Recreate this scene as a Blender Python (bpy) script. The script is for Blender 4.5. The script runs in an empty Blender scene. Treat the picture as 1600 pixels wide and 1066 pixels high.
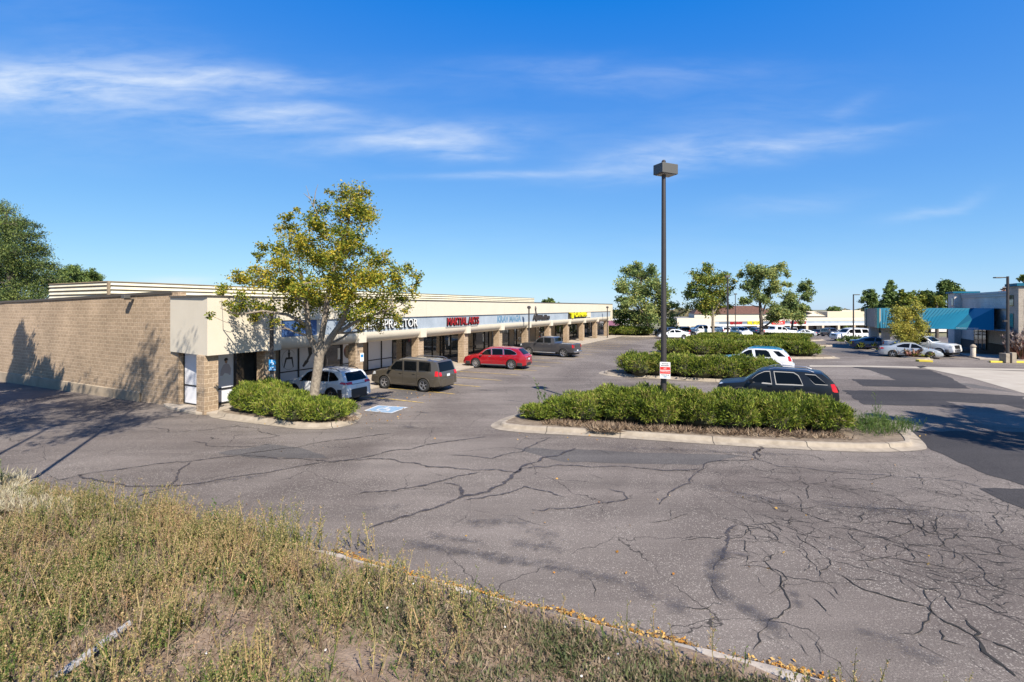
import bpy, bmesh, math, random
import numpy as np
from mathutils import Vector, Matrix
R = math.radians
random.seed(7)
rng = np.random.default_rng(7)
SC = bpy.context.scene
COL = SC.collection

# ------------------------------------------------------------------ camera
CAMH = 4.8
F = 750.0          # focal length in pixels of the 1600 px wide photograph
cam_d = bpy.data.cameras.new("camera")
cam = bpy.data.objects.new("camera", cam_d); COL.objects.link(cam)
cam_d.sensor_width = 36; cam_d.lens = 36 * F / 1600
cam_d.shift_y = -(533 - 480) / 1600
cam_d.clip_end = 4000; cam_d.clip_start = 0.1
cam.location = (0, 0, CAMH); cam.rotation_euler = (R(90), 0, 0)
SC.camera = cam

# ------------------------------------------------------------------ world, sun, exposure
SUN_AZ = 26.0      # light travels towards (-sin, cos)
SUN_EL = 45.0
SUN_STRENGTH = 5.0
SKY_STRENGTH = 0.053
SC.view_settings.view_transform = 'Standard'
SC.view_settings.look = 'None'
SC.view_settings.gamma = 1
SC.view_settings.exposure = 1.0
def U(px): return (px - 800) / F
def V(py): return (480 - py) / F
def make_world():
    w = bpy.data.worlds.new("World"); SC.world = w; w.use_nodes = True
    nt = w.node_tree; nt.nodes.clear(); N = nt.nodes.new; L = nt.links.new
    out = N('ShaderNodeOutputWorld'); bg = N('ShaderNodeBackground')
    sky = N('ShaderNodeTexSky'); sky.sky_type = 'NISHITA'; sky.sun_disc = False
    sky.sun_elevation = R(SUN_EL)
    # the sun stands towards (+sin, -cos)
    sky.sun_rotation = R(180 - SUN_AZ)
    sky.altitude = 1600; sky.air_density = 1.0; sky.dust_density = 0.5; sky.ozone_density = 2.5
    tc = N('ShaderNodeTexCoord'); sep = N('ShaderNodeSeparateXYZ'); L(tc.outputs['Generated'], sep.inputs[0])
    def mth(op, a, b=None, clamp=False):
        m = N('ShaderNodeMath'); m.operation = op; m.use_clamp = clamp
        for i, v in enumerate((a, b)):
            if v is None: continue
            if isinstance(v, (int, float)): m.inputs[i].default_value = v
            else: L(v, m.inputs[i])
        return m.outputs[0]
    # deepen the sky's blue the way the photograph's processing does (the light it gives changes with it)
    sc_ = N('ShaderNodeSeparateColor'); L(sky.outputs[0], sc_.inputs[0]); k1 = 0.099; k2 = SKY_STRENGTH * 2 ** 1.0
    r_ = mth('MULTIPLY', mth('POWER', mth('MAXIMUM', mth('SUBTRACT', mth('MULTIPLY', sc_.outputs[0], k1), .0735), .0008), .734), .793 / k2)
    g_ = mth('MULTIPLY', mth('POWER', mth('MAXIMUM', mth('SUBTRACT', mth('MULTIPLY', sc_.outputs[1], k1), .05), .0002), .6), .975 / k2)
    b_ = mth('MULTIPLY', mth('POWER', mth('MULTIPLY', sc_.outputs[2], k1), .25), 1.08 / k2)
    hs = N('ShaderNodeCombineColor'); L(r_, hs.inputs[0]); L(g_, hs.inputs[1]); L(b_, hs.inputs[2])
    yy = mth('MAXIMUM', sep.outputs[1], 0.05)
    u = mth('DIVIDE', sep.outputs[0], yy); v = mth('DIVIDE', sep.outputs[2], yy)
    cmb = N('ShaderNodeCombineXYZ'); L(u, cmb.inputs[0]); L(v, cmb.inputs[1])
    # wispy noise, stretched sideways
    def noise(sx, sy, rot, det, rough, dist, off=0):
        mp = N('ShaderNodeMapping'); mp.inputs['Scale'].default_value = (sx, sy, 1); mp.inputs['Rotation'].default_value = (0, 0, rot)
        mp.inputs['Location'].default_value = (off, off * 1.7, 0)
        L(cmb.outputs[0], mp.inputs[0])
        n = N('ShaderNodeTexNoise'); n.inputs['Scale'].default_value = 1; n.inputs['Detail'].default_value = det
        n.inputs['Roughness'].default_value = rough; n.inputs['Distortion'].default_value = dist
        L(mp.outputs[0], n.inputs['Vector']); return n.outputs[0]
    n1 = noise(4.5, 24, R(3), 6, 0.55, 0.7)
    n2 = noise(2.6, 10, R(-6), 4, 0.5, 0.5, 3)
    n3 = noise(16, 70, R(-8), 5, 0.6, 0.4, 7)
    wob = mth('MULTIPLY', mth('SUBTRACT', n2, 0.5), 0.10)
    v2 = mth('ADD', v, wob)
    total = None
    # cx, cy, half width, half height (photograph pixels), tilt, strength
    for (cx, cy, hw, hh, rot, st) in [
        (110, 128, 330, 46, -2, 1.1), (330, 132, 300, 20, -1, .6), (-60, 150, 260, 60, 0, .5),
        (430, 182, 170, 17, 0, .95), (160, 165, 150, 20, 4, .32), (665, 216, 170, 27, 3, .95),
        (700, 230, 120, 13, 0, .5), (800, 273, 190, 7, 1, .55), (1000, 262, 170, 16, 5, .4),
        (1150, 238, 230, 20, 5, .66), (1310, 212, 150, 13, 8, .35), (1120, 205, 300, 60, 7, .22),
        (960, 118, 330, 34, 0, .28), (1330, 168, 60, 14, 28, .2), (1235, 322, 130, 20, 6, .26),
        (1462, 324, 85, 12, 16, .42), (400, 215, 420, 50, 2, .22), (180, 60, 300, 70, -20, .14),
        (280, 441, 75, 9, 0, 1.1), (1000, 420, 900, 90, 0, .10)]:
        du = mth('SUBTRACT', u, U(cx)); dv = mth('SUBTRACT', v2 if hh > 10 and cy < 430 else v, V(cy))
        c, s = math.cos(R(rot)), math.sin(R(rot))
        a = mth('ADD', mth('MULTIPLY', du, c), mth('MULTIPLY', dv, s))
        b = mth('SUBTRACT', mth('MULTIPLY', dv, c), mth('MULTIPLY', du, s))
        a = mth('DIVIDE', a, hw / F); b = mth('DIVIDE', b, hh / F)
        r2 = mth('ADD', mth('MULTIPLY', a, a), mth('MULTIPLY', b, b))
        g = mth('MULTIPLY', mth('POWER', 2.718, mth('MULTIPLY', r2, -1.6)), st)
        total = g if total is None else mth('ADD', total, g)
    tex = mth('ADD', mth('MULTIPLY', n1, 1.25), mth('MULTIPLY', n3, .45))
    tex = mth('SUBTRACT', tex, 0.42)
    cl = mth('MULTIPLY', total, mth('MAXIMUM', tex, 0.0), True)
    cl = mth('MULTIPLY', cl, 0.85, True)
    front = mth('GREATER_THAN', sep.outputs[1], 0.06)
    cl = mth('MULTIPLY', cl, front)
    mix = N('ShaderNodeMix'); mix.data_type = 'RGBA'
    L(cl, mix.inputs['Factor']); L(hs.outputs[0], mix.inputs['A']); mix.inputs['B'].default_value = (8.2, 9.0, 9.9, 1)
    L(mix.outputs['Result'], bg.inputs[0]); bg.inputs[1].default_value = SKY_STRENGTH
    L(bg.outputs[0], out.inputs[0])
make_world()
sl = bpy.data.lights.new("sun", 'SUN'); so = bpy.data.objects.new("sun", sl); COL.objects.link(so)
sl.energy = SUN_STRENGTH; sl.angle = R(0.5); sl.color = (1.0, 0.925, 0.80)
LH = (-math.sin(R(SUN_AZ)), math.cos(R(SUN_AZ)))
ld = Vector((LH[0] * math.cos(R(SUN_EL)), LH[1] * math.cos(R(SUN_EL)), -math.sin(R(SUN_EL))))
so.rotation_euler = ld.to_track_quat('-Z', 'Y').to_euler(); so.location = (20, -30, 60)

# ------------------------------------------------------------------ frames of reference
CA, SA = 0.8882, 0.4595       # d = (SA, CA) runs along the shop front, n = (CA, -SA) points out of it
def W(s, q, z=0.0): return Vector((s * SA + q * CA, s * CA - q * SA, z))
def SQ(x, y): return (x * SA + y * CA, x * CA - y * SA)
KERB_S = 6.7
def ksh(q): return max(-1.1, -.088 * (q + 5.5)) if q > -5.5 else min(1.7, .12 * max(0.0, -7 - q))       # the verge bends away from the straight line towards the left
def zsq(s, q):
    z = 0.0; se = s + ksh(q)
    if se < KERB_S: z = 0.12 + 0.09 * min(KERB_S - se, 9)
    if s > 85: z -= 0.04 * (min(s, 190) - 85)
    if q < -25: z -= 0.0125 * min(-25 - q, 30)
    return z
def zg(x, y): return zsq(*SQ(x, y))
def G(px, py, dz=0.0):
    """point where the sight line through a photograph pixel meets the ground"""
    r, t = U(px), V(py)
    lo, hi = 1.0, 400.0
    f = lambda Y: CAMH + t * Y - zg(r * Y, Y)
    Y = lo
    while Y < hi and f(Y) > 0: Y *= 1.01
    a, b = Y / 1.01, Y
    for _ in range(30):
        m = (a + b) / 2
        if f(m) > 0: a = m
        else: b = m
    return Vector((r * b, b, zg(r * b, b) + dz))
def P(px, py, Y): return Vector((U(px) * Y, Y, CAMH + V(py) * Y))

# ------------------------------------------------------------------ tagging
def tag(o, label=None, cat=None, group=None, kind=None):
    if label: o['label'] = label
    if cat: o['category'] = cat
    if group: o['group'] = group
    if kind: o['kind'] = kind
    return o
def empty(name, loc=(0, 0, 0), rz=0.0):
    o = bpy.data.objects.new(name, None); COL.objects.link(o)
    o.location = loc; o.rotation_euler = (0, 0, rz); o.empty_display_size = .3
    return o
def copy_tree(o, parent=None):
    c = o.copy(); COL.objects.link(c)
    if parent: c.parent = parent
    for ch in list(o.children): copy_tree(ch, c)
    return c

# ------------------------------------------------------------------ materials
def mat(name, col, rough=.8, var=0.0, scale=4.0, metal=0.0, bump=0.0, bscale=30.0, spec=.5, col2=None, coat=0.0, streak=0.0, trans=0.0, detail=5):
    if metal < .25: col = A3(col); col2 = A3(col2) if col2 else None
    m = bpy.data.materials.new(name); m.use_nodes = True
    nt = m.node_tree; N = nt.nodes.new; L = nt.links.new
    b = nt.nodes['Principled BSDF']
    b.inputs['Base Color'].default_value = (*col, 1); b.inputs['Roughness'].default_value = rough
    b.inputs['Metallic'].default_value = metal; b.inputs['Specular IOR Level'].default_value = spec
    if coat: b.inputs['Coat Weight'].default_value = coat; b.inputs['Coat Roughness'].default_value = .05
    if trans: b.inputs['Transmission Weight'].default_value = trans
    geo = N('ShaderNodeNewGeometry')
    if var or col2:
        n = N('ShaderNodeTexNoise'); n.inputs['Scale'].default_value = scale; n.inputs['Detail'].default_value = detail; n.inputs['Roughness'].default_value = .6
        L(geo.outputs['Position'], n.inputs['Vector'])
        r = N('ShaderNodeValToRGB'); r.color_ramp.elements[0].position = .3; r.color_ramp.elements[1].position = .7
        c2 = col2 if col2 else tuple(min(1, c * (1 + var)) for c in col)
        c1 = col if col2 else tuple(c * (1 - var) for c in col)
        r.color_ramp.elements[0].color = (*c1, 1); r.color_ramp.elements[1].color = (*c2, 1)
        L(n.outputs[0], r.inputs[0]); L(r.outputs[0], b.inputs['Base Color'])
    if streak:
        mp = N('ShaderNodeMapping'); mp.inputs['Scale'].default_value = (5, 5, .35); L(geo.outputs['Position'], mp.inputs[0])
        n = N('ShaderNodeTexNoise'); n.inputs['Scale'].default_value = 1; n.inputs['Detail'].default_value = 6; L(mp.outputs[0], n.inputs['Vector'])
        r3 = N('ShaderNodeMapRange'); r3.inputs[1].default_value = .35; r3.inputs[2].default_value = .7; r3.inputs[3].default_value = 1; r3.inputs[4].default_value = 1 - streak
        L(n.outputs[0], r3.inputs[0]); sc3 = N('ShaderNodeVectorMath'); sc3.operation = 'SCALE'; L(r.outputs[0], sc3.inputs[0]); L(r3.outputs[0], sc3.inputs['Scale']); L(sc3.outputs[0], b.inputs['Base Color'])
    if bump:
        n = N('ShaderNodeTexNoise'); n.inputs['Scale'].default_value = bscale; n.inputs['Detail'].default_value = 6
        L(geo.outputs['Position'], n.inputs['Vector'])
        bp = N('ShaderNodeBump'); bp.inputs['Strength'].default_value = bump; bp.inputs['Distance'].default_value = .02
        L(n.outputs[0], bp.inputs['Height']); L(bp.outputs[0], b.inputs['Normal'])
    return m
def leafmat(name, cols, rough=.6, trans=.35, pscale=.5):
    """foliage: colour differs from leaf to leaf and slowly through the crown"""
    cols = [A3(c) for c in cols]
    m = bpy.data.materials.new(name); m.use_nodes = True
    nt = m.node_tree; N = nt.nodes.new; L = nt.links.new
    b = nt.nodes['Principled BSDF']; out = nt.nodes['Material Output']
    b.inputs['Roughness'].default_value = rough; b.inputs['Specular IOR Level'].default_value = .25
    geo = N('ShaderNodeNewGeometry'); n = N('ShaderNodeTexNoise'); n.inputs['Scale'].default_value = pscale; n.inputs['Detail'].default_value = 3
    L(geo.outputs['Position'], n.inputs['Vector'])
    mm = N('ShaderNodeMath'); mm.operation = 'MULTIPLY_ADD'; mm.inputs[1].default_value = .6; mm.inputs[2].default_value = -.30
    L(geo.outputs['Random Per Island'], mm.inputs[0])
    ad = N('ShaderNodeMath'); ad.operation = 'ADD'; L(mm.outputs[0], ad.inputs[0]); L(n.outputs[0], ad.inputs[1])
    r = N('ShaderNodeValToRGB'); cr = r.color_ramp
    cr.elements[0].position = .18; cr.elements[1].position = .82
    cr.elements[0].color = (*cols[0], 1); cr.elements[1].color = (*cols[-1], 1)
    for i, c in enumerate(cols[1:-1]):
        e = cr.elements.new(.18 + .64 * (i + 1) / (len(cols) - 1)); e.color = (*c, 1)
    L(ad.outputs[0], r.inputs[0]); L(r.outputs[0], b.inputs['Base Color'])
    if trans:
        t = N('ShaderNodeBsdfTranslucent'); L(r.outputs[0], t.inputs[0])
        mx = N('ShaderNodeMixShader'); mx.inputs[0].default_value = trans
        L(b.outputs[0], mx.inputs[1]); L(t.outputs[0], mx.inputs[2]); L(mx.outputs[0], out.inputs[0])
    return m
def blockmat(name, c1, c2, mortar, bw=.4, bh=.2, ms=.012, bump=.6):
    c1, c2, mortar = A3(c1), A3(c2), A3(mortar)
    m = bpy.data.materials.new(name); m.use_nodes = True
    nt = m.node_tree; N = nt.nodes.new; L = nt.links.new
    b = nt.nodes['Principled BSDF']; b.inputs['Roughness'].default_value = .92; b.inputs['Specular IOR Level'].default_value = .2
    uv = N('ShaderNodeUVMap'); uv.uv_map = 'UVMap'
    br = N('ShaderNodeTexBrick'); br.inputs['Scale'].default_value = 1; br.inputs['Brick Width'].default_value = bw; br.inputs['Row Height'].default_value = bh
    br.inputs['Mortar Size'].default_value = ms; br.inputs['Mortar Smooth'].default_value = .3; br.inputs['Bias'].default_value = 0
    br.inputs['Color1'].default_value = (*c1, 1); br.inputs['Color2'].default_value = (*c2, 1); br.inputs['Mortar'].default_value = (*mortar, 1)
    L(uv.outputs[0], br.inputs[0])
    geo = N('ShaderNodeNewGeometry')
    n = N('ShaderNodeTexNoise'); n.inputs['Scale'].default_value = 13; n.inputs['Detail'].default_value = 6; n.inputs['Roughness'].default_value = .7
    L(geo.outputs['Position'], n.inputs['Vector'])
    n2 = N('ShaderNodeTexNoise'); n2.inputs['Scale'].default_value = .35; n2.inputs['Detail'].default_value = 4
    L(geo.outputs['Position'], n2.inputs['Vector'])
    r = N('ShaderNodeMapRange'); r.inputs[1].default_value = .3; r.inputs[2].default_value = .7; r.inputs[3].default_value = .72; r.inputs[4].default_value = 1.25
    L(n.outputs[0], r.inputs[0])
    r2 = N('ShaderNodeMapRange'); r2.inputs[1].default_value = .3; r2.inputs[2].default_value = .7; r2.inputs[3].default_value = .80; r2.inputs[4].default_value = 1.12
    L(n2.outputs[0], r2.inputs[0])
    mu = N('ShaderNodeMath'); mu.operation = 'MULTIPLY'; L(r.outputs[0], mu.inputs[0]); L(r2.outputs[0], mu.inputs[1])
    mx = N('ShaderNodeVectorMath'); mx.operation = 'SCALE'; L(br.outputs[0], mx.inputs[0]); L(mu.outputs[0], mx.inputs['Scale'])
    L(mx.outputs[0], b.inputs['Base Color'])
    hh = N('ShaderNodeMath'); hh.operation = 'MULTIPLY_ADD'; hh.inputs[1].default_value = -1.0; L(br.outputs['Fac'], hh.inputs[0]); L(n.outputs[0], hh.inputs[2])
    bp = N('ShaderNodeBump'); bp.inputs['Strength'].default_value = bump; bp.inputs['Distance'].default_value = .03
    L(hh.outputs[0], bp.inputs['Height']); L(bp.outputs[0], b.inputs['Normal'])
    return m
def asphaltmat(name, ca, cb, fleck, cracks=True, rough=.9, fl=.6):
    ca, cb, fleck = A3(ca), A3(cb), A3(fleck)
    m = bpy.data.materials.new(name); m.use_nodes = True
    nt = m.node_tree; N = nt.nodes.new; L = nt.links.new
    b = nt.nodes['Principled BSDF']; b.inputs['Roughness'].default_value = rough; b.inputs['Specular IOR Level'].default_value = .25
    geo = N('ShaderNodeNewGeometry'); pos = geo.outputs['Position']
    def nz(sc, det=4, ro=.6, vec=pos, dist=0):
        n = N('ShaderNodeTexNoise'); n.inputs['Scale'].default_value = sc; n.inputs['Detail'].default_value = det; n.inputs['Roughness'].default_value = ro
        n.inputs['Distortion'].default_value = dist
        L(vec, n.inputs['Vector']); return n
    def mr(v, a, bb, c, d):
        r = N('ShaderNodeMapRange'); r.inputs[1].default_value = a; r.inputs[2].default_value = bb; r.inputs[3].default_value = c; r.inputs[4].default_value = d
        L(v, r.inputs[0]); return r.outputs[0]
    def mul(a, c):
        x = N('ShaderNodeMath'); x.operation = 'MULTIPLY'; L(a, x.inputs[0])
        if isinstance(c, (int, float)): x.inputs[1].default_value = c
        else: L(c, x.inputs[1])
        return x.outputs[0]
    def mixc(f, a, c):
        x = N('ShaderNodeMix'); x.data_type = 'RGBA'; L(f, x.inputs['Factor'])
        for v, k in ((a, 'A'), (c, 'B')):
            if isinstance(v, tuple): x.inputs[k].default_value = (*v, 1)
            else: L(v, x.inputs[k])
        return x.outputs['Result']
    big = nz(.13, 5, .55, dist=.6)
    base = mixc(mr(big.outputs[0], .38, .62, 0, 1), ca, cb)
    # worn lanes and smears, long in the driving direction
    mp = N('ShaderNodeMapping'); mp.inputs['Rotation'].default_value = (0, 0, R(-20)); mp.inputs['Scale'].default_value = (.12, 1.1, 1); L(pos, mp.inputs[0])
    sm = nz(1, 5, .65, mp.outputs[0])
    sc = N('ShaderNodeVectorMath'); sc.operation = 'SCALE'; L(base, sc.inputs[0]); L(mr(sm.outputs[0], .3, .7, .80, 1.20), sc.inputs['Scale'])
    col = sc.outputs[0]
    # aggregate showing through
    vo = N('ShaderNodeTexVoronoi'); vo.inputs['Scale'].default_value = 34; vo.feature = 'F1'; L(pos, vo.inputs['Vector'])
    sepc = N('ShaderNodeSeparateColor'); L(vo.outputs['Color'], sepc.inputs[0])
    f = mul(mr(sepc.outputs[0], .58, .85, 0, 1), mr(vo.outputs['Distance'], .38, .5, 1, 0))
    f = mul(f, mr(nz(.5, 3).outputs[0], .35, .65, .25, 1))
    f = mul(f, fl)
    col = mixc(f, col, fleck)
    g = nz(52, 5, .85)
    sc2 = N('ShaderNodeVectorMath'); sc2.operation = 'SCALE'; L(col, sc2.inputs[0]); L(mr(g.outputs[0], .34, .66, .36, 1.62), sc2.inputs['Scale'])
    col = sc2.outputs[0]
    h = g.outputs[0]
    if cracks:
        wv = nz(1.3, 4, .6); sub = N('ShaderNodeVectorMath'); sub.operation = 'SCALE'; sub.inputs['Scale'].default_value = .55
        L(wv.outputs['Color'], sub.inputs[0]); add = N('ShaderNodeVectorMath'); L(pos, add.inputs[0]); L(sub.outputs[0], add.inputs[1])
        for (s_, w_, m0, m1, cx, cy, rad) in ((1.15, .008, .40, .48, 10.5, 12.0, 7.5), (.36, .0035, .44, .54, 2, 20, 200)):
            ve = N('ShaderNodeTexVoronoi'); ve.feature = 'DISTANCE_TO_EDGE'; ve.inputs['Scale'].default_value = s_; L(add.outputs[0], ve.inputs['Vector'])
            line = mr(ve.outputs['Distance'], w_ * .35, w_ * 1.3, 1, 0)
            msk = mr(nz(.45, 4, .6).outputs[0], m0, m1, 0, 1)
            d = N('ShaderNodeVectorMath'); d.operation = 'DISTANCE'; L(pos, d.inputs[0]); d.inputs[1].default_value = (cx, cy, 0)
            reg = mr(d.outputs['Value'], rad * .55, rad, 1, 0)
            k = mul(mul(line, msk), reg)
            col = mixc(mul(k, .85), col, (.018, .016, .015))
    L(col, b.inputs['Base Color'])
    bp = N('ShaderNodeBump'); bp.inputs['Strength'].default_value = .5; bp.inputs['Distance'].default_value = .008
    L(h, bp.inputs['Height']); L(bp.outputs[0], b.inputs['Normal'])
    return m

M = {}
ALB = .78     # one exposure factor for every painted or mineral surface
def A3(c): return tuple(x * ALB for x in c)
M['asphalt'] = asphaltmat('old_asphalt', (.120, .099, .088), (.202, .172, .152), (.50, .45, .39))
M['asphalt_new'] = asphaltmat('new_asphalt', (.040, .036, .037), (.054, .049, .049), (.15, .14, .13), cracks=False, fl=.4)
M['asphalt_mid'] = asphaltmat('patched_asphalt', (.092, .083, .080), (.125, .113, .107), (.3, .28, .26), cracks=False, fl=.5)
M['seal'] = mat('crack_sealant', (.062, .052, .050), .6, var=.3, scale=3)
def worn(m, lo=.42, hi=.54, sc=5, mn=.12):
    nt = m.node_tree; N = nt.nodes.new; L = nt.links.new; b = nt.nodes['Principled BSDF']; out = nt.nodes['Material Output']
    geo = N('ShaderNodeNewGeometry'); n = N('ShaderNodeTexNoise'); n.inputs['Scale'].default_value = sc; n.inputs['Detail'].default_value = 8; n.inputs['Roughness'].default_value = .75
    L(geo.outputs['Position'], n.inputs['Vector'])
    r = N('ShaderNodeMapRange'); r.inputs[1].default_value = lo; r.inputs[2].default_value = hi; r.inputs[3].default_value = mn; r.inputs[4].default_value = .95; L(n.outputs[0], r.inputs[0])
    t = N('ShaderNodeBsdfTransparent'); mx = N('ShaderNodeMixShader'); L(r.outputs[0], mx.inputs[0]); L(t.outputs[0], mx.inputs[1]); L(b.outputs[0], mx.inputs[2]); L(mx.outputs[0], out.inputs[0])
worn(M['seal'], .36, .56, 4)
M['crack'] = mat('open_crack', (.02, .018, .016), .95, var=.4, scale=5)
M['concrete'] = mat('kerb_concrete', (.25, .205, .155), .9, scale=2.8, col2=(.39, .33, .26), bump=.3, bscale=40)
M['concrete_old'] = mat('worn_kerb_concrete', (.34, .285, .235), .95, scale=3.5, col2=(.54, .47, .40), bump=.5, bscale=45)
M['walk'] = mat('walk_concrete', (.36, .30, .24), .9, scale=1.1, col2=(.45, .39, .32), bump=.2)
M['tan_road'] = mat('concrete_pan', (.36, .31, .25), .9, scale=.8, col2=(.46, .41, .34), bump=.2)
M['soil'] = mat('dry_soil', (.17, .115, .08), 1, scale=4, col2=(.32, .235, .17), bump=1.0, bscale=25)
M['mulch'] = mat('mulch_soil', (.13, .095, .07), 1, scale=5, col2=(.27, .21, .15), bump=1.0, bscale=30)
M['field'] = mat('far_field', (.12, .13, .06), 1, scale=.05, col2=(.22, .19, .11))
M['block'] = blockmat('split_face_block', (.47, .345, .235), (.38, .278, .186), (.70, .55, .40))
M['stucco'] = mat('cream_stucco', (.70, .625, .505), .9, streak=.02, var=.035, scale=.8, bump=.15, bscale=60)
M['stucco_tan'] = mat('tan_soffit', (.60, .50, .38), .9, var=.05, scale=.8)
M['band'] = mat('faded_blue_band', (.31, .37, .44), .8, streak=.10, scale=.9, col2=(.43, .49, .56))
M['band_dark'] = mat('blue_panel', (.035, .09, .24), .6, scale=1.2, col2=(.06, .13, .30))
M['ghost'] = mat('ghost_lettering', (.09, .21, .34), .8, scale=3, col2=(.17, .30, .42))
M['coping'] = mat('brown_coping', (.10, .085, .07), .6)
M['roof'] = mat('roof_membrane', (.25, .23, .21), .9, var=.15)
M['screen'] = mat('cream_roof_screen', (.62, .56, .40), .6, scale=1.5, col2=(.74, .69, .54))
M['screen_brown'] = mat('screen_edge', (.30, .23, .15), .8)  # darker brown tone for louvre undersides, caps and posts
M['alu'] = mat('bronze_frame', (.018, .017, .018), .35, metal=.3)
M['glass'] = mat('dark_shop_glass', (.040, .046, .050), .05, spec=1.0, var=.5, scale=.7)
M['whitefilm'] = mat('white_window_film', (.80, .80, .84), .35, var=.03, scale=1)
M['inside'] = mat('shop_interior', (.05, .045, .042), .9, var=.5, scale=1.2)
M['tanwall'] = mat('tan_shop_wall', (.32, .25, .18), .9, var=.1)
M['white'] = mat('white_paint', (.80, .80, .78), .5)
M['black'] = mat('black_paint', (.012, .012, .013), .4)
M['red'] = mat('red_letter', (.42, .015, .02), .35)
M['redface'] = mat('red_sign_face', (.75, .04, .03), .4)
M['yellow'] = mat('yellow_letter', (.80, .72, .02), .4)
M['blue'] = mat('blue_sign', (.02, .25, .60), .4)
M['blue_paint'] = mat('blue_ground_paint', (.14, .25, .40), .9, scale=9, col2=(.30, .42, .55))
M['white_paint'] = mat('worn_white_paint', (.42, .44, .47), .9, scale=8, col2=(.62, .63, .64))
M['line'] = mat('worn_yellow_line', (.46, .33, .11), .9, scale=3, col2=(.75, .50, .11))
worn(M['line'], .36, .50, 6, .3)
M['kerb_yellow'] = mat('yellow_kerb_paint', (.70, .55, .07), .8, var=.1)
M['pole'] = mat('bronze_pole', (.050, .043, .042), .45, metal=.35, var=.1, spec=.6)
M['pole_grey'] = mat('grey_pole', (.35, .34, .32), .5)
M['lamp_metal'] = mat('lamp_housing', (.10, .095, .085), .5, metal=.3)
M['lens'] = mat('lamp_lens', (.42, .40, .36), .25)
M['bark'] = mat('tree_bark', (.15, .12, .095), .95, scale=9, col2=(.38, .32, .25), bump=1.0, bscale=14)
M['bark_dark'] = mat('dark_bark', (.07, .055, .045), .95, scale=6, col2=(.15, .125, .10), bump=.8, bscale=14)
M['wood'] = mat('weathered_stake', (.30, .28, .27), .9, scale=14, col2=(.48, .46, .45), bump=.8, bscale=40)
M['leaf_ash'] = leafmat('autumn_ash_leaves', [(.07, .11, .012), (.14, .20, .02), (.27, .30, .03), (.46, .36, .03), (.58, .46, .06)], trans=.38, pscale=.55)
M['leaf_green'] = leafmat('green_leaves', [(.07, .12, .02), (.13, .20, .035), (.24, .28, .05), (.42, .36, .06)], trans=.3, pscale=.3)
M['leaf_blue'] = leafmat('grey_green_leaves', [(.09, .15, .05), (.19, .27, .08), (.33, .39, .13), (.44, .42, .12)], trans=.38, pscale=.3)
M['leaf_gold'] = leafmat('gold_green_leaves', [(.16, .19, .03), (.38, .36, .06), (.58, .48, .10)], trans=.3, pscale=.8)
M['leaf_dark'] = leafmat('evergreen_leaves', [(.05, .09, .025), (.11, .17, .04), (.22, .28, .07)], trans=.12, pscale=.4)
M['leaf_pine'] = leafmat('pine_needles', [(.025, .055, .018), (.08, .125, .03), (.27, .31, .08)], trans=.2, pscale=.7)
M['juniper'] = leafmat('juniper_sprays', [(.035, .06, .012), (.085, .135, .018), (.18, .255, .028), (.36, .42, .05), (.38, .32, .10)], trans=.28, pscale=1.6)
M['juniper_core'] = mat('juniper_shade_core', (.035, .045, .016), 1, scale=6, col2=(.07, .06, .035))
M['dead'] = leafmat('dead_twigs', [(.14, .09, .06), (.26, .18, .12), (.38, .29, .20)], trans=.1, pscale=2)
M['weed'] = leafmat('dry_weeds', [(.075, .12, .025), (.20, .23, .06), (.39, .32, .13), (.58, .42, .22), (.46, .28, .17)], trans=.25, pscale=1.1)
M['weed_green'] = leafmat('green_weeds', [(.06, .12, .025), (.12, .20, .045), (.24, .30, .08)], trans=.3, pscale=1.5)
M['lowweed'] = leafmat('low_weeds', [(.075, .10, .04), (.15, .17, .07), (.25, .19, .13), (.38, .29, .20)], trans=.2, pscale=1.5)
M['fluff'] = leafmat('dry_seed_heads', [(.34, .29, .17), (.50, .44, .30), (.62, .56, .42)], trans=.2, pscale=2)
M['litter'] = leafmat('fallen_leaves', [(.30, .12, .02), (.52, .24, .04), (.62, .38, .10), (.42, .30, .17)], trans=.15, pscale=3)
M['redgrass'] = leafmat('reddish_shrub', [(.10, .10, .04), (.25, .13, .08), (.40, .16, .13)], trans=.2, pscale=2)
M['plume'] = leafmat('pale_grass_plumes', [(.22, .15, .13), (.42, .32, .28), (.58, .48, .42)], trans=.2, pscale=2)
M['stone_shade'] = blockmat('shade_lifted_block', (.84, .74, .66), (.76, .67, .60), (.90, .81, .73), bw=.4, bh=.2, bump=.3)  # shaded copy of the stone, paler to make up for weak skylight
M['stone_lit'] = blockmat('sunlit_block', (.50, .43, .36), (.44, .38, .31), (.55, .48, .40), bw=.4, bh=.2, bump=.3)  # sunlit copy of the same stone
M['stone_dark'] = mat('dark_base_block', (.10, .085, .075), .9, var=.2, scale=3)
M['teal'] = mat('teal_metal_roof', (.008, .135, .225), .6, var=.05, scale=2, spec=.2)
M['teal_dark'] = mat('teal_shade_and_trim', (.02, .14, .18), .4)  # copy of teal toned for the shaded side slope, also used on trim
M['brownroof'] = mat('brown_shingles', (.08, .035, .025), .9, scale=2, col2=(.15, .07, .05))
M['yellowroof'] = mat('yellow_stucco', (.64, .55, .40), .9, var=.05)
M['fargrey'] = mat('grey_stucco', (.60, .57, .55), .9, var=.05)
M['farblue'] = mat('slate_band', (.14, .18, .24), .8, var=.1)
M['purple'] = mat('purple_awning', (.17, .06, .10), .8, var=.1)
M['tyre'] = mat('tyre_rubber', (.018, .018, .019), .85)
M['rim'] = mat('alloy_rim', (.50, .50, .52), .28, metal=.85)
M['rimdark'] = mat('grey_rim', (.22, .22, .23), .35, metal=.7)
M['trim'] = mat('black_plastic_trim', (.028, .028, .03), .6)
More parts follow.
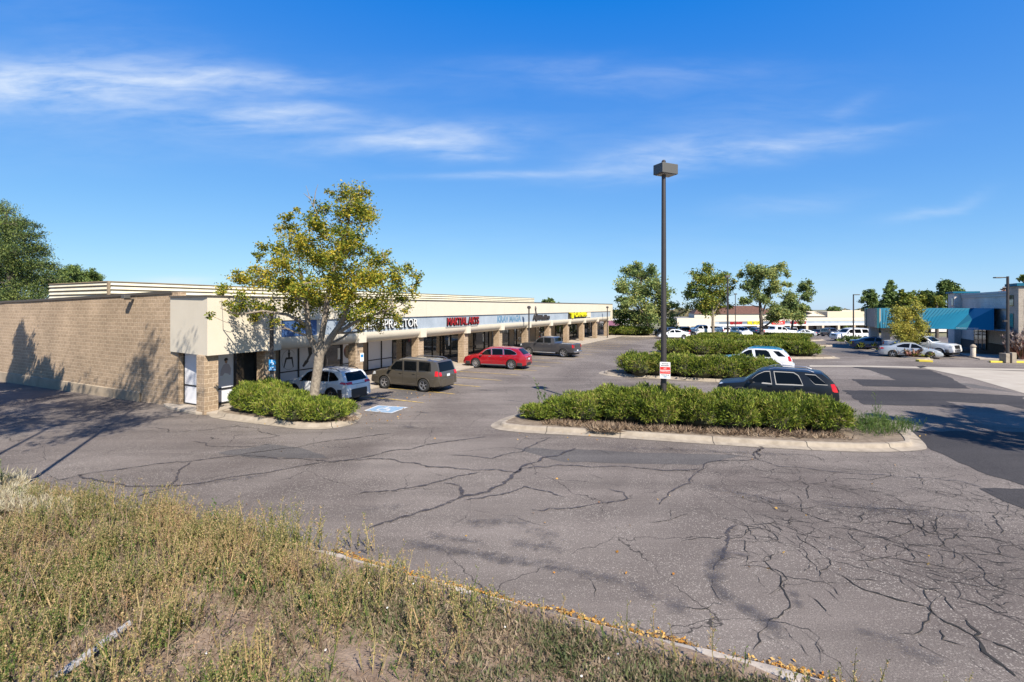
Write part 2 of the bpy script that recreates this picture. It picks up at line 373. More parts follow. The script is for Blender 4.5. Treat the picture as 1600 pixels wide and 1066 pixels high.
M['chrome'] = mat('chrome_trim', (.62, .62, .64), .18, metal=.9)
M['carglass'] = mat('car_glass', (.004, .005, .006), .04, spec=.22)
M['carglass_open'] = mat('car_glass_clear', (.09, .15, .12), .05, spec=.9, scale=9, col2=(.30, .38, .30))
M['tail'] = mat('tail_lamp', (.60, .012, .015), .12, coat=.5)
M['headlamp'] = mat('head_lamp', (.55, .56, .58), .08, spec=1)
M['plate'] = mat('number_plate', (.68, .70, .72), .5)
M['amber'] = mat('amber_reflector', (.7, .25, .02), .3)
def paint(name, c, rough=.22, metal=.0): return mat(name, c, rough, metal=metal, coat=.8, spec=.5)
M['p_white'] = paint('white_car_paint', (.74, .75, .77))
M['p_brown'] = paint('brown_grey_car_paint', (.085, .072, .055), .3, .35)
M['p_red'] = paint('red_car_paint', (.36, .008, .016), .22, .15)
M['p_grey'] = paint('charcoal_car_paint', (.055, .055, .062), .3, .35)
M['p_black'] = mat('black_blue_car_paint', (.009, .011, .015), .3, spec=.4)
M['p_sheen'] = paint('sky_sheen_blue', (.01, .22, .40))  # blue of the reflected sky, laid on the white car as colour
M['p_silver'] = paint('silver_car_paint', (.38, .40, .42), .3, .4)
M['p_dblue'] = paint('dark_blue_car_paint', (.02, .045, .12))
M['p_tan'] = paint('tan_car_paint', (.45, .42, .38), .3, .2)

# ------------------------------------------------------------------ mesh builder
class MB:
    def __init__(self): self.v = []; self.f = []; self.mi = []
    def add(self, vs, fs, mi=0):
        o = len(self.v); self.v += [tuple(v) for v in vs]; self.f += [tuple(i + o for i in f) for f in fs]; self.mi += [mi] * len(fs); return self
    def quad(self, a, b, c, d, mi=0): return self.add([a, b, c, d], [(0, 1, 2, 3)], mi)
    def poly(self, pts, mi=0): return self.add(pts, [tuple(range(len(pts)))], mi)
    def prism(self, base, h, mi=0):
        """base: list of 3-D points (ccw from above) raised by h (a number or a vector)"""
        hv = Vector((0, 0, h)) if isinstance(h, (int, float)) else Vector(h)
        n = len(base); top = [Vector(p) + hv for p in base]
        self.add(list(base) + top, [tuple(reversed(range(n))), tuple(range(n, 2 * n))] + [(i, (i + 1) % n, n + (i + 1) % n, n + i) for i in range(n)], mi)
        return self
    def box(self, x0, x1, y0, y1, z0, z1, mi=0):
        return self.prism([(x0, y0, z0), (x1, y0, z0), (x1, y1, z0), (x0, y1, z0)], z1 - z0, mi)
    def sbox(self, s0, s1, q0, q1, z0, z1, mi=0):
        return self.prism([W(s0, q0, z0), W(s0, q1, z0), W(s1, q1, z0), W(s1, q0, z0)], z1 - z0, mi)
    def tube(self, pts, rads, n=8, cap=True, mi=0):
        pts = [Vector(p) for p in pts]; rings = []
        up = Vector((0.0, 0.0, 1.0)); prev = None
        for i, p in enumerate(pts):
            t = (pts[min(i + 1, len(pts) - 1)] - pts[max(i - 1, 0)])
            if t.length < 1e-9: t = Vector((0, 0, 1))
            t.normalize()
            a = prev if prev is not None else (Vector((1, 0, 0)) if abs(t.x) < .8 else Vector((0, 1, 0)))
            b = t.cross(a); b.normalize(); a = b.cross(t); prev = a
            rings.append([p + (a * math.cos(2 * math.pi * k / n) + b * math.sin(2 * math.pi * k / n)) * rads[i] for k in range(n)])
        vs = [v for r in rings for v in r]; fs = []
        for i in range(len(pts) - 1):
            for k in range(n): fs.append((i * n + k, i * n + (k + 1) % n, (i + 1) * n + (k + 1) % n, (i + 1) * n + k))
        if cap: fs.append(tuple(reversed(range(n)))); fs.append(tuple((len(pts) - 1) * n + k for k in range(n)))
        return self.add(vs, fs, mi)
    def grid(self, rows, mi=0, close=False):
        m = len(rows[0]); vs = [v for r in rows for v in r]; fs = []
        for i in range(len(rows) - 1):
            for k in range(m if close else m - 1): fs.append((i * m + k, i * m + (k + 1) % m, (i + 1) * m + (k + 1) % m, (i + 1) * m + k))
        return self.add(vs, fs, mi)
    def build(self, name, mats, parent=None, smooth=None, bevel=0, uv=False):
        me = bpy.data.meshes.new(name); me.from_pydata(self.v, [], self.f)
        if not isinstance(mats, (list, tuple)): mats = [mats]
        for m in mats: me.materials.append(m)
        if len(mats) > 1: me.polygons.foreach_set('material_index', self.mi)
        me.update()
        if uv:
            ul = me.uv_layers.new(name='UVMap')
            for p in me.polygons:
                n = p.normal
                if abs(n.z) > .7: tx, ty = Vector((1, 0, 0)), Vector((0, 1, 0))
                else: tx = Vector((-n.y, n.x, 0)).normalized(); ty = Vector((0, 0, 1))
                for li in p.loop_indices:
                    co = me.vertices[me.loops[li].vertex_index].co
                    ul.data[li].uv = (co.dot(tx) + 50, co.dot(ty) + 10)
        o = bpy.data.objects.new(name, me); COL.objects.link(o)
        if smooth is not None:
            me.polygons.foreach_set('use_smooth', [True] * len(me.polygons)); me.set_sharp_from_angle(angle=R(smooth))
        if bevel:
            bm = o.modifiers.new('bevel', 'BEVEL'); bm.width = bevel; bm.segments = 2; bm.limit_method = 'ANGLE'
        if parent: o.parent = parent
        return o

def np_mesh(name, verts, faces, material, parent=None, smooth=False):
    """fast mesh of quads (faces: n x 4) or triangles (n x 3)"""
    me = bpy.data.meshes.new(name); k = faces.shape[1]
    me.vertices.add(len(verts)); me.vertices.foreach_set('co', verts.astype(np.float32).ravel())
    me.loops.add(faces.size); me.loops.foreach_set('vertex_index', faces.astype(np.int32).ravel())
    me.polygons.add(len(faces)); me.polygons.foreach_set('loop_start', np.arange(0, faces.size, k, dtype=np.int32))
    me.materials.append(material); me.update(calc_edges=True); me.validate()
    o = bpy.data.objects.new(name, me); COL.objects.link(o)
    if parent: o.parent = parent
    return o
def leaf_quads(c, size, aspect=.5, dirs=None, flat=.35):
    """one four-cornered leaf at each centre; dirs = long axis"""
    n = len(c); size = np.broadcast_to(size, (n,))
    if dirs is None:
        dirs = rng.normal(size=(n, 3)); dirs[:, 2] *= .6
    dirs = dirs / (np.linalg.norm(dirs, axis=1, keepdims=True) + 1e-9)
    o = rng.normal(size=(n, 3)); side = np.cross(dirs, o); side /= (np.linalg.norm(side, axis=1, keepdims=True) + 1e-9)
    L = dirs * size[:, None] * .5; S = side * (size * np.broadcast_to(aspect, (n,)))[:, None] * .5
    aspect = np.broadcast_to(aspect, (n,))
    mid = c + dirs * size[:, None] * -.08
    v = np.stack([c - L, mid - S, c + L, mid + S], axis=1).reshape(-1, 3)
    f = np.arange(4 * n).reshape(-1, 4)
    return v, f

def adopt(root, *kids):
    """parent meshes that were built in world coordinates"""
    inv = root.matrix_basis.inverted()
    for k in kids:
        k.parent = root; k.matrix_parent_inverse = inv
    return root

# ------------------------------------------------------------------ ground
def make_ground():
    s_lines = sorted(set([-60, -30, -15, -8, -4, -2.3] + list(np.arange(-1, 6.6, .45)) + [6.55, KERB_S] + list(range(8, 40, 4)) + list(range(42, 85, 8)) + [85, 100, 120, 140, 160, 190, 230, 300, 450, 700, 1100, 1800]))
    q_lines = [-900, -500, -250, -140, -90, -55, -45, -35, -25] + list(range(-21, 24, 3)) + [30, 45, 60, 90, 140, 200, 300, 500, 900]
    def sheet(name, material, test, dz=0.0, rough=False):
        mb = MB(); idx = {}
        for i, s in enumerate(s_lines):
            for j, q in enumerate(q_lines):
                sh = ksh(q) if s <= KERB_S + 1e-6 else 0
                z = zsq(s - sh, q)
                if s >= KERB_S - 1e-6 and s < KERB_S + 1e-6: z = 0
                if rough and s < 6.5 and s > -3: z += 0.05 * math.sin(s * 3.1 + q * .7) * math.cos(q * 1.3)
                idx[i, j] = len(mb.v); p = W(s - sh, q, z + dz); mb.v.append(tuple(p))
        for i in range(len(s_lines) - 1):
            for j in range(len(q_lines) - 1):
                sm, qm = (s_lines[i] + s_lines[i + 1]) / 2, (q_lines[j] + q_lines[j + 1]) / 2
                if test(sm, qm): mb.f.append((idx[i, j], idx[i, j + 1], idx[i + 1, j + 1], idx[i + 1, j])); mb.mi.append(0)
        return mb.build(name, material, uv=False)
    lot = lambda s, q: s > KERB_S and s < 190 and -250 < q < 140
    tag(sheet('parking_lot', M['asphalt'], lot), kind='structure')
    tag(sheet('ground', M['field'], lambda s, q: not lot(s, q) and s > KERB_S), kind='structure')
    tag(sheet('bank_soil', M['soil'], lambda s, q: s < KERB_S, rough=True), kind='structure')
make_ground()

def flat(name, material, polys, dz=.004):
    mb = MB()
    for pl in polys:
        if 'asphalt' in name: pl = ragged(pl)
        mb.poly([Vector((p.x, p.y, p.z + dz)) for p in pl])
    return tag(mb.build(name, material), kind='structure')
def ragged(pts, amp=.05):
    """patch outline with the small steps of cut and rolled asphalt"""
    out = []
    for a, b in zip(pts, pts[1:] + pts[:1]):
        n = max(1, int((b - a).length / .35)); t = b - a; nn = Vector((-t.y, t.x, 0)).normalized() if t.length > 1e-6 else Vector()
        for k in range(n):
            p = a.lerp(b, k / n) + nn * (random.gauss(0, amp) if k else 0); out.append(Vector((p.x, p.y, zg(p.x, p.y))))
    return out
def gp(lst): return [G(x, y) for x, y in lst]
def crop(ox, oy, sc, pts): return [(ox + x / sc, oy + y / sc) for x, y in pts]
C1 = lambda pts: gp(crop(1280, 530, 3.947, pts))
flat('new_asphalt', M['asphalt_new'], [
    C1([(270, 289), (200, 248), (478, 253), (318, 193), (180, 170), (680, 190), (800, 235), (935, 306)]),
    C1([(275, 404), (140, 316), (700, 322), (1263, 352), (1263, 432), (1140, 402), (780, 385), (918, 430), (600, 412)]),
    C1([(690, 684), (545, 566), (1100, 570), (1420, 585), (1420, 1000), (1263, 905), (1050, 842), (860, 762)]),
    C1([(985, 922), (1400, 932), (1400, 1120), (1263, 1048)]),
], .008)
flat('patched_asphalt', M['asphalt_mid'], [
    C1([(945, 300), (770, 262), (930, 275), (1235, 333)]),
    C1([(80, 84), (0, 60), (240, 62), (340, 90), (350, 102)]),
    C1([(1263, 250), (1140, 235), (1400, 232)]),
    gp([(640, 613), (605, 609), (650, 603), (688, 606), (668, 613)]),
    gp([(640, 625), (600, 620), (620, 612), (668, 614)]),
    gp([(470, 700), (512, 716), (400, 716), (340, 708), (420, 694)]),
    gp([(800, 700), (1160, 712), (1090, 727), (880, 722)]),
], .004)
flat('concrete_pan', M['tan_road'], [
    C1([(1263, 335), (935, 240), (700, 190), (620, 176), (1263, 200), (1600, 215), (1600, 420)]),
], .012)
flat('concrete_gutter', M['tan_road'], [
    C1([(-60, 172), (-60, 163), (300, 165), (620, 172), (1263, 185), (1500, 192), (1500, 200), (1263, 195), (620, 180), (300, 172)]),
], .016)

def strip(mb, pts, w, dz=.006, jit=.25, wander=.075):
    pts = [Vector((p.x, p.y, 0)) for p in pts]
    # resample with a wandering, broken course
    def split(a, b, depth=0):
        L = (b - a).length
        if L < .13 or depth > 7: return [b]
        t = (b - a); nn = Vector((-t.y, t.x, 0)).normalized()
        m = a.lerp(b, random.uniform(.4, .6)) + nn * random.gauss(0, wander) * min(L, 1.6)
        return split(a, m, depth + 1) + split(m, b, depth + 1)
    out = [pts[0]]
    for a, b in zip(pts, pts[1:]): out += split(a, b)
    l, r = [], []
    for i, p in enumerate(out):
        t = out[min(i + 1, len(out) - 1)] - out[max(i - 1, 0)]
        nn = Vector((-t.y, t.x, 0)).normalized() if t.length > 1e-6 else Vector((0, 1, 0))
        ww = w * (1 + random.uniform(-jit, jit)) * .5 * min(1, .25 + .25 * min(i, len(out) - 1 - i))
        z = zg(p.x, p.y) + dz
        l.append((p.x + nn.x * ww, p.y + nn.y * ww, z)); r.append((p.x - nn.x * ww, p.y - nn.y * ww, z))
    mb.grid([l, r])
def make_cracks():
    mb = MB()
    S = lambda pts, w: strip(mb, gp(pts), w * .62, dz=.018, jit=.55)
    S([(70, 757), (96, 750), (144, 739), (240, 726), (306, 720), (376, 711), (437, 702), (503, 691), (612, 678)], .085)
    S([(120, 742), (131, 748), (184, 757), (284, 759), (341, 750), (394, 741.5), (459, 730.6), (516, 722), (582, 713), (700, 690), (760, 683)], .10)
    S([(190, 782), (201, 779), (262, 765), (270, 755), (280, 735), (300, 722)], .09)
    S([(376, 713), (437, 718), (516, 723), (582, 717), (640, 724), (712, 733), (806, 739), (875, 727), (960, 729), (1037, 736), (1100, 733)], .09)
    S([(560, 772), (593, 769), (669, 758), (716, 744), (760, 738)], .10)
    S([(575, 827), (600, 817), (675, 796), (716, 780), (787, 758), (806, 739), (830, 725), (875, 712), (900, 700)], .14)
    S([(716, 780), (722, 770), (719, 761), (694, 755)], .12)
    S([(725, 783), (781, 774), (819, 761), (850, 768), (881, 777)], .09)
    S([(700, 712), (769, 717), (819, 705), (862, 683)], .08)
    S([(830, 797), (850, 799), (912, 792), (981, 780), (975, 770), (950, 764)], .06)
    S([(1031, 789), (1062, 761), (1100, 727), (1140, 720), (1181, 717), (1184, 700)], .07)
    S([(1153, 821), (1140, 842), (1131, 861), (1116, 892)], .10)
    S([(230, 668), (262, 676), (330, 672), (376, 664)], .06)
    S([(300, 690), (345, 698), (376, 699), (430, 693)], .07)
    S([(1130, 710), (1180, 716), (1220, 730), (1300, 738), (1400, 745), (1500, 752), (1560, 772)], .05)
    S([(330, 668), (405, 670), (420, 678), (437, 682), (380, 686)], .05)
    S([(1184, 690), (1186, 715)], .12)
    tag(mb.build('crack_sealant', M['seal']), kind='structure')
    mb = MB()
    S = lambda pts, w: strip(mb, gp(pts), w * .62, dz=.010, jit=.9)
    S([(1190, 875), (1205, 890), (1220, 900), (1219, 916), (1228, 930), (1234, 950), (1203, 969), (1185, 990), (1177, 1016)], .03)
    S([(1309, 897), (1344, 919), (1381, 931), (1422, 942), (1447, 948), (1478, 973), (1522, 994), (1537, 1019), (1562, 1037), (1597, 1066)], .055)
    S([(1509, 969), (1531, 990), (1522, 994), (1560, 1008), (1610, 1028)], .05)
    S([(1535, 1019), (1500, 1008), (1472, 1000), (1470, 985)], .03)
    S([(1506, 866), (1537, 891), (1553, 916), (1587, 928), (1620, 940)], .03)
    S([(1253, 800), (1275, 809), (1300, 817), (1347, 831)], .03)
    S([(1387, 822), (1392, 815), (1431, 819), (1453, 834), (1500, 838), (1547, 841), (1581, 850)], .03)
    S([(1197, 815), (1225, 831), (1244, 834), (1290, 840)], .025)
    S([(1150, 768), (1180, 775), (1215, 790), (1253, 800), (1250, 780), (1228, 765)], .025)
    S([(1180, 745), (1240, 752), (1300, 760), (1345, 775)], .02)
    S([(1240, 750), (1262, 780), (1310, 792), (1370, 795), (1440, 800)], .025)
    S([(1300, 760), (1380, 770), (1420, 790), (1500, 800), (1600, 806)], .022)
    S([(1560, 800), (1558, 815), (1568, 838)], .03)
    S([(1387, 866), (1390, 850), (1430, 862), (1470, 872)], .02)
    S([(1262, 930), (1270, 935), (1300, 965)], .025)
    S([(1420, 985), (1440, 1010), (1490, 1035)], .02)
    # a wandering network of finer breaks in the worn part of the lane
    rnd = random.Random(5)
    for k in range(120):
        px, py = rnd.uniform(1100, 1600), rnd.uniform(728, 900)
        if rnd.random() < .25: px, py = rnd.uniform(900, 1600), rnd.uniform(700, 1050)
        p = G(px, py); a = rnd.uniform(-.9, .35); L = rnd.uniform(.6, 2.6); pts = [p]
        for i in range(int(L / .2)):
            a += rnd.gauss(0, .45); p = Vector((p.x + .2 * math.cos(a), p.y + .2 * math.sin(a), 0)); pts.append(p)
            if rnd.random() < .12:
                b = a + rnd.choice((-1, 1)) * 1.2; q = p.copy(); br = [q.copy()]
                for j in range(rnd.randint(2, 5)):
                    b += rnd.gauss(0, .4); q = Vector((q.x + .16 * math.cos(b), q.y + .16 * math.sin(b), 0)); br.append(q)
                strip(mb, br, .008, dz=.010, jit=.8)
        strip(mb, pts, rnd.uniform(.006, .015), dz=.010, jit=.8)
    tag(mb.build('open_cracks', M['crack']), kind='structure')
make_cracks()

def stainmat():
    m = bpy.data.materials.new('soft_dark_stain'); m.use_nodes = True
    nt = m.node_tree; N = nt.nodes.new; L = nt.links.new
    b = nt.nodes['Principled BSDF']; out = nt.nodes['Material Output']
    b.inputs['Base Color'].default_value = (.055, .05, .055, 1); b.inputs['Roughness'].default_value = .8
    t = N('ShaderNodeBsdfTransparent'); mx = N('ShaderNodeMixShader')
    uv = N('ShaderNodeUVMap'); uv.uv_map = 'UVMap'; sp = N('ShaderNodeSeparateXYZ'); L(uv.outputs[0], sp.inputs[0])
    geo = N('ShaderNodeNewGeometry'); n = N('ShaderNodeTexNoise'); n.inputs['Scale'].default_value = 3.5; n.inputs['Detail'].default_value = 7; n.inputs['Roughness'].default_value = .75
    L(geo.outputs['Position'], n.inputs['Vector'])
    m1 = N('ShaderNodeMath'); m1.operation = 'MULTIPLY_ADD'; L(n.outputs[0], m1.inputs[0]); m1.inputs[1].default_value = 1.6; m1.inputs[2].default_value = -.85
    m2 = N('ShaderNodeMath'); m2.operation = 'ADD'; L(m1.outputs[0], m2.inputs[0]); L(sp.outputs[0], m2.inputs[1])
    m3 = N('ShaderNodeMath'); m3.operation = 'MULTIPLY'; m3.use_clamp = True; L(m2.outputs[0], m3.inputs[0]); m3.inputs[1].default_value = .75
    L(m3.outputs[0], mx.inputs[0]); L(t.outputs[0], mx.inputs[1]); L(b.outputs[0], mx.inputs[2]); L(mx.outputs[0], out.inputs[0])
    return m
M['stain'] = stainmat()
def make_stains():
    v = []; f = []; uvs = []
    def blob(c, rx, ry, ang, st=.75):
        n = 20; o = len(v)
        v.append((c.x, c.y, zg(c.x, c.y) + .021)); uvs.append(st)
        for k in range(n):
            a = 2 * math.pi * k / n; x, y = rx * math.cos(a), ry * math.sin(a)
            X = c.x + x * math.cos(ang) - y * math.sin(ang); Y = c.y + x * math.sin(ang) + y * math.cos(ang)
            v.append((X, Y, zg(X, Y) + .021)); uvs.append(-.15)
        for k in range(n): f.append((o, o + 1 + k, o + 1 + (k + 1) % n))
    def path(pts, w, st=.7):
        P3 = gp(pts)
        for a, b in zip(P3, P3[1:]):
            d = b - a; L = d.length; n = max(1, int(L / (w * .9)))
            for k in range(n):
                blob(a + d * ((k + .5) / n), w * 1.2, w * .75, math.atan2(d.y, d.x), st)
    path([(1131, 861), (1114, 890), (1118, 915), (1144, 942), (1194, 967), (1215, 990)], .34, .85)
    path([(637, 849), (700, 860), (850, 884), (940, 900), (975, 911), (1037, 936), (1081, 961)], .42, .55)
    path([(800, 850), (880, 858)], .45, .5); path([(720, 820), (800, 815), (870, 845)], .6, .35); path([(560, 800), (640, 790)], .5, .3); path([(960, 700), (1100, 705), (1240, 712)], .5, .35); path([(1000, 1000), (1100, 1040)], .5, .3); path([(300, 760), (420, 742)], .4, .35); path([(1330, 980), (1480, 1040)], .45, .4); path([(1280, 790), (1450, 800), (1560, 820)], .7, .4); path([(1100, 760), (1240, 790)], .5, .35)
    path([(1240, 925), (1250, 950)], .18, .7)
    path([(660, 835), (760, 850)], .3, .35)
    ang = math.atan2(-SA, CA)
    for (x, y, rx, ry) in [(757, 610, .9, .28), (802, 627, .9, .18), (875, 562, 1.5, .35), (905, 562, .9, .3), (860, 573, .5, .2), (884, 589, .4, .2), (700, 600, .9, .3), (930, 551, 1.6, .4), (955, 545, 1.2, .35),
                           (640, 668, .7, .3), (770, 558, 1, .3), (720, 588, 1.6, .35), (690, 596, 1, .3), (1160, 868, .3, .12), (1303, 860, .16, .1), (660, 645, .6, .2), (980, 538, 2, .4), (600, 640, .5, .25)]:
        blob(G(x, y), rx, ry, ang, .62)
    me = bpy.data.meshes.new('oil_stains'); me.from_pydata(v, [], f); me.materials.append(M['stain'])
    ul = me.uv_layers.new(name='UVMap')
    for l in me.loops: ul.data[l.index].uv = (uvs[l.vertex_index], 0)
    o = bpy.data.objects.new('oil_stains', me); COL.objects.link(o); tag(o, kind='structure')
make_stains()

def make_stalls():
    mb = MB()
    for k in range(22):
        s = 19.0 + 2.72 * k
        strip(mb, [W(s, -20.0), W(s + .25, -17.5), W(s + .3, -14.9)], .11, dz=.020, jit=.35, wander=0)
    for k in range(7):
        a, b = G(1045, 604), G(1000, 640)
    tag(mb.build('stall_lines', M['line']), kind='structure')
    A, B, C_, D = [G(*p) for p in ((568, 642.5), (590.5, 634), (638, 637), (612, 646.5))]
    flat('accessible_bay_border', M['white_paint'], [[A, B, C_, D][::-1]], .020)
    c = (A + B + C_ + D) / 4
    ins = [c + (p - c) * .86 for p in (A, B, C_, D)]
    flat('accessible_bay_square', M['blue_paint'], [ins[::-1]], .024)
    # wheelchair mark in the square: ex, ey run along its edges
    ex = (D - A + (C_ - B)) / 2; ey = (B - A + (C_ - D)) / 2
    T = lambda x, y: c + ex * x + ey * y + Vector((0, 0, .028))
    mb = MB()
    n = 16
    ring = [(-.04 + .17 * math.cos(a), -.08 + .26 * math.sin(a)) for a in np.linspace(2.0, 6.4, n)]
    mb.grid([[T(x, y) for x, y in ring], [T(-.04 + (x + .04) * .7, -.08 + (y + .08) * .7) for x, y in ring]])
    mb.poly([T(-.08, .3), (T(0, .3)), T(.0, -.02), T(-.08, -.02)][::-1]); mb.poly([T(0, .08), T(.14, .08), T(.14, .0), T(0, 0)][::-1])
    mb.poly([T(.1, .0), T(.18, .0), T(.24, -.28), T(.16, -.28)][::-1]); mb.poly([T(-.1, .44), T(.0, .44), T(.02, .35), T(-.12, .35)][::-1])
    tag(mb.build('accessible_bay_symbol', M['white_paint']), kind='structure')
make_stalls()

# ------------------------------------------------------------------ kerbs, islands, walks
def chaikin(pts, n=2):
    for _ in range(n):
        out = []
        for i in range(len(pts)):
            a, b = pts[i], pts[(i + 1) % len(pts)]
            out += [a * .75 + b * .25, a * .25 + b * .75]
        pts = out
    return pts
def inset(pts, d):
    n = len(pts); out = []
    for i in range(n):
        a, b, c = pts[i - 1], pts[i], pts[(i + 1) % n]
        t1 = (b - a).normalized(); t2 = (c - b).normalized()
        n1 = Vector((-t1.y, t1.x, 0)); n2 = Vector((-t2.y, t2.x, 0)); m = (n1 + n2).normalized()
        out.append(b + m * (d / max(.5, m.dot(n1))))
    return out
def island(name, pts, soil='mulch', gutter=.38, label=''):
    pts = [Vector((p.x, p.y, 0)) for p in pts]
    area = sum(a.x * b.y - b.x * a.y for a, b in zip(pts, pts[1:] + pts[:1]))
    if area < 0: pts.reverse()
    pts = chaikin(pts, 2)
    # even spacing so joints fall regularly
    rings = []
    for d, z in ((0, .012), (gutter - .04, .03), (gutter, .055), (gutter + .035, .14), (gutter + .07, .155), (gutter + .20, .155), (gutter + .21, .10)):
        rings.append([Vector((p.x, p.y, zg(p.x, p.y) + z)) for p in (inset(pts, d) if d else pts)])
    mb = MB(); mb.grid([r + [r[0]] for r in rings])
    k = mb.build(name + '_kerb', M['concrete'], smooth=50); tag(k, kind='structure')
    inner = inset(pts, gutter + .17)
    mb = MB(); mb.poly([Vector((p.x, p.y, zg(p.x, p.y) + .128)) for p in inner])
    tag(mb.build(name + '_soil', M[soil]), kind='structure')
    # joints between the kerb sections
    mb = MB(); L = 0
    n = len(pts)
    for i in range(n):
        a = pts[i]; b = pts[(i + 1) % n]; L += (b - a).length
        if L > 2.4:
            L = 0; t = (b - a).normalized() * .012
            for r0, r1 in zip(rings, rings[1:]):
                p, q = r0[i], r1[i]; e = Vector((0, 0, .004))
                mb.quad(p - t + e, p + t + e, q + t + e, q - t + e)
    tag(mb.build(name + '_kerb_joints', M['crack']), kind='structure')
    return pts

I1 = [G(760, 668), G(800, 676), G(942, 683), G(1145, 697.5), G(1347, 708), G(1442, 705), G(1452, 699), G(1424, 674), G(1411, 663), Vector((14.9, 21.0, 0)), Vector((8, 22.6, 0)), Vector((1.6, 23.3, 0)), G(812, 646), G(782, 655)]
island('island_front', I1)
I2 = [G(958, 589), G(1020, 592), G(1136, 599), G(1262, 608) if False else Vector((17.2, 29.6, 0)), Vector((18.2, 31.2, 0)), Vector((13, 35.0, 0)), Vector((7.2, 36.6, 0)), Vector((6.0, 34.6, 0))]
island('island_second', I2)
I3 = [Vector((13.4, 45.4, 0)), Vector((29.6, 43.6, 0)), Vector((31.6, 46, 0)), Vector((30, 50.5, 0)), Vector((15.8, 52.5, 0)), Vector((12.6, 49, 0))]
island('island_third', I3)
I4 = [Vector((22.0, 59.0, 0)), Vector((38.5, 57.4, 0)), Vector((40.5, 59.6, 0)), Vector((38, 63.5, 0)), Vector((21, 65.5, 0))]
island('island_fourth', I4)
I5 = [Vector((28, 72, 0)), G(1230, 533.5), G(1288, 533.5), G(1293, 531), Vector((47, 78, 0)), Vector((28, 79, 0))]
island('island_fifth', I5)
IL = [G(322, 653.5), G(416, 664.5), G(472, 672), G(516, 671), G(552, 664), G(562, 656), Vector((-6.75, 21.9, 0)), Vector((-9.6, 23.6, 0)), W(17.0, -20.7), W(15.2, -21.9), W(13.2, -22.2)]
island('island_tree', IL, gutter=.30)
# island at the end of the shop row
IE = [W(77.6, -20.5), W(77.8, -16.2), W(80, -14.7), W(84.5, -14.8), W(86, -17), W(85, -27), W(79, -27.5)]
island('island_end', IE)

def make_walk():
    mb = MB()
    pts = [W(12.4, -21.3), W(16.5, -20.6), W(20, -20.1), W(78, -20.1), W(78, -25.6), W(13.0, -25.6)]
    pts = [W(12.5, -22.3), W(12.9, -21.5), W(16.5, -20.7), W(17.6, -20.1), W(78.4, -20.1), W(78.4, -25.7), W(12.9, -25.7), W(12.6, -24.7)]
    mb.prism([Vector((p.x, p.y, .002)) for p in pts], .13)
    tag(mb.build('shop_walk', M['walk'], bevel=.02), kind='structure')
    mb = MB()
    for k in range(26):
        s = 18 + 2.35 * k
        mb.sbox(s, s + .02, -25.5, -20.12, .1315, .1345)
    tag(mb.build('walk_joints', M['crack']), kind='structure')
make_walk()

# broken kerb along the weedy bank
def make_bank_kerb():
    rnd = random.Random(3); q = -30.0; mb = MB()
    while q < 9:
        L = rnd.uniform(1.4, 2.6); g = rnd.uniform(.03, .12)
        a = rnd.uniform(-.02, .02); z = rnd.uniform(-.02, .015); rows = []
        n = 9
        for i in range(n):
            t = i / (n - 1); qq = q + L * t; ss = KERB_S - .02 - ksh(qq) + a * (t - .5) * 2
            e = .02 if i in (0, n - 1) else 0
            w = lambda: rnd.gauss(0, .006)
            rows.append([W(ss, qq, -.03), W(ss - .03, qq, .08 + z - e), W(ss - .08 + w(), qq, .125 + z - e + w()), W(ss - .34 + w(), qq, .14 + z - e + w()), W(ss - .39, qq, .11 + z), W(ss - .41, qq, -.03)])
        mb.grid(rows); m = len(rows[0]); o = len(mb.v) - n * m
        mb.f.append(tuple(o + k for k in range(m))); mb.mi.append(0)
        mb.f.append(tuple(reversed([o + (n - 1) * m + k for k in range(m)]))); mb.mi.append(0)
        q += L + g
    tag(mb.build('bank_kerb', M['concrete_old'], smooth=35), kind='structure')
make_bank_kerb()

# ------------------------------------------------------------------ lettering
def text_mesh(name, body, width, height, depth, material, M4, parent=None, shear=0.0, bold=0.0, align='LEFT'):
    cu = bpy.data.curves.new(name, 'FONT'); cu.body = body; cu.size = 1; cu.extrude = .5; cu.shear = shear; cu.offset = bold
    cu.resolution_u = 3
    t = bpy.data.objects.new('tmp_text', cu); COL.objects.link(t)
    bpy.context.view_layer.update()
    me = bpy.data.meshes.new_from_object(t.evaluated_get(bpy.context.evaluated_depsgraph_get()))
    bpy.data.objects.remove(t); bpy.data.curves.remove(cu)
    co = np.empty(len(me.vertices) * 3); me.vertices.foreach_get('co', co); co = co.reshape(-1, 3)
    mn, mx = co.min(0), co.max(0); sc = np.array([width / (mx[0] - mn[0]), height / (mx[1] - mn[1]), depth]);
    co = (co - np.array([mn[0], mn[1], mn[2]])) * sc
    me.vertices.foreach_set('co', co.ravel()); me.transform(M4)
    me.materials.clear(); me.materials.append(material); me.update(); me.name = name
    o = bpy.data.objects.new(name, me); COL.objects.link(o)
    if parent is not None: o.parent = parent
    return o
def frame(origin, xdir, up=(0, 0, 1)):
    x = Vector(xdir).normalized(); y = Vector(up).normalized(); z = x.cross(y)
    m = Matrix((x, y, z)).transposed().to_4x4(); m.translation = Vector(origin); return m
DV = Vector((SA, CA, 0)); NV = Vector((CA, -SA, 0))
def s_at(px, q):
    r = U(px); Y = q / (CA * r - SA); return Y * (SA * r + CA)

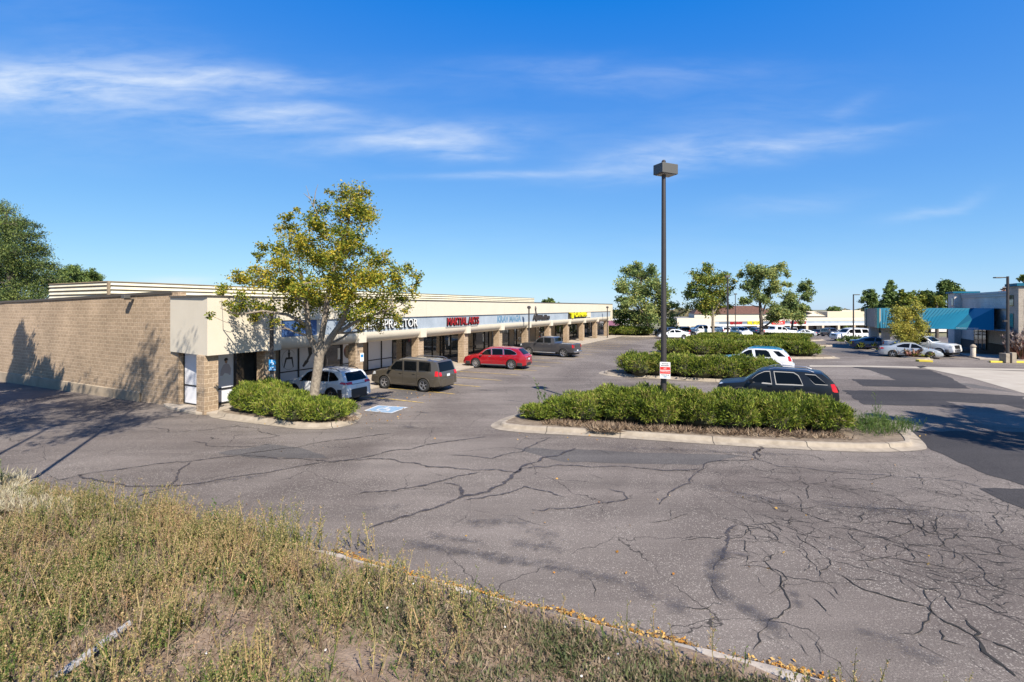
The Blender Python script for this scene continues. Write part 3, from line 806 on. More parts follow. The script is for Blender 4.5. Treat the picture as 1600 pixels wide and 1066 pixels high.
# ------------------------------------------------------------------ the long shop building
PIL = [13.25, 16.15] + [22.2 + 6.02 * k for k in range(10)]
QF = -21.65
def make_shops():
    root = empty('shop_building', W(13, -25))
    tag(root, 'long single storey shop building with tan block walls, cream fascia and square pillars', 'building')
    parts = []
    def part(name, mb, m, uv=False, **k):
        o = mb.build(name, m, uv=uv, **k); parts.append(o); return o
    # block end wall, its top falls gently away from the corner
    mb = MB()
    a = [W(13.1, -24.8, .0), W(13.45, -24.8, 0), W(13.45, -60, -.5), W(13.0, -60, -.5)]
    n = 14; rows = []
    for i in range(n + 1):
        q = -24.8 - 35.2 * i / n; zt = 5.52 - .36 * min(1, i / n * 35.2 / 19) - (.1 if i > 8 else 0)
        s0 = 13.1 - .0 * i
        rows.append([W(s0, q, -.6), W(s0, q, zt), W(s0 + .35, q, zt), W(s0 + .35, q, -.6)])
    mb.grid(rows); mb.f.append((0, 3, 2, 1)); mb.mi.append(0)
    part('end_wall', mb, M['block'], uv=True)
    mb = MB(); rows = []
    for i in range(n + 1):
        q = -25.3 - 34.7 * i / n; zt = 5.52 - .36 * min(1, i / n * 35.2 / 19) - (.1 if i > 8 else 0)
        rows.append([W(13.04, q, zt - .06), W(13.02, q, zt + .07), W(13.6, q, zt + .07), W(13.6, q, zt - .06)])
    mb.grid(rows, close=True); mb.f.append((0, 1, 2, 3)); mb.mi.append(0)
    part('wall_coping', mb, M['coping'])
    mb = MB(); mb.grid([[W(13.03, q, -.6), W(13.03, q, .42 - .02 * k), W(13.09, q, .46 - .02 * k)] for k, q in enumerate((-28.2, -34, -40, -48, -60))])
    mb.f.append((0, 1, 2)); mb.mi.append(0)
    part('footing', mb, mat('stained_footing', (.30, .235, .165), .95, scale=1.5, col2=(.43, .345, .25), bump=.3))
    # roof deck and far and back walls
    mb = MB(); mb.sbox(13.4, 77.6, -59, -22.2, 4.9, 5.02); part('roof', mb, M['roof'])
    mb = MB(); mb.sbox(77.3, 77.6, -59, -25.4, 0, 5.2); mb.sbox(13.4, 77.3, -59.3, -59.01, -.6, 5.1); part('rear_wall', mb, M['block'], uv=True)
    # fascia
    mb = MB()
    mb.prism([W(12.62, QF, 2.65), W(16.3, QF, 2.65), W(16.3, -25.36, 2.65), W(13.03, -25.36, 2.65)], 2.62)
    prof = [(-22.2, 5.27), (QF, 5.27), (QF, 4.12), (QF - .09, 4.12), (-22.2, 4.12)]
    mb.grid([[W(s, q, z) for q, z in prof] for s in (16.303, 77.0)], close=True)
    mb.sbox(77.003, 77.95, -25.3, QF, 2.62, 5.27)
    part('fascia', mb, M['stucco'])
    mb = MB(); mb.sbox(12.56, 78.0, -21.95, QF + .05, 5.273, 5.33); mb.prism([W(12.56, -21.951, 5.273), W(12.75, -21.951, 5.273), W(13.15, -25.36, 5.273), W(12.97, -25.36, 5.273)], .057)
    part('fascia_coping', mb, M['coping'])
    # control joints in the stucco
    mb = MB()
    for k in range(10): mb = MB(); mb.sbox(22.2 + 6.02 * k - .01, 22.2 + 6.02 * k + .01, QF + .001, QF + .004, 4.13, 5.26); part('fascia_joint', mb, M['stucco_tan'])
    mb = MB(); mb.sbox(18.8, 76.99, -22.2, QF - .09, 3.25, 4.118); part('sign_band', mb, M['band'])
    s0, s1 = s_at(429, QF), s_at(492, QF)
    mb = MB(); mb.sbox(16.31, s0, -22.2, QF - .002, 3.25, 4.118); mb.sbox(s0, 18.79, -22.2, QF - .09, 3.25, 4.118)
    part('band_end', mb, M['stucco'])
    mb = MB(); mb.sbox(s0 + .02, s_at(496, QF), QF - .088, QF - .05, 3.27, 4.10); part('blue_sign_panel', mb, M['band_dark'])
    # rounded lip under the band
    prof = [(-22.2, 3.248), (QF, 3.248)]
    for k in range(9):
        a = math.pi / 2 * k / 8
        prof.append((QF - .68 * (1 - math.cos(a)), 3.12 - .56 * math.sin(a)))
    prof += [(-22.62, 2.56), (-22.62, 2.75), (-22.7, 3.248)]
    mb = MB(); mb.grid([[W(s, q, z) for q, z in prof] for s in (16.303, 77.0)], close=True)
    part('rounded_lip', mb, M['stucco'], smooth=40)
    mb = MB(); mb.sbox(16.31, 77.3, -25.5, -22.72, 2.78, 2.85); mb.sbox(13.4, 16.29, -23.1, -22.2, 2.62, 2.648)
    part('soffit', mb, M['stucco_tan'])
    # storefront back wall (dark interior) and floor zone
    mb = MB(); mb.sbox(16.2, 77.3, -27.5, -26.2, .13, 2.9); part('interior', mb, M['inside'])
    # pillars
    for i, s in enumerate(PIL):
        e = empty('pillar', W(s - .31, -22.17, 0)); e.parent = root; e.matrix_parent_inverse = root.matrix_basis.inverted()
        mb = MB(); top = 2.649 if i == 0 else 2.62
        mb.sbox(s - .62, s, -22.5, -21.87, 0.0, top)
        c = mb.build('shaft', M['block'], uv=True, bevel=.02); adopt_to(c, root, e)
        if i >= 1:
            mb = MB()
            mb.prism([W(s - .64, -22.52, 2.621), W(s - .64, -21.85, 2.621), W(s + .02, -21.85, 2.621), W(s + .02, -22.52, 2.621)], .0)  if False else None
            mb.sbox(s - .64, s + .02, -22.9, -21.62 if i < 0 else QF + .03, 2.621, 3.21)
            c = mb.build('cap', M['stucco']); adopt_to(c, root, e)
    # storefronts: each bay its own part with frame and panes
    px_plan = [
        [(428, None), (436, 'w'), (466, 'fig'), (494, 'fig2'), (506, 'f'), (534, 'd'), (552, 'circ')],
        [(552, None), (574, 'w'), (595.5, 'f'), (613, 'f2'), (629.5, 'g'), (650, 'g')],
        [(650, None), (675.5, 'g'), (688, 'g'), (693, 'g'), (704, 'd'), (722, 'g')],
        [(722, None), (740, 'g'), (757, 'd'), (763.5, 'g'), (768, 'w'), (777, 'g')],
        [(777, None), (795, 'g'), (803, 'w'), (807, 'g'), (820, 'stk')],
        [(820, None), (836, 'w'), (850, 'red'), (855, 'g')],
        [(855, None), (868, 'g'), (876, 'd'), (883, 'g')],
        [(883, None), (896, 'stk'), (901, 'd'), (907, 'w')],
        [(907, None), (918, 'g'), (924, 'stk'), (928, 'g')],
        [(928, None), (936, 'g'), (944, 'stk'), (946, 'g')]]
    def storefront(s0, s1, q, plan, z0=.135, z1=2.78, midrail=.85):
        e = empty('storefront', W((s0 + s1) / 2, q)); e.parent = root; e.matrix_parent_inverse = root.matrix_basis.inverted()
        fr = MB(); L = s1 - s0; s = s0
        fr.sbox(s0, s1, q - .06, q + .06, z0, z0 + .10); fr.sbox(s0, s1, q - .06, q + .06, z1 - .08, z1)
        for k, (f, kind) in enumerate(plan):
            e1 = s + f * L
            fr.sbox(s - .035, s + .035, q - .07, q + .07, z0 + .10, z1 - .08)
            a, b = s + .036, e1 - .036
            if kind == 'w':
                pm = MB(); pm.sbox(a, b, q - .1, q + .03, z0 + .101, z1 - .081); adopt_to(pm.build('wall_panel', M['tanwall']), root, e)
            elif kind == 'd':
                dm = MB(); w = .09
                dm.sbox(a, a + w, q - .03, q + .045, z0 + .101, 2.3); dm.sbox(b - w, b, q - .03, q + .045, z0 + .101, 2.3)
                dm.sbox(a + w, b - w, q - .03, q + .045, 2.2, 2.3); dm.sbox(a + w, b - w, q - .03, q + .045, z0 + .101, z0 + .32)
                dm.sbox(a, b, q - .04, q + .05, 2.301, 2.36)
                d = adopt_to(dm.build('door', M['alu']), root, e)
                pm = MB(); pm.sbox(a + w + .001, b - w - .001, q - .01, q + .0, z0 + .321, 2.199); pm.sbox(a + .001, b - .001, q - .01, q, 2.361, z1 - .081)
                pm.mi = [0] * len(pm.f)
                adopt_to(pm.build('door_glass', M['glass']), root, e)
                hm = MB(); hm.tube([W(a + w + .06, q + .09, 1.0), W(a + w + .06, q + .09, 1.4)], [.015, .015], 6); adopt_to(hm.build('door_handle', M['chrome']), root, e)
                pm = MB(); pm.sbox(b - .34, b - .12, q + .005, q + .012, 1.25, 2.0); adopt_to(pm.build('door_notice', M['white']), root, e)
            else:
                film = kind in ('f', 'f2', 'fig', 'fig2', 'circ')
                lo = z0 + .101
                if film or k % 2 == 0:
                    fr.sbox(a, b, q - .05, q + .05, midrail, midrail + .06)
                    spans = [(lo, midrail - .001), (midrail + .061, z1 - .081)]
                else: spans = [(lo, z1 - .081)]
                for (za, zb) in spans:
                    pm = MB(); pm.sbox(a, b, q - .01, q, za, zb); adopt_to(pm.build('window_pane', M['whitefilm'] if film else M['glass']), root, e)
                Q = q + .004
                def pl(name, m, pts):   # pts in (s, z)
                    x = MB(); x.poly([W(u_, Q, v_) for u_, v_ in pts]); adopt_to(x.build(name, M[m]), root, e)
                cs = (a + b) / 2
                if kind == 'fig':      # standing figure leaning on two straight arms inside a ring
                    x = MB(); R0 = .50
                    ring = [(cs + R0 * math.cos(t), 1.6 + .62 * math.sin(t)) for t in np.linspace(.6, 5.4, 24)]
                    x.grid([[W(u_, Q, v_) for u_, v_ in ring], [W(cs + (u_ - cs) * .95, Q, 1.6 + (v_ - 1.6) * .96) for u_, v_ in ring]])
                    adopt_to(x.build('window_graphic', M['pole_grey']), root, e)
                    x = MB()
                    for seg in ([(-.03, 2.2), (.05, 2.2), (.07, 2.05), (-.05, 2.05)], [(-.08, 2.04), (.10, 2.04), (.06, 1.72), (-.05, 1.72)], [(-.22, 1.75), (.26, 1.75), (.2, 1.62), (-.16, 1.62)], [(-.24, 1.72), (-.14, 1.66), (-.32, 1.12), (-.38, 1.14)], [(.16, 1.66), (.26, 1.72), (.34, 1.12), (.28, 1.1)]):
                        x.poly([W(cs + u_, Q + .003, v_) for u_, v_ in seg])
                    adopt_to(x.build('window_figure', M['black']), root, e)
                if kind == 'fig2':
                    x = MB()
                    for seg in ([(-.35, 2.55), (.15, 2.5), (.3, 2.25), (-.05, 2.25)], [(.0, 2.35), (.32, 2.3), (.38, 1.8), (.1, 1.7)], [(.1, 1.75), (.36, 1.85), (.05, 1.35), (-.12, 1.4)], [(-.15, 1.45), (.1, 1.35), (-.28, 1.02), (-.4, 1.1)]):
                        x.poly([W(cs + u_, Q + .003, v_) for u_, v_ in seg])
                    adopt_to(x.build('window_figure', M['black']), root, e)
                if kind == 'circ':
                    x = MB(); x.poly([W(cs + .35 * math.cos(t), Q + .003, 1.7 + .45 * math.sin(t)) for t in np.linspace(0, 6.283, 24)[:-1]])
                    adopt_to(x.build('window_graphic', M['glass']), root, e)
                if kind == 'f2': pl('window_graphic', 'white', [(cs - .35, 1.75), (cs - .05, 1.55), (cs + .2, 1.3), (cs + .1, 1.6), (cs - .1, 1.7)])
                if kind in ('stk', 'red'):
                    rr = random.Random(int(s * 10))
                    for j in range(9):
                        x = MB()
                        u_, v_ = rr.uniform(a + .15, b - .3), rr.uniform(.8, 2.4); w_, h_ = rr.uniform(.1, .28), rr.uniform(.06, .22)
                        x.poly([W(u_, Q + .002, v_), W(u_ + w_, Q + .002, v_), W(u_ + w_, Q + .002, v_ + h_), W(u_, Q + .002, v_ + h_)])
                        adopt_to(x.build('window_sticker', M['white']), root, e)
                    if kind == 'red':
                        x = MB(); x.poly([W(cs - .2, Q + .004, .6), W(cs + .3, Q + .004, .6), W(cs + .3, Q + .004, 1.0), W(cs - .2, Q + .004, 1.0)]); adopt_to(x.build('window_poster', M['redface']), root, e)
            s = e1
        fr.sbox(s1 - .035, s1 + .035, q - .07, q + .07, z0 + .10, z1 - .08)
        adopt_to(fr.build('frame', M['alu']), root, e)
        return e
    for pl_ in px_plan:
        ss = [s_at(p_, -25.5) for p_, _ in pl_]; L_ = ss[-1] - ss[0]
        storefront(ss[0], ss[-1], -25.5, [((b_ - a_) / L_, k_) for a_, b_, (_, k_) in zip(ss, ss[1:], pl_[1:])])
    mb = MB(); mb.sbox(16.0, s_at(428, -25.5) - .04, -25.6, -25.45, .13, 2.78); parts.append(mb.build('side_wall', M['tanwall']))
    # corner shop: posters in the first bay and a white panel in its return wall
    PS, PG = s_at(366, -23.0), s_at(399, -23.0)
    e1 = storefront(13.42, 15.9, -23.0, [((PS - 13.42) / 2.48, 'f'), ((PG - PS) / 2.48, 'g'), ((15.9 - PG) / 2.48, 'f')], z1=2.62)
    Q = -22.994; x = MB()
    hair = [(.30, 2.25), (.36, 2.34), (.47, 2.34), (.52, 2.2), (.44, 2.24), (.36, 2.18)]
    x.poly([W(PS - .82 + u_, Q + .004, v_) for u_, v_ in hair]); adopt_to(x.build('poster_hair', M['black']), root, e1)
    x = MB(); x.poly([W(PS - .82 + .41 + .065 * math.cos(t), Q + .003, 2.17 + .10 * math.sin(t)) for t in np.linspace(0, 6.283, 16)[:-1]]); adopt_to(x.build('poster_face', mat('poster_skin', (.45, .26, .17), .6)), root, e1)
    x = MB(); x.poly([W(PS - .82 + u_, Q + .002, v_) for u_, v_ in [(.12, 1.5), (.62, 1.5), (.66, 1.8), (.55, 2.02), (.42, 2.08), (.28, 2.02), (.16, 1.8)]]); adopt_to(x.build('poster_coat', mat('poster_coat', (.52, .46, .48), .6)), root, e1)
    x = MB(); x.poly([W(PS - .82 + u_, Q + .003, v_) for u_, v_ in [(.08, 1.25), (.70, 1.25), (.52, 1.56), (.34, 1.62)]]); adopt_to(x.build('poster_paper', M['white']), root, e1)
    mb = MB(); s = 13.36
    mb.sbox(s - .03, s + .03, -24.8, -24.72, .135, 2.65); mb.sbox(s - .03, s + .03, -22.6, -22.53, .135, 2.65); mb.sbox(s - .03, s + .03, -24.72, -22.6, 1.02, 1.08)
    mb.sbox(s - .03, s + .03, -24.72, -22.6, .135, .2); mb.sbox(s - .03, s + .03, -24.72, -22.6, 2.58, 2.65)
    f = mb.build('return_frame', M['alu']); parts.append(f)
    for (za, zb) in ((.201, 1.019), (1.081, 2.579)):
        mb = MB(); mb.sbox(s - .008, s, -24.719, -22.601, za, zb); parts.append(mb.build('return_panel', M['whitefilm']))
    # floodlight on the end wall
    sq = -28.9
    mb = MB(); mb.sbox(12.72, 13.09, sq - .12, sq + .12, 5.18, 5.25); mb.sbox(12.62, 12.9, sq - .17, sq + .17, 5.24, 5.42)
    parts.append(mb.build('wall_light', M['lamp_metal'], bevel=.02))
    adopt(root, *parts)
    # louvred screen round the roof machinery
    rs = empty('roof_screen', W(14.3, -35, 5.0)); tag(rs, 'cream louvred metal screen standing on the flat roof of the shop building', 'roof screen')
    z0, n, zt = 5.05, 5, 6.33; hgt = (zt - z0) / n
    mbs, mbe = MB(), MB()
    def run(a, b, nrm):
        for k in range(n):
            za = z0 + k * hgt; zb = za + hgt
            o1 = nrm * .0; o2 = nrm * .10
            A, B = Vector(a), Vector(b)
            up = lambda p, z, o: Vector((p.x, p.y, z)) + o
            mbs.quad(up(A, za + .07, o2), up(B, za + .07, o2), up(B, zb, o1), up(A, zb, o1))
            mbe.quad(up(A, za, o1), up(B, za, o1), up(B, za + .069, o2), up(A, za + .069, o2))
    run(W(14.6, -43), W(14.6, -35.0), -DV); run(W(14.6, -35.0), W(76, -35.0), NV)
    mbe.sbox(14.5, 14.62, -35.05, -34.9, z0, zt + .02); mbe.sbox(14.48, 76, -35.04, -34.93, zt, zt + .05); mbe.sbox(14.5, 14.6, -43, -35.05, zt, zt + .05)
    o1 = mbs.build('louvres', M['screen']); o2 = mbe.build('louvre_frame', M['screen_brown']); adopt(rs, o1, o2)
    mb = MB()
    for k in range(12): mb.sbox(18 + 5 * k, 18.1 + 5 * k, -35.2, -35.06, z0 - .03, zt)
    o3 = mb.build('posts', M['screen_brown']); adopt(rs, o3)
def adopt_to(child, root, e):
    """child built in world coordinates, its parent e already sits below root"""
    child.parent = e
    child.matrix_parent_inverse = (root.matrix_basis @ e.matrix_parent_inverse @ e.matrix_basis).inverted()
    return child
_empty = empty
def _fix():
    pass
make_shops()

# ------------------------------------------------------------------ shop signs (channel letters on the band)
def band_text(name, body, px0, px1, z0, z1, m, label, q=QF - .085, depth=.12, shear=0, bold=0.02, shadow=None):
    s0, s1 = s_at(px0, q), s_at(px1, q)
    o = text_mesh(name, body, s1 - s0, z1 - z0, depth, M[m], frame(W(s0, q, z0), DV), shear=shear, bold=bold)
    if shadow: adopt(o, text_mesh('letter_shadow_outline', body, s1 - s0 + .05, z1 - z0 + .05, depth - .02, M['black'], frame(W(s0 - .03, q, z0 - .05), DV), shear=shear, bold=bold + .03))  # black offset copy paints the letters' cast shadow and dark outline
    return o
e = band_text('shop_sign', 'CHIROPRACTOR', 556, 651, 3.42, 3.98, 'white', '', shadow=1, bold=.0)
tag(e, 'white raised letters on the pale blue band, half hidden by the autumn tree', 'shop sign')
e = band_text('shop_sign', 'MARTIAL ARTS', 698, 747, 3.36, 3.98, 'red', '', bold=.0, shadow=1)
tag(e, 'red raised letters reading MARTIAL ARTS on the pale blue band', 'shop sign')
s0 = s_at(694, QF)
mb = MB(); mb.sbox(s_at(696, QF), s_at(746, QF), QF - .086, QF + .03, 3.18, 3.26); adopt(e, mb.build('raceway', M['pole_grey']))
e = band_text('shop_sign', 'KRAV MAGA', 777, 814, 3.34, 3.99, 'ghost', '', depth=.006, bold=.05)
tag(e, 'faded dark blue ghost lettering left on the pale blue band', 'shop sign')
e = band_text('shop_sign', 'NJRKellian', 832, 858, 3.22, 3.95, 'pole', '', shear=.35, bold=.05)
tag(e, 'dark slanting script letters with a small figure above on the band', 'shop sign')
mb = MB(); s = s_at(836, QF)
for a, b in (((0, 3.8), (.12, 4.3)), ((.12, 4.3), (.02, 4.62)), ((.1, 4.2), (.45, 3.98))):
    mb.tube([W(s + a[0], QF + .02, a[1]), W(s + b[0], QF + .02, b[1])], [.09, .11], 6)
mb.tube([W(s + .05, QF + .02, 4.62), W(s + .05, QF + .02, 4.9)], [.15, .05], 8)
adopt(e, mb.build('figure', M['pole']))
e = empty('shop_sign', W(s_at(889, QF), QF, 3.4)); tag(e, 'yellow block letters with a dark edge near the far end of the band', 'shop sign')
a = band_text('letters', 'TJ DINER', 889, 916, 3.32, 4.08, 'yellow', '', bold=.01, depth=.2); adopt(e, a)
mb = MB(); mb.sbox(s_at(888.5, QF), s_at(917, QF), QF - .087, QF - .08, 3.28, 4.1); adopt(e, mb.build('backing', M['pole']))
mb = MB(); mb.sbox(s_at(918, QF), s_at(923, QF), QF - .087, QF - .0, 3.35, 4.05); adopt(e, mb.build('side_panel', M['stucco']))

# ------------------------------------------------------------------ poles and signs
def sign_plate(name, loc, w, h, facing, fields, material='white', th=.01):
    """flat plate centred at loc, facing = horizontal direction it faces; fields = list of (x0,x1,z0,z1,material) or text"""
    f = Vector(facing).normalized(); x = Vector((-f.y, f.x, 0)); x = Vector((0, 0, 1)).cross(f)
    mb = MB(); c = Vector(loc); up = Vector((0, 0, 1))
    r = .05 * h; pts = []
    for (sx, sz, a0) in ((1, -1, -90), (1, 1, 0), (-1, 1, 90), (-1, -1, 180)):
        for k in range(4):
            a = R(a0 + 30 * k); pts.append(c + x * (sx * (w / 2 - r) + r * math.cos(a)) + up * (sz * (h / 2 - r) + r * math.sin(a)))
    mb.prism(pts, f * th)
    o = mb.build(name, M[material])
    for k, fd in enumerate(fields):
        if isinstance(fd[0], str):
            t, x0, x1, z0, z1, m = fd
            tm = text_mesh('lettering', t, x1 - x0, z1 - z0, .002, M[m], frame(c + x * x0 + up * z0 + f * (th + .003), x)); adopt(o, tm)
        else:
            x0, x1, z0, z1, m = fd
            b = MB(); b.prism([c + x * x0 + up * z0 + f * (th + .001), c + x * x1 + up * z0 + f * (th + .001), c + x * x1 + up * z1 + f * (th + .001), c + x * x0 + up * z1 + f * (th + .001)], f * .001)
            adopt(o, b.build('panel', M[m]))
    return o
lp = Vector((U(1037) * 19.3, 19.3, 0))
def tall_lamp():
    root = empty('street_lamp', lp); tag(root, 'tall brown parking lot lamp with a boxy head, standing in the front hedge', 'street lamp')
    mb = MB(); H = 10.65
    mb.tube([(0, 0, 0), (0, 0, 3), (0, 0, 7), (0, 0, H)], [.120, .112, .095, .080], 14)
    o = mb.build('pole', M['pole'], parent=root, smooth=40)
    # shoebox heads: two, pointing to either side of the pole
    for k, (ang, w) in enumerate(((R(25), .62), (R(205), .50))):
        c, s = math.cos(ang), math.sin(ang)
        T = lambda x, y, z: (x * c - y * s, x * s + y * c, z)
        hm = MB(); z0, z1 = H - .52, H - .12
        if k: continue
        hm.prism([T(-.30, -.27, z0), T(.50, -.27, z0), T(.50, .27, z0), T(-.30, .27, z0)], z1 - z0)
        h = hm.build('lamp_head', M['lamp_metal'], parent=root, bevel=.015)
        lm = MB(); lm.prism([T(-.22, -.22, z0 - .02), T(.44, -.22, z0 - .02), T(.44, .22, z0 - .02), T(-.22, .22, z0 - .02)], .018)
        lm.build('lens', M['lens'], parent=h)
    mb = MB(); mb.tube([(0, 0, H), (0, 0, H + .06)], [.09, .05], 10); mb.build('pole_cap', M['pole'], parent=root)
tall_lamp()
d = -Vector((lp.x, lp.y, 0)).normalized()
c = Vector((U(1040) * 19.1, 19.16, 4.8 - (578.5 - 480) * 19.1 / F)) 
o = sign_plate('tow_sign', c + d * .12, .40, .66, d, [(-.19, .19, .015, .135, 'redface'), (-.19, .19, -.135, -.01, 'redface'),
    ('NOTICE', -.12, .12, .24, .29, 'pole'), ('PRIVATE PROPERTY', -.15, .15, .17, .21, 'pole'), ('NO', -.05, .05, .04, .11, 'white'), ('PARKING', -.16, .16, -.08, -.015, 'white'), ('VEHICLES WILL BE', -.15, .15, -.2, -.165, 'pole'), ('TOWED', -.06, .06, -.28, -.23, 'blue')])
tag(o, 'white no parking notice with a red middle fixed low on the tall lamp pole', 'sign')

def wall_lamp(px, q, ztop, label, lower=None, r=.07):
    s = s_at(px, q); p = W(s, q); z0 = .13 if q < -20.1 else 0
    root = empty('light_pole', (p.x, p.y, z0)); tag(root, label, 'light pole', 'slim light poles along the shop front')
    mb = MB()
    if lower: mb.tube([(0, 0, lower), (0, 0, ztop - z0)], [r * 1.25, r * 1.2], 10)
    else: mb.tube([(0, 0, 0), (0, 0, ztop - z0)], [r, r], 10)
    mb.build('shaft', M['pole'], parent=root, smooth=40)
    if lower:
        mb = MB(); mb.tube([(0, 0, 0), (0, 0, lower)], [r, r], 10); mb.build('lower_shaft', M['pole_grey'], parent=root, smooth=40)
    mb = MB(); mb.tube([(0, 0, ztop - z0), (0, 0, ztop - z0 + .05), (0, 0, ztop - z0 + .22), (0, 0, ztop - z0 + .3)], [.06, .19, .19, .08], 12)
    mb.build('lamp_head', M['pole'], parent=root, smooth=40)
    mb = MB(); mb.box(-.14, .14, -.14, .14, .0, .03); mb.build('base_plate', M['pole'], parent=root)
    return p
pA = wall_lamp(424.5, -20.9, 4.55, 'slim dark light pole beside the autumn tree with a blue sign on it', lower=1.45, r=.075)
wall_lamp(826.5, -20.75, 4.62, 'slim dark light pole just behind the charcoal pickup')
wall_lamp(949, -20.75, 4.62, 'slim dark light pole at the far end of the shop front')
dd = -Vector((pA.x, pA.y, 0)).normalized()
def chair_symbol(o, c, f, sc):
    x = Vector((0, 0, 1)).cross(f); up = Vector((0, 0, 1)); T = lambda a, b: c + x * a * sc + up * b * sc + f * .016
    mb = MB(); ring = [(-.04 + .2 * math.cos(t), -.12 + .2 * math.sin(t)) for t in np.linspace(2.1, 6.3, 14)]
    mb.grid([[T(a, b) for a, b in ring], [T(-.04 + (a + .04) * .72, -.12 + (b + .12) * .72) for a, b in ring]])
    for pl in ([(-.1, .25), (-.1, -.05), (-.02, -.05), (-.02, .25)], [(-.02, .02), (-.02, -.06), (.14, -.06), (.14, .02)], [(.08, -.06), (.2, -.32), (.28, -.3), (.16, -.04)], [(-.12, .4), (-.12, .28), (0, .28), (0, .4)]):
        mb.poly([T(a, b) for a, b in pl])
    adopt(o, mb.build('wheelchair_symbol', M['white']))
Y = pA.y - .1
c1 = Vector((U(425.5) * Y, Y, 4.8 - (566.5 - 480) * Y / F)); c2 = Vector((U(425.5) * Y, Y, 4.8 - (575 - 480) * Y / F))
o = sign_plate('accessible_parking_sign', c1, .30, .28, dd, [], 'blue'); chair_symbol(o, c1, dd, .3); tag(o, 'blue square accessible parking sign on the slim pole, upper of the two', 'sign')
o = sign_plate('van_sign', c2 - Vector((0, 0, .02)), .30, .22, dd, [('VAN', -.11, .11, .0, .07, 'white'), ('ACCESSIBLE', -.13, .13, -.08, -.03, 'white')], 'blue'); tag(o, 'blue sign plate with small white words, lower of the two on the slim pole', 'sign')
c3 = W(PIL[2] - .30, -21.84, 1.95)
sp = W(PIL[2] - .35, -21.6, 1.75)
o = sign_plate('parking_sign', W(PIL[2] - .12, -21.865, 1.7) , .30, .52, NV, [(-.1, .1, .0, .17, 'blue')], 'white'); tag(o, 'small pale accessible parking sign fixed to a block pillar', 'sign')

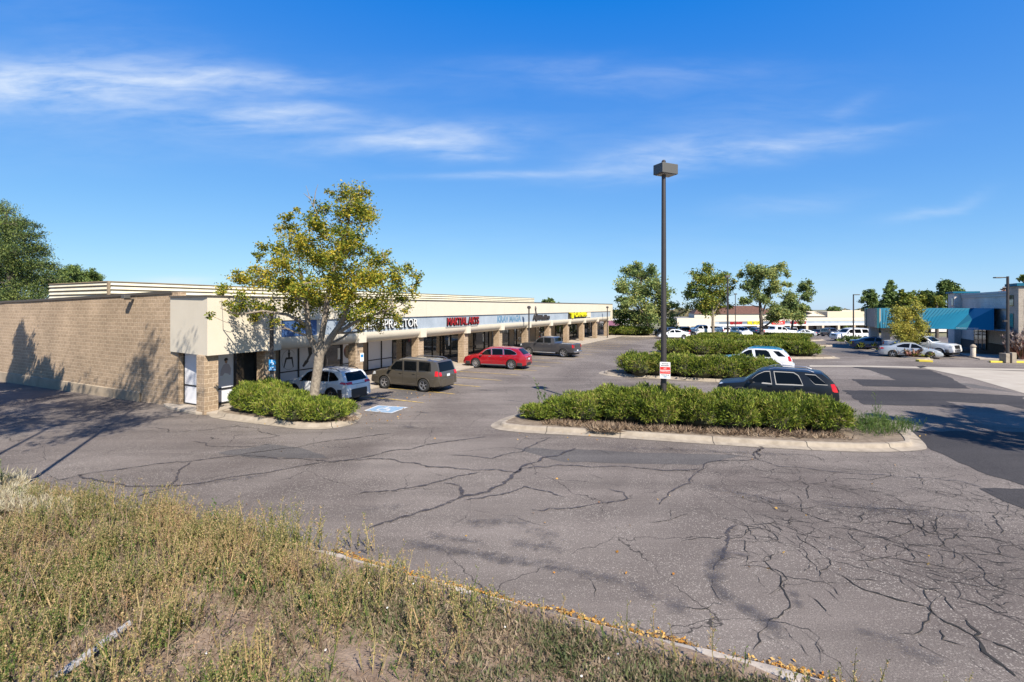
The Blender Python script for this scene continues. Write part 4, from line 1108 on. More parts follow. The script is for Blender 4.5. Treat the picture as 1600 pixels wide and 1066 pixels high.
# ------------------------------------------------------------------ vehicles
def interp(pts, x):
    if x <= pts[0][0]: return pts[0][1]
    for (a, b), (c, d) in zip(pts, pts[1:]):
        if x <= c: return b + (d - b) * (x - a) / (c - a) if c > a else d
    return pts[-1][1]
def make_car(spec, paint, name, detail=True):
    L, Wd = spec['L'], spec['W']; hw = Wd / 2; top = spec['top']; belt = spec['belt']; zs = spec.get('sill', .30)
    Rw = spec['R']; xw = spec['wheels']; tum = spec.get('tumble', .26); Ra = Rw * 1.14
    root = empty(name)
    def w(x):
        e = max(0, (abs(x) - (L / 2 - .75)) / .75); return hw * (1 - spec.get('taper', .15) * e ** 2.4)
    def zt(x): return interp(top, x)
    def zb(x): return min(interp(belt, x), zt(x) - .03)
    def z0(x):
        z = zs
        for c in xw:
            d = abs(x - c)
            if d < Ra: z = max(z, Rw + math.sqrt(Ra * Ra - d * d))
        e = max(0, (abs(x) - (L / 2 - .45)) / .45)
        return min(z + .06 * e * e, zb(x) - .05)
    def ys(x, z):
        b = zb(x)
        if z <= b:
            t = (z - zs) / max(.2, b - zs); return w(x) * (.955 + .045 * math.sin(math.pi * min(1, max(0, t * .85 + .12)))) 
        return w(x) * .965 - .015 - (z - b) * tum
    def ring(x):
        a, b, t = z0(x), zb(x), zt(x); pts = []
        for k in range(8):
            z = a + (b - a) * k / 7; pts.append((ys(x, z), z))
        ze = max(b + .004, t - .06)
        for k in range(1, 6):
            z = b + (ze - b) * k / 5; pts.append((ys(x, z), z))
        ye = pts[-1][0]
        for k in range(1, 7):
            u = 1 - k / 6; pts.append((ye * u, ze + (t - ze) * (1 - u ** 3.5)))
        return pts
    xs = set(np.linspace(-L / 2, L / 2, 60)); xs |= {p[0] for p in top}
    for c in xw:
        for d in np.linspace(-1, 1, 13): xs.add(c + Ra * math.sin(d * math.pi / 2) * .999)
    xs = sorted(x for x in xs if -L / 2 <= x <= L / 2)
    rows = []
    for x in xs:
        r = ring(x); rows.append([(x, y, z) for y, z in r] + [(x, -y, z) for y, z in reversed(r[:-1])])
    mb = MB(); mb.grid(rows); m = len(rows[0])
    mb.f.append(tuple(reversed(range(m)))); mb.mi.append(0); o = (len(rows) - 1) * m; mb.f.append(tuple(o + k for k in range(m))); mb.mi.append(0)
    body = mb.build('body', M[paint], parent=root, smooth=32)
    # dark underbody and wheel wells
    mb = MB(); mb.box(-L / 2 + .12, L / 2 - .12, -hw + .24, hw - .24, .24, min(zb(0), .85)); mb.build('underbody', M['trim'], parent=root)
    def xr_at(z, y, rear=True):
        """x of the rear (front) surface at height z"""
        lo, hi = (-L / 2, 0) if rear else (L / 2, 0)
        for _ in range(26):
            mx = (lo + hi) / 2
            t = zt(mx); ye = ys(mx, max(zb(mx) + .004, t - .06)); u = min(1, abs(y) / ye); ze = max(zb(mx) + .004, t - .06)
            zz = ze + (t - ze) * (1 - u ** 3.5)
            if zz < z: lo = mx
            else: hi = mx
        return (lo + hi) / 2
    def side_patch(nm, poly, m_, off=.008, par=None, sides=(1, -1), cols=14):
        x0, x1 = min(p[0] for p in poly), max(p[0] for p in poly)
        def span(x):
            zz = []
            for a, b in zip(poly, poly[1:] + poly[:1]):
                if abs(a[0] - b[0]) < 1e-9:
                    if abs(a[0] - x) < 1e-6: zz += [a[1], b[1]]
                elif min(a[0], b[0]) - 1e-9 <= x <= max(a[0], b[0]) + 1e-9:
                    zz.append(a[1] + (b[1] - a[1]) * (x - a[0]) / (b[0] - a[0]))
            return min(zz), max(zz)
        out = []
        for sd in sides:
            rows = []
            for x in np.linspace(x0 + 1e-4, x1 - 1e-4, cols):
                lo, hi = span(x); rows.append([(x, sd * (ys(x, z) + off), z) for z in np.linspace(lo, hi, 5)])
            if sd > 0: rows = [r[::-1] for r in rows]
            b = MB(); b.grid(rows); out.append(b.build(nm, M[m_], parent=par or root, smooth=60))
        return out
    def end_patch(nm, y0, y1, za, zb_, m_, off=.012, rear=True, par=None, ny=9, nz=5):
        rows = []
        for z in np.linspace(za, zb_, nz):
            rows.append([(xr_at(z, y, rear) + (-off if rear else off), y, z) for y in np.linspace(y0, y1, ny)])
        if not rear: rows = rows[::-1]
        b = MB(); b.grid(rows); return b.build(nm, M[m_], parent=par or root, smooth=60)
    glass = spec.get('glass', 'carglass')
    for poly in spec['side_windows']:
        if spec.get('chrome'):
            cx = sum(p[0] for p in poly) / len(poly); cz = sum(p[1] for p in poly) / len(poly)
            side_patch('window_trim', [(cx + (x - cx) * 1.07, cz + (z - cz) * 1.16) for x, z in poly], spec['chrome'], .004)
        side_patch('side_window', poly, glass, .009)
    for nm, rear in (('windshield', False), ('rear_window', True)):
        k = spec.get('ws' if not rear else 'rw')
        if not k: continue
        za, zc, yw = k; rows = []
        for i, z in enumerate(np.linspace(za, zc, 7)):
            yy = yw - (z - za) * tum * .9
            rows.append([(xr_at(z, y, rear) + (.012 if not rear else -.012), y, z + .004) for y in np.linspace(-yy, yy, 13)])
        if not rear: rows = rows[::-1]
        b = MB(); b.grid(rows); b.build(nm, M['carglass'], parent=root, smooth=60)
    # wheels
    for c in xw:
        for sd in (1, -1):
            e = empty('wheel', (c, sd * (hw - .12), Rw)); e.parent = root
            mb = MB(); prof = [(Rw * .66, .115), (Rw * .80, .125), (Rw * .95, .115), (Rw, .09), (Rw, -.09), (Rw * .95, -.11), (Rw * .6, -.11)]
            n = 28; mb.grid([[(r * math.cos(2 * math.pi * k / n), y, r * math.sin(2 * math.pi * k / n)) for r, y in prof] for k in range(n + 1)])
            mb.build('tyre', M['tyre'], parent=e, smooth=45)
            rb = MB(); ns = spec.get('spokes', 5); yo = sd * .085
            rr = Rw * .67
            rb.grid([[(rr * math.cos(2 * math.pi * k / n), sd * .11, rr * math.sin(2 * math.pi * k / n)), (rr * .90 * math.cos(2 * math.pi * k / n), sd * .10, rr * .90 * math.sin(2 * math.pi * k / n)), (rr * .88 * math.cos(2 * math.pi * k / n), sd * .02, rr * .88 * math.sin(2 * math.pi * k / n))] for k in range(n + 1)])
            for k in range(ns):
                a = 2 * math.pi * k / ns + .3; ww = .30 if ns <= 6 else .17
                pts = [(rr * .12 * math.cos(a - .9), rr * .12 * math.sin(a - .9)), (rr * .93 * math.cos(a - ww * .55), rr * .93 * math.sin(a - ww * .55)), (rr * .93 * math.cos(a + ww * .55), rr * .93 * math.sin(a + ww * .55)), (rr * .12 * math.cos(a + .9), rr * .12 * math.sin(a + .9))]
                A = [(x, sd * .095, z) for x, z in pts]; B = [(x, sd * .05, z) for x, z in pts]
                rb.add(A + B, [(0, 1, 2, 3), (7, 6, 5, 4), (0, 4, 5, 1), (1, 5, 6, 2), (2, 6, 7, 3), (3, 7, 4, 0)])
            rb.tube([(0, sd * .04, 0), (0, sd * .105, 0)], [rr * .2, rr * .16], 12)
            rb.build('rim', M[spec.get('rim', 'rim')], parent=e, smooth=40)
            bk = MB(); bk.tube([(0, sd * -.02, 0), (0, sd * .0, 0)], [rr * .9, rr * .9], 20); bk.build('brake_disc', M['trim'], parent=e)
            # lip of the wheel arch
            mb = MB(); rows = []
            for t in np.linspace(-.12, math.pi + .12, 19):
                row = []
                for r_, of in ((Ra * .985, -.03), (Ra * .99, .014), (Ra * 1.12, .016), (Ra * 1.14, .0)):
                    x = c + r_ * math.cos(t); z = max(zs - .02, Rw + r_ * math.sin(t)); row.append((x, sd * (ys(x, min(z, zb(x) - .01)) + of), z))
                rows.append(row if sd < 0 else row[::-1])
            mb.grid(rows); mb.build('arch_trim', M[spec.get('arch', paint)], parent=root, smooth=40)
    # sills, bumpers
    clad = spec.get('clad', 'trim'); ch = spec.get('clad_h', .16)
    if ch:
        for sd in (1, -1):
            b = MB(); a, c = xw[0] + Ra * 1.05, xw[1] - Ra * 1.05
            rows = [[(x, sd * (ys(x, z) + of), z) for z, of in ((zs - .03, -.05), (zs - .01, .012), (zs + ch, .014), (zs + ch + .01, 0))] for x in np.linspace(a, c, 6)]
            b.grid(rows if sd < 0 else [r[::-1] for r in rows]); b.build('sill', M[clad], parent=root)
    for rear in (True, False):
        sgn = -1 if rear else 1; b = MB(); rows = []
        bh = spec.get('bump_r' if rear else 'bump_f', .28)
        for z, of in ((zs - .02, -.03), (zs, .035), (zs + bh * .6, .05), (zs + bh, .04), (zs + bh + .015, .0)):
            rows.append([(sgn * (L / 2 - .34 * abs(u) ** 5 + of), (w(L / 2 - .34 * abs(u) ** 5) * .97 + of * .5) * u, z) for u in np.linspace(-1, 1, 17)])
        b.grid(rows if rear else [r[::-1] for r in rows])
        # wrap round the corner to the wheel arch
        for sd in (1, -1):
            rw_ = []; xe = (xw[0] - Ra * 1.08) if rear else (xw[1] + Ra * 1.08)
            for x in np.linspace(sgn * (L / 2 - .30), xe, 5):
                rw_.append([(x, sd * (ys(x, z) + of), z) for z, of in ((zs - .02, -.03), (zs, .02), (zs + bh, .022), (zs + bh + .015, 0))])
            b.grid(rw_)
        b.build('bumper', M[spec.get('bumper', clad)], parent=root, smooth=40)
    # lamps, plates and small things
    for sd in (1, -1):
        for t in spec.get('tail', []):
            kind, a = t
            if kind == 'side': side_patch('tail_lamp', a, 'tail', .014, sides=(sd,), cols=5)
            else:
                y0, y1, za, zc = a; end_patch('tail_lamp', *(sorted((sd * y0, sd * y1))), za, zc, 'tail', .016)
        for t in spec.get('head', []):
            kind, a = t
            if kind == 'side': side_patch('headlight', a, 'headlamp', .014, sides=(sd,), cols=5)
            else:
                y0, y1, za, zc = a; end_patch('headlight', *(sorted((sd * y0, sd * y1))), za, zc, 'headlamp', .016, rear=False)
    pz = spec.get('plate', .85)
    end_patch('number_plate', -.16, .16, pz, pz + .14, 'plate', .022, ny=3, nz=3)
    if spec.get('garnish'): g0, g1, gz0, gz1, gm = spec['garnish']; end_patch('tailgate_trim', g0, g1, gz0, gz1, gm, .018)
    if spec.get('grille'): g0, g1, gz0, gz1 = spec['grille']; end_patch('grille', g0, g1, gz0, gz1, 'black', .014, rear=False)
    for sd in (1, -1):
        mx = spec.get('mirror', (.75, 1.05)); x, z = mx; y = ys(x, z) + .02
        b = MB(); b.add([(x - .02, sd * y, z), (x + .07, sd * y, z), (x + .07, sd * (y + .07), z + .02), (x - .02, sd * (y + .07), z + .02), (x - .06, sd * (y + .20), z + .02), (x + .09, sd * (y + .20), z + .02), (x - .06, sd * (y + .20), z + .17), (x + .06, sd * (y + .19), z + .16), (x - .06, sd * (y + .04), z + .17), (x + .07, sd * (y + .04), z + .16), (x - .05, sd * (y + .03), z + .02)],
              [(0, 1, 2, 3), (10, 2, 5, 4), (4, 5, 7, 6), (6, 7, 9, 8), (10, 8, 9, 2), (10, 4, 6, 8), (2, 9, 7, 5)])
        b.build('mirror', M[spec.get('mirror_m', paint)], parent=root, smooth=40)
        for (hx, hz) in spec.get('handles', []):
            b = MB(); y = ys(hx, hz)
            b.box(hx - .09, hx + .09, min(sd * (y), sd * (y + .035)), max(sd * y, sd * (y + .035)), hz - .018, hz + .018); b.build('door_handle', M[spec.get('handle_m', 'chrome')], parent=root, bevel=.008)
        if spec.get('rails'):
            xa, xb = spec['rails']; b = MB(); pts = []
            for x in np.linspace(xa, xb, 9):
                e = 0 if x in (xa, xb) else .055; yy = ys(x, zt(x) - .06) - .09; pts.append((x, sd * yy, zt(x) + e - .02))
            b.tube(pts, [.02] * 9, 6); b.build('roof_rail', M[spec.get('rail_m', 'trim')], parent=root, smooth=60)
    # shut lines
    b = MB()
    for x in spec.get('seams', []):
        for sd in (1, -1):
            rows = [[(x - .006, sd * (ys(x, z) + .0035), z), (x + .006, sd * (ys(x, z) + .0035), z)] for z in np.linspace(max(z0(x) + .02, zs + ch), zb(x), 8)]
            b.grid(rows if sd < 0 else [r[::-1] for r in rows])
    if spec.get('seams'): b.build('shut_line', M['black'], parent=root)
    for extra in spec.get('extras', []): extra(root, ys, zt, zb)
    return root
def place_car(root, x, y, heading, label, cat='car', group=None):
    zc = zg(x, y); root.location = (x, y, zc); 
    hx, hy = math.cos(R(heading)), math.sin(R(heading))
    pitch = math.atan2(zg(x + hx, y + hy) - zg(x - hx, y - hy), 2)
    root.rotation_euler = (0, -pitch, R(heading)); tag(root, label, cat, group)
    return root

CROSS = dict(L=4.62, W=1.86, R=.36, wheels=(-1.33, 1.37), sill=.30, tumble=.30,
    top=[(-2.31, .62), (-2.28, .92), (-2.22, 1.06), (-1.98, 1.42), (-1.80, 1.60), (-1.2, 1.655), (-.3, 1.68), (.25, 1.64), (.55, 1.53), (1.15, 1.12), (1.3, 1.07), (1.95, .98), (2.2, .86), (2.30, .62)],
    belt=[(-2.3, 1.04), (-1.0, 1.0), (.9, .94), (1.3, .98), (2.2, .82)],
    side_windows=[[(.98, 1.0), (.52, 1.42), (.05, 1.52), (.02, 1.02)], [(-.06, 1.02), (-.04, 1.53), (-.95, 1.52), (-1.02, 1.08)], [(-1.10, 1.10), (-1.03, 1.51), (-1.35, 1.48), (-1.72, 1.24), (-1.7, 1.18)]],
    ws=(1.16, 1.56, .70), rw=(1.12, 1.52, .66), clad='trim', clad_h=.14, arch='trim', bump_r=.42, bump_f=.3,
    tail=[('side', [(-2.26, .96), (-1.85, 1.02), (-1.88, 1.12), (-2.2, 1.08)]), ('end', (.42, .80, .97, 1.09))],
    head=[('end', (.45, .80, .82, .93)), ('side', [(2.2, .78), (1.85, .86), (1.9, .94), (2.18, .86)])], grille=(-.4, .4, .72, .86),
    plate=.80, rails=(-1.6, .2), rail_m='trim', handles=[(.1, .93), (-.9, .96)], handle_m='p_white', seams=[.98, 0, -1.03], mirror=(.85, 1.02), garnish=(-.5, .5, .955, .975, 'trim'), chrome='trim')
BOXY = dict(L=4.86, W=1.98, R=.375, wheels=(-1.38, 1.395), sill=.33, tumble=.20, taper=.10,
    top=[(-2.43, .66), (-2.41, 1.02), (-2.36, 1.12), (-2.20, 1.62), (-2.08, 1.76), (-1.5, 1.82), (-.2, 1.845), (.45, 1.80), (.68, 1.72), (1.18, 1.22), (1.3, 1.17), (2.1, 1.08), (2.34, 1.0), (2.43, .7)],
    belt=[(-2.4, 1.14), (.9, 1.11), (1.3, 1.10), (2.3, .96)],
    side_windows=[[(1.06, 1.16), (.62, 1.62), (.12, 1.67), (.10, 1.14)], [(.02, 1.14), (.04, 1.67), (-.86, 1.68), (-.88, 1.15)], [(-1.02, 1.16), (-1.0, 1.68), (-1.78, 1.66), (-1.86, 1.18)]],
    ws=(1.24, 1.74, .78), rw=(1.16, 1.66, .76), clad='p_brown', clad_h=.10, arch='p_brown', bump_r=.42, bump_f=.42, bumper='p_brown', spokes=5,
    tail=[('side', [(-2.36, .92), (-2.14, .92), (-2.14, 1.20), (-2.34, 1.20)]), ('end', (.66, .90, .92, 1.14))],
    head=[('end', (.5, .85, .84, 1.0)), ('side', [(2.3, .8), (2.02, .84), (2.05, 1.0), (2.28, .98)])], grille=(-.45, .45, .78, .98),
    plate=.86, rails=(-1.9, .3), rail_m='rimdark', handles=[(.22, 1.0), (-.72, 1.0)], handle_m='p_brown', seams=[1.08, .06, -.93], mirror=(.92, 1.14), chrome='trim')
WAGON = dict(L=5.27, W=1.93, R=.385, wheels=(-1.50, 1.49), sill=.30, tumble=.30, taper=.20,
    top=[(-2.63, .66), (-2.60, .94), (-2.52, 1.08), (-2.12, 1.44), (-1.92, 1.60), (-1.2, 1.68), (-.2, 1.71), (.45, 1.67), (.75, 1.56), (1.30, 1.16), (1.45, 1.11), (2.2, 1.0), (2.48, .86), (2.62, .6)],
    belt=[(-2.6, 1.06), (-1.5, 1.06), (1.0, 1.0), (1.4, 1.01), (2.4, .84)],
    side_windows=[[(1.12, 1.06), (.66, 1.44), (.22, 1.53), (.18, 1.07)], [(.12, 1.07), (.16, 1.54), (-.78, 1.55), (-.80, 1.10)], [(-.86, 1.10), (-.84, 1.55), (-1.35, 1.51), (-1.78, 1.34), (-1.92, 1.20), (-1.75, 1.14)]],
    ws=(1.20, 1.60, .72), rw=(1.16, 1.56, .66), clad='rimdark', clad_h=.06, arch='p_red', bump_r=.22, bump_f=.22, bumper='trim', spokes=9,
    tail=[('end', (.05, .80, .93, 1.01))], head=[('end', (.5, .8, .8, .9))], grille=(-.4, .4, .6, .86),
    plate=.72, handles=[(.30, .96), (-.66, .98)], seams=[1.15, .15, -.83], mirror=(.95, 1.06), chrome='chrome', rails=None)
def bed(root, ys, zt, zb):
    b = MB(); b.box(-2.72, -1.02, -.72, .72, 1.285, 1.30); b.build('bed_shade', M['trim'], parent=root)  # dark slab on the closed top, painted shade of the bed hollow
    b = MB(); b.box(-3.12, -2.86, -.80, .80, .46, .62); b.build('step_bumper', M['chrome'], parent=root, bevel=.03)
    for sd in (1, -1):
        b = MB(); b.tube([(-1.05, sd * .99, .40), (1.35, sd * .99, .40)], [.045, .045], 8); b.build('running_board', M['chrome'], parent=root, smooth=40)
TRUCK = dict(L=5.85, W=2.02, R=.41, wheels=(-1.86, 1.82), sill=.46, tumble=.20, taper=.08,
    top=[(-2.925, .80), (-2.91, 1.28), (-2.85, 1.32), (-1.02, 1.34), (-.94, 1.42), (-.86, 1.82), (-.70, 1.90), (.1, 1.945), (.55, 1.93), (.78, 1.84), (1.30, 1.40), (1.4, 1.36), (2.55, 1.28), (2.82, 1.18), (2.92, .8)],
    belt=[(-2.9, 1.27), (-1.0, 1.30), (-.9, 1.30), (1.2, 1.28), (1.4, 1.28), (2.75, 1.12)],
    side_windows=[[(1.14, 1.34), (.72, 1.74), (.28, 1.80), (.26, 1.33)], [(.18, 1.33), (.20, 1.80), (-.52, 1.80), (-.56, 1.34)]],
    ws=(1.42, 1.86, .78), rw=(1.46, 1.80, .68), clad='trim', clad_h=0, arch='p_grey', bump_r=.10, bump_f=.30, bumper='trim', spokes=6,
    tail=[('side', [(-2.90, .92), (-2.78, .92), (-2.74, 1.24), (-2.88, 1.24)]), ('end', (.80, .93, .92, 1.20))],
    head=[('end', (.55, .90, .98, 1.16)), ('side', [(2.84, .95), (2.62, .98), (2.64, 1.14), (2.82, 1.14)])], grille=(-.52, .52, .80, 1.14),
    plate=.58, handles=[(.36, 1.18), (-.40, 1.18)], seams=[1.18, .22, -.66], mirror=(1.0, 1.30), extras=[bed], garnish=(-.5, .5, 1.0, 1.12, 'p_grey'))
SPORT = dict(L=4.85, W=1.90, R=.37, wheels=(-1.36, 1.42), sill=.34, tumble=.27, taper=.13,
    top=[(-2.42, .70), (-2.40, 1.0), (-2.34, 1.14), (-2.05, 1.50), (-1.82, 1.68), (-1.2, 1.745), (-.1, 1.765), (.40, 1.72), (.66, 1.62), (1.26, 1.16), (1.4, 1.12), (2.1, 1.02), (2.34, .92), (2.42, .7)],
    belt=[(-2.4, 1.12), (.9, 1.06), (1.3, 1.05), (2.3, .9)],
    side_windows=[[(1.08, 1.12), (.70, 1.46), (.42, 1.60), (.16, 1.62), (.14, 1.10)], [(.0, 1.10), (.02, 1.62), (-.72, 1.62), (-.92, 1.50), (-1.06, 1.13)], [(-1.18, 1.58), (-1.55, 1.57), (-1.98, 1.20), (-1.52, 1.20)]],
    ws=(1.20, 1.66, .72), rw=(1.20, 1.62, .68), clad='trim', clad_h=.2, arch='trim', bump_r=.34, bump_f=.34,
    tail=[('side', [(-2.38, .88), (-2.18, .88), (-2.10, 1.22), (-2.26, 1.24)]), ('end', (.68, .84, .90, 1.16))],
    head=[('end', (.5, .8, .82, .96))], grille=(-.4, .4, .72, .92),
    plate=.80, rails=(-1.5, .25), rail_m='rim', handles=[(.2, .98), (-.86, 1.0)], handle_m='p_black', seams=[1.1, .07, -1.08], mirror=(.95, 1.10), mirror_m='p_black', chrome='pole_grey')
SEDAN = dict(L=4.70, W=1.80, R=.33, wheels=(-1.35, 1.38), sill=.24, tumble=.32, taper=.18,
    top=[(-2.35, .60), (-2.32, .98), (-1.75, 1.06), (-1.55, 1.10), (-.95, 1.36), (-.5, 1.44), (.1, 1.46), (.40, 1.40), (1.12, 1.0), (1.25, .96), (1.9, .84), (2.2, .70), (2.35, .5)],
    belt=[(-2.3, .94), (-1.6, .96), (1.0, .88), (1.2, .88), (2.2, .66)],
    side_windows=[[(.92, .95), (.40, 1.28), (.02, 1.33), (.0, .94)], [(-.06, .94), (-.04, 1.34), (-.5, 1.31), (-1.05, 1.10), (-1.0, .98)]],
    ws=(1.02, 1.37, .68), rw=(1.12, 1.34, .62), clad='p_silver', clad_h=0, arch='p_silver', bumper='p_silver', bump_r=.2, bump_f=.2,
    tail=[('side', [(-2.3, .74), (-1.98, .80), (-2.0, .90), (-2.28, .92)]), ('end', (.45, .80, .76, .92))],
    head=[('end', (.45, .80, .60, .72)), ('side', [(2.2, .55), (1.85, .62), (1.85, .72), (2.15, .66)])], grille=(-.35, .35, .48, .60),
    plate=.72, handles=[(.15, .86)], seams=[.96, -.03, -1.05], mirror=(.85, .95))
def variant(spec, **k):
    d = dict(spec); d.update(k); return d
def rear_note(root, ys, zt, zb):
    pass
c = make_car(variant(CROSS, rail_m='trim'), 'p_white', 'parked_car'); place_car(c, -9.75, 25.25, 153, 'white crossover with black roof rails and bumper, parked behind the autumn tree', 'car', 'cars parked at the shops')
c = make_car(BOXY, 'p_brown', 'parked_car'); place_car(c, -5.85, 28.55, 155, 'boxy brown-grey sport utility parked nose in before the white window panels', 'car', 'cars parked at the shops')
c = make_car(WAGON, 'p_red', 'parked_car'); place_car(c, -1.15, 38.25, 160, 'low red wagon with chrome window trim parked beside a block pillar', 'car', 'cars parked at the shops')
c = make_car(TRUCK, 'p_grey', 'parked_truck'); place_car(c, 3.75, 47.55, 150, 'charcoal crew cab pickup with chrome rear bumper parked beyond the red wagon', 'pickup', 'cars parked at the shops')
c = make_car(variant(SPORT, glass='carglass'), 'p_black', 'parked_car'); c.scale = (1.06, 1.04, 1.04); place_car(c, 13.0, 23.75, 152, 'black sport utility with grey roof rails half hidden behind the front hedge', 'car', 'cars parked between the hedges')
def sky_sheen(root, ys, zt, zb):  # overlays painting the sky's reflection on a white roof and hood
    for x0, x1, nm in ((-2.0, .42, 'roof_sheen'), (1.42, 2.25, 'hood_sheen')):
        rows = []
        for x in np.linspace(x0, x1, 12):
            t = zt(x); ye = ys(x, max(zb(x) + .004, t - .06)) * .93
            rows.append([(x, ye * u, max(zb(x) + .004, t - .06) + min(.06, t - zb(x)) * (1 - abs(u * .93) ** 3.5) + .008) for u in np.linspace(-1, 1, 15)])
        b = MB(); b.grid(rows); o = b.build(nm, M['p_sheen'], parent=root, smooth=50)
c = make_car(variant(SPORT, L=5.05, arch='p_white', clad_h=0, bumper='p_white', handle_m='p_white', mirror_m='p_white', rail_m='p_sheen', rails=(-1.7, .3), extras=[sky_sheen], chrome=None), 'p_white', 'parked_car')
place_car(c, 18.5, 36.5, 152, 'white sport utility, sky reflection painted blue on roof and hood, between two hedges', 'car', 'cars parked between the hedges')
# by the grey building
c = make_car(variant(SEDAN), 'p_silver', 'parked_car'); p = G(1452, 561); place_car(c, p.x - .5, p.y + 1.6, -34, 'silver-white sedan facing the drive beside the reddish shrubs', 'car', 'cars by the grey building')
c = make_car(variant(SEDAN, clad='p_dblue', arch='p_dblue', bumper='p_dblue'), 'p_dblue', 'parked_car'); p = G(1412, 551); place_car(c, p.x, p.y + 4.0, -34, 'dark blue sedan behind the stone canopy column', 'car', 'cars by the grey building')
c = make_car(variant(TRUCK, arch='p_white', bumper='chrome', clad_h=0), 'p_white', 'parked_truck'); p = G(1482, 557.5); place_car(c, p.x - 1.0, p.y + 2.0, -62, 'white pickup facing out beneath the teal metal canopy', 'pickup', 'cars by the grey building')
# the far lot: copies of a few plain kinds
lite = dict(handles=[], seams=[], chrome=None)
protos = {}
def far_car(kind, pn, px, py, heading, label, cat='car', group='cars in the far lot', dy=0):
    key = (kind, pn)
    base = {'s': SEDAN, 'x': CROSS, 't': TRUCK, 'b': BOXY}[kind]
    if key not in protos:
        o = protos[key] = make_car(variant(base, arch=pn, clad=pn, bumper=pn, **lite), pn, 'parked_truck' if kind == 't' else 'parked_car')
    else: o = copy_tree(protos[key])
    p = G(px, py); place_car(o, p.x, p.y + dy, heading, label, cat, group)
    return o
far_car('s', 'p_white', 1052, 529, 175, 'white sedan parked beyond the tall lamp pole, nearest the left clump of trees')
far_car('x', 'p_dblue', 1040, 526.5, 100, 'dark blue car behind the white sedan by the left tree')
far_car('x', 'p_black', 1068, 526, 80, 'black car in the far lot left of the long white pickup')
far_car('t', 'p_white', 1098, 526, 175, 'white pickup in front of the left end of the far shops')
far_car('s', 'p_silver', 1083, 524, 80, 'silver sedan parked close to the left end of the far shops')
far_car('x', 'p_white', 1127, 524.5, 95, 'white hatchback in front of the red far sign')
far_car('s', 'p_red', 1144, 525, 170, 'dark red sedan in the far lot behind the thin lamp pole')
far_car('x', 'p_white', 1158, 527, 268, 'white van-like car facing us beside the thin lamp pole')
far_car('x', 'p_dblue', 1178, 524, 95, 'dark car in shadow before the yellow far sign')
far_car('t', 'p_white', 1214, 527.5, 5, 'white pickup with a long bed before the middle of the far shops')
far_car('b', 'p_tan', 1232, 524, 90, 'tan boxy car parked under the far shop front')
far_car('s', 'p_silver', 1255, 525.5, 170, 'silver sedan in front of the right-hand red far sign')
far_car('s', 'p_black', 1277, 525, 262, 'black sedan between the silver sedan and the parked dark sport utility')
far_car('b', 'p_grey', 1297, 526, 262, 'grey sport utility facing us near the walking person')
far_car('b', 'p_white', 1337, 533.5, 178, 'white sport utility beside the round bush near the right lamp', dy=1)
far_car('x', 'p_silver', 1310, 522, 178, 'silver car behind the small round green bush')
far_car('s', 'p_white', 972, 513.5, 10, 'white car outside the far restaurant with the purple awning', dy=0)

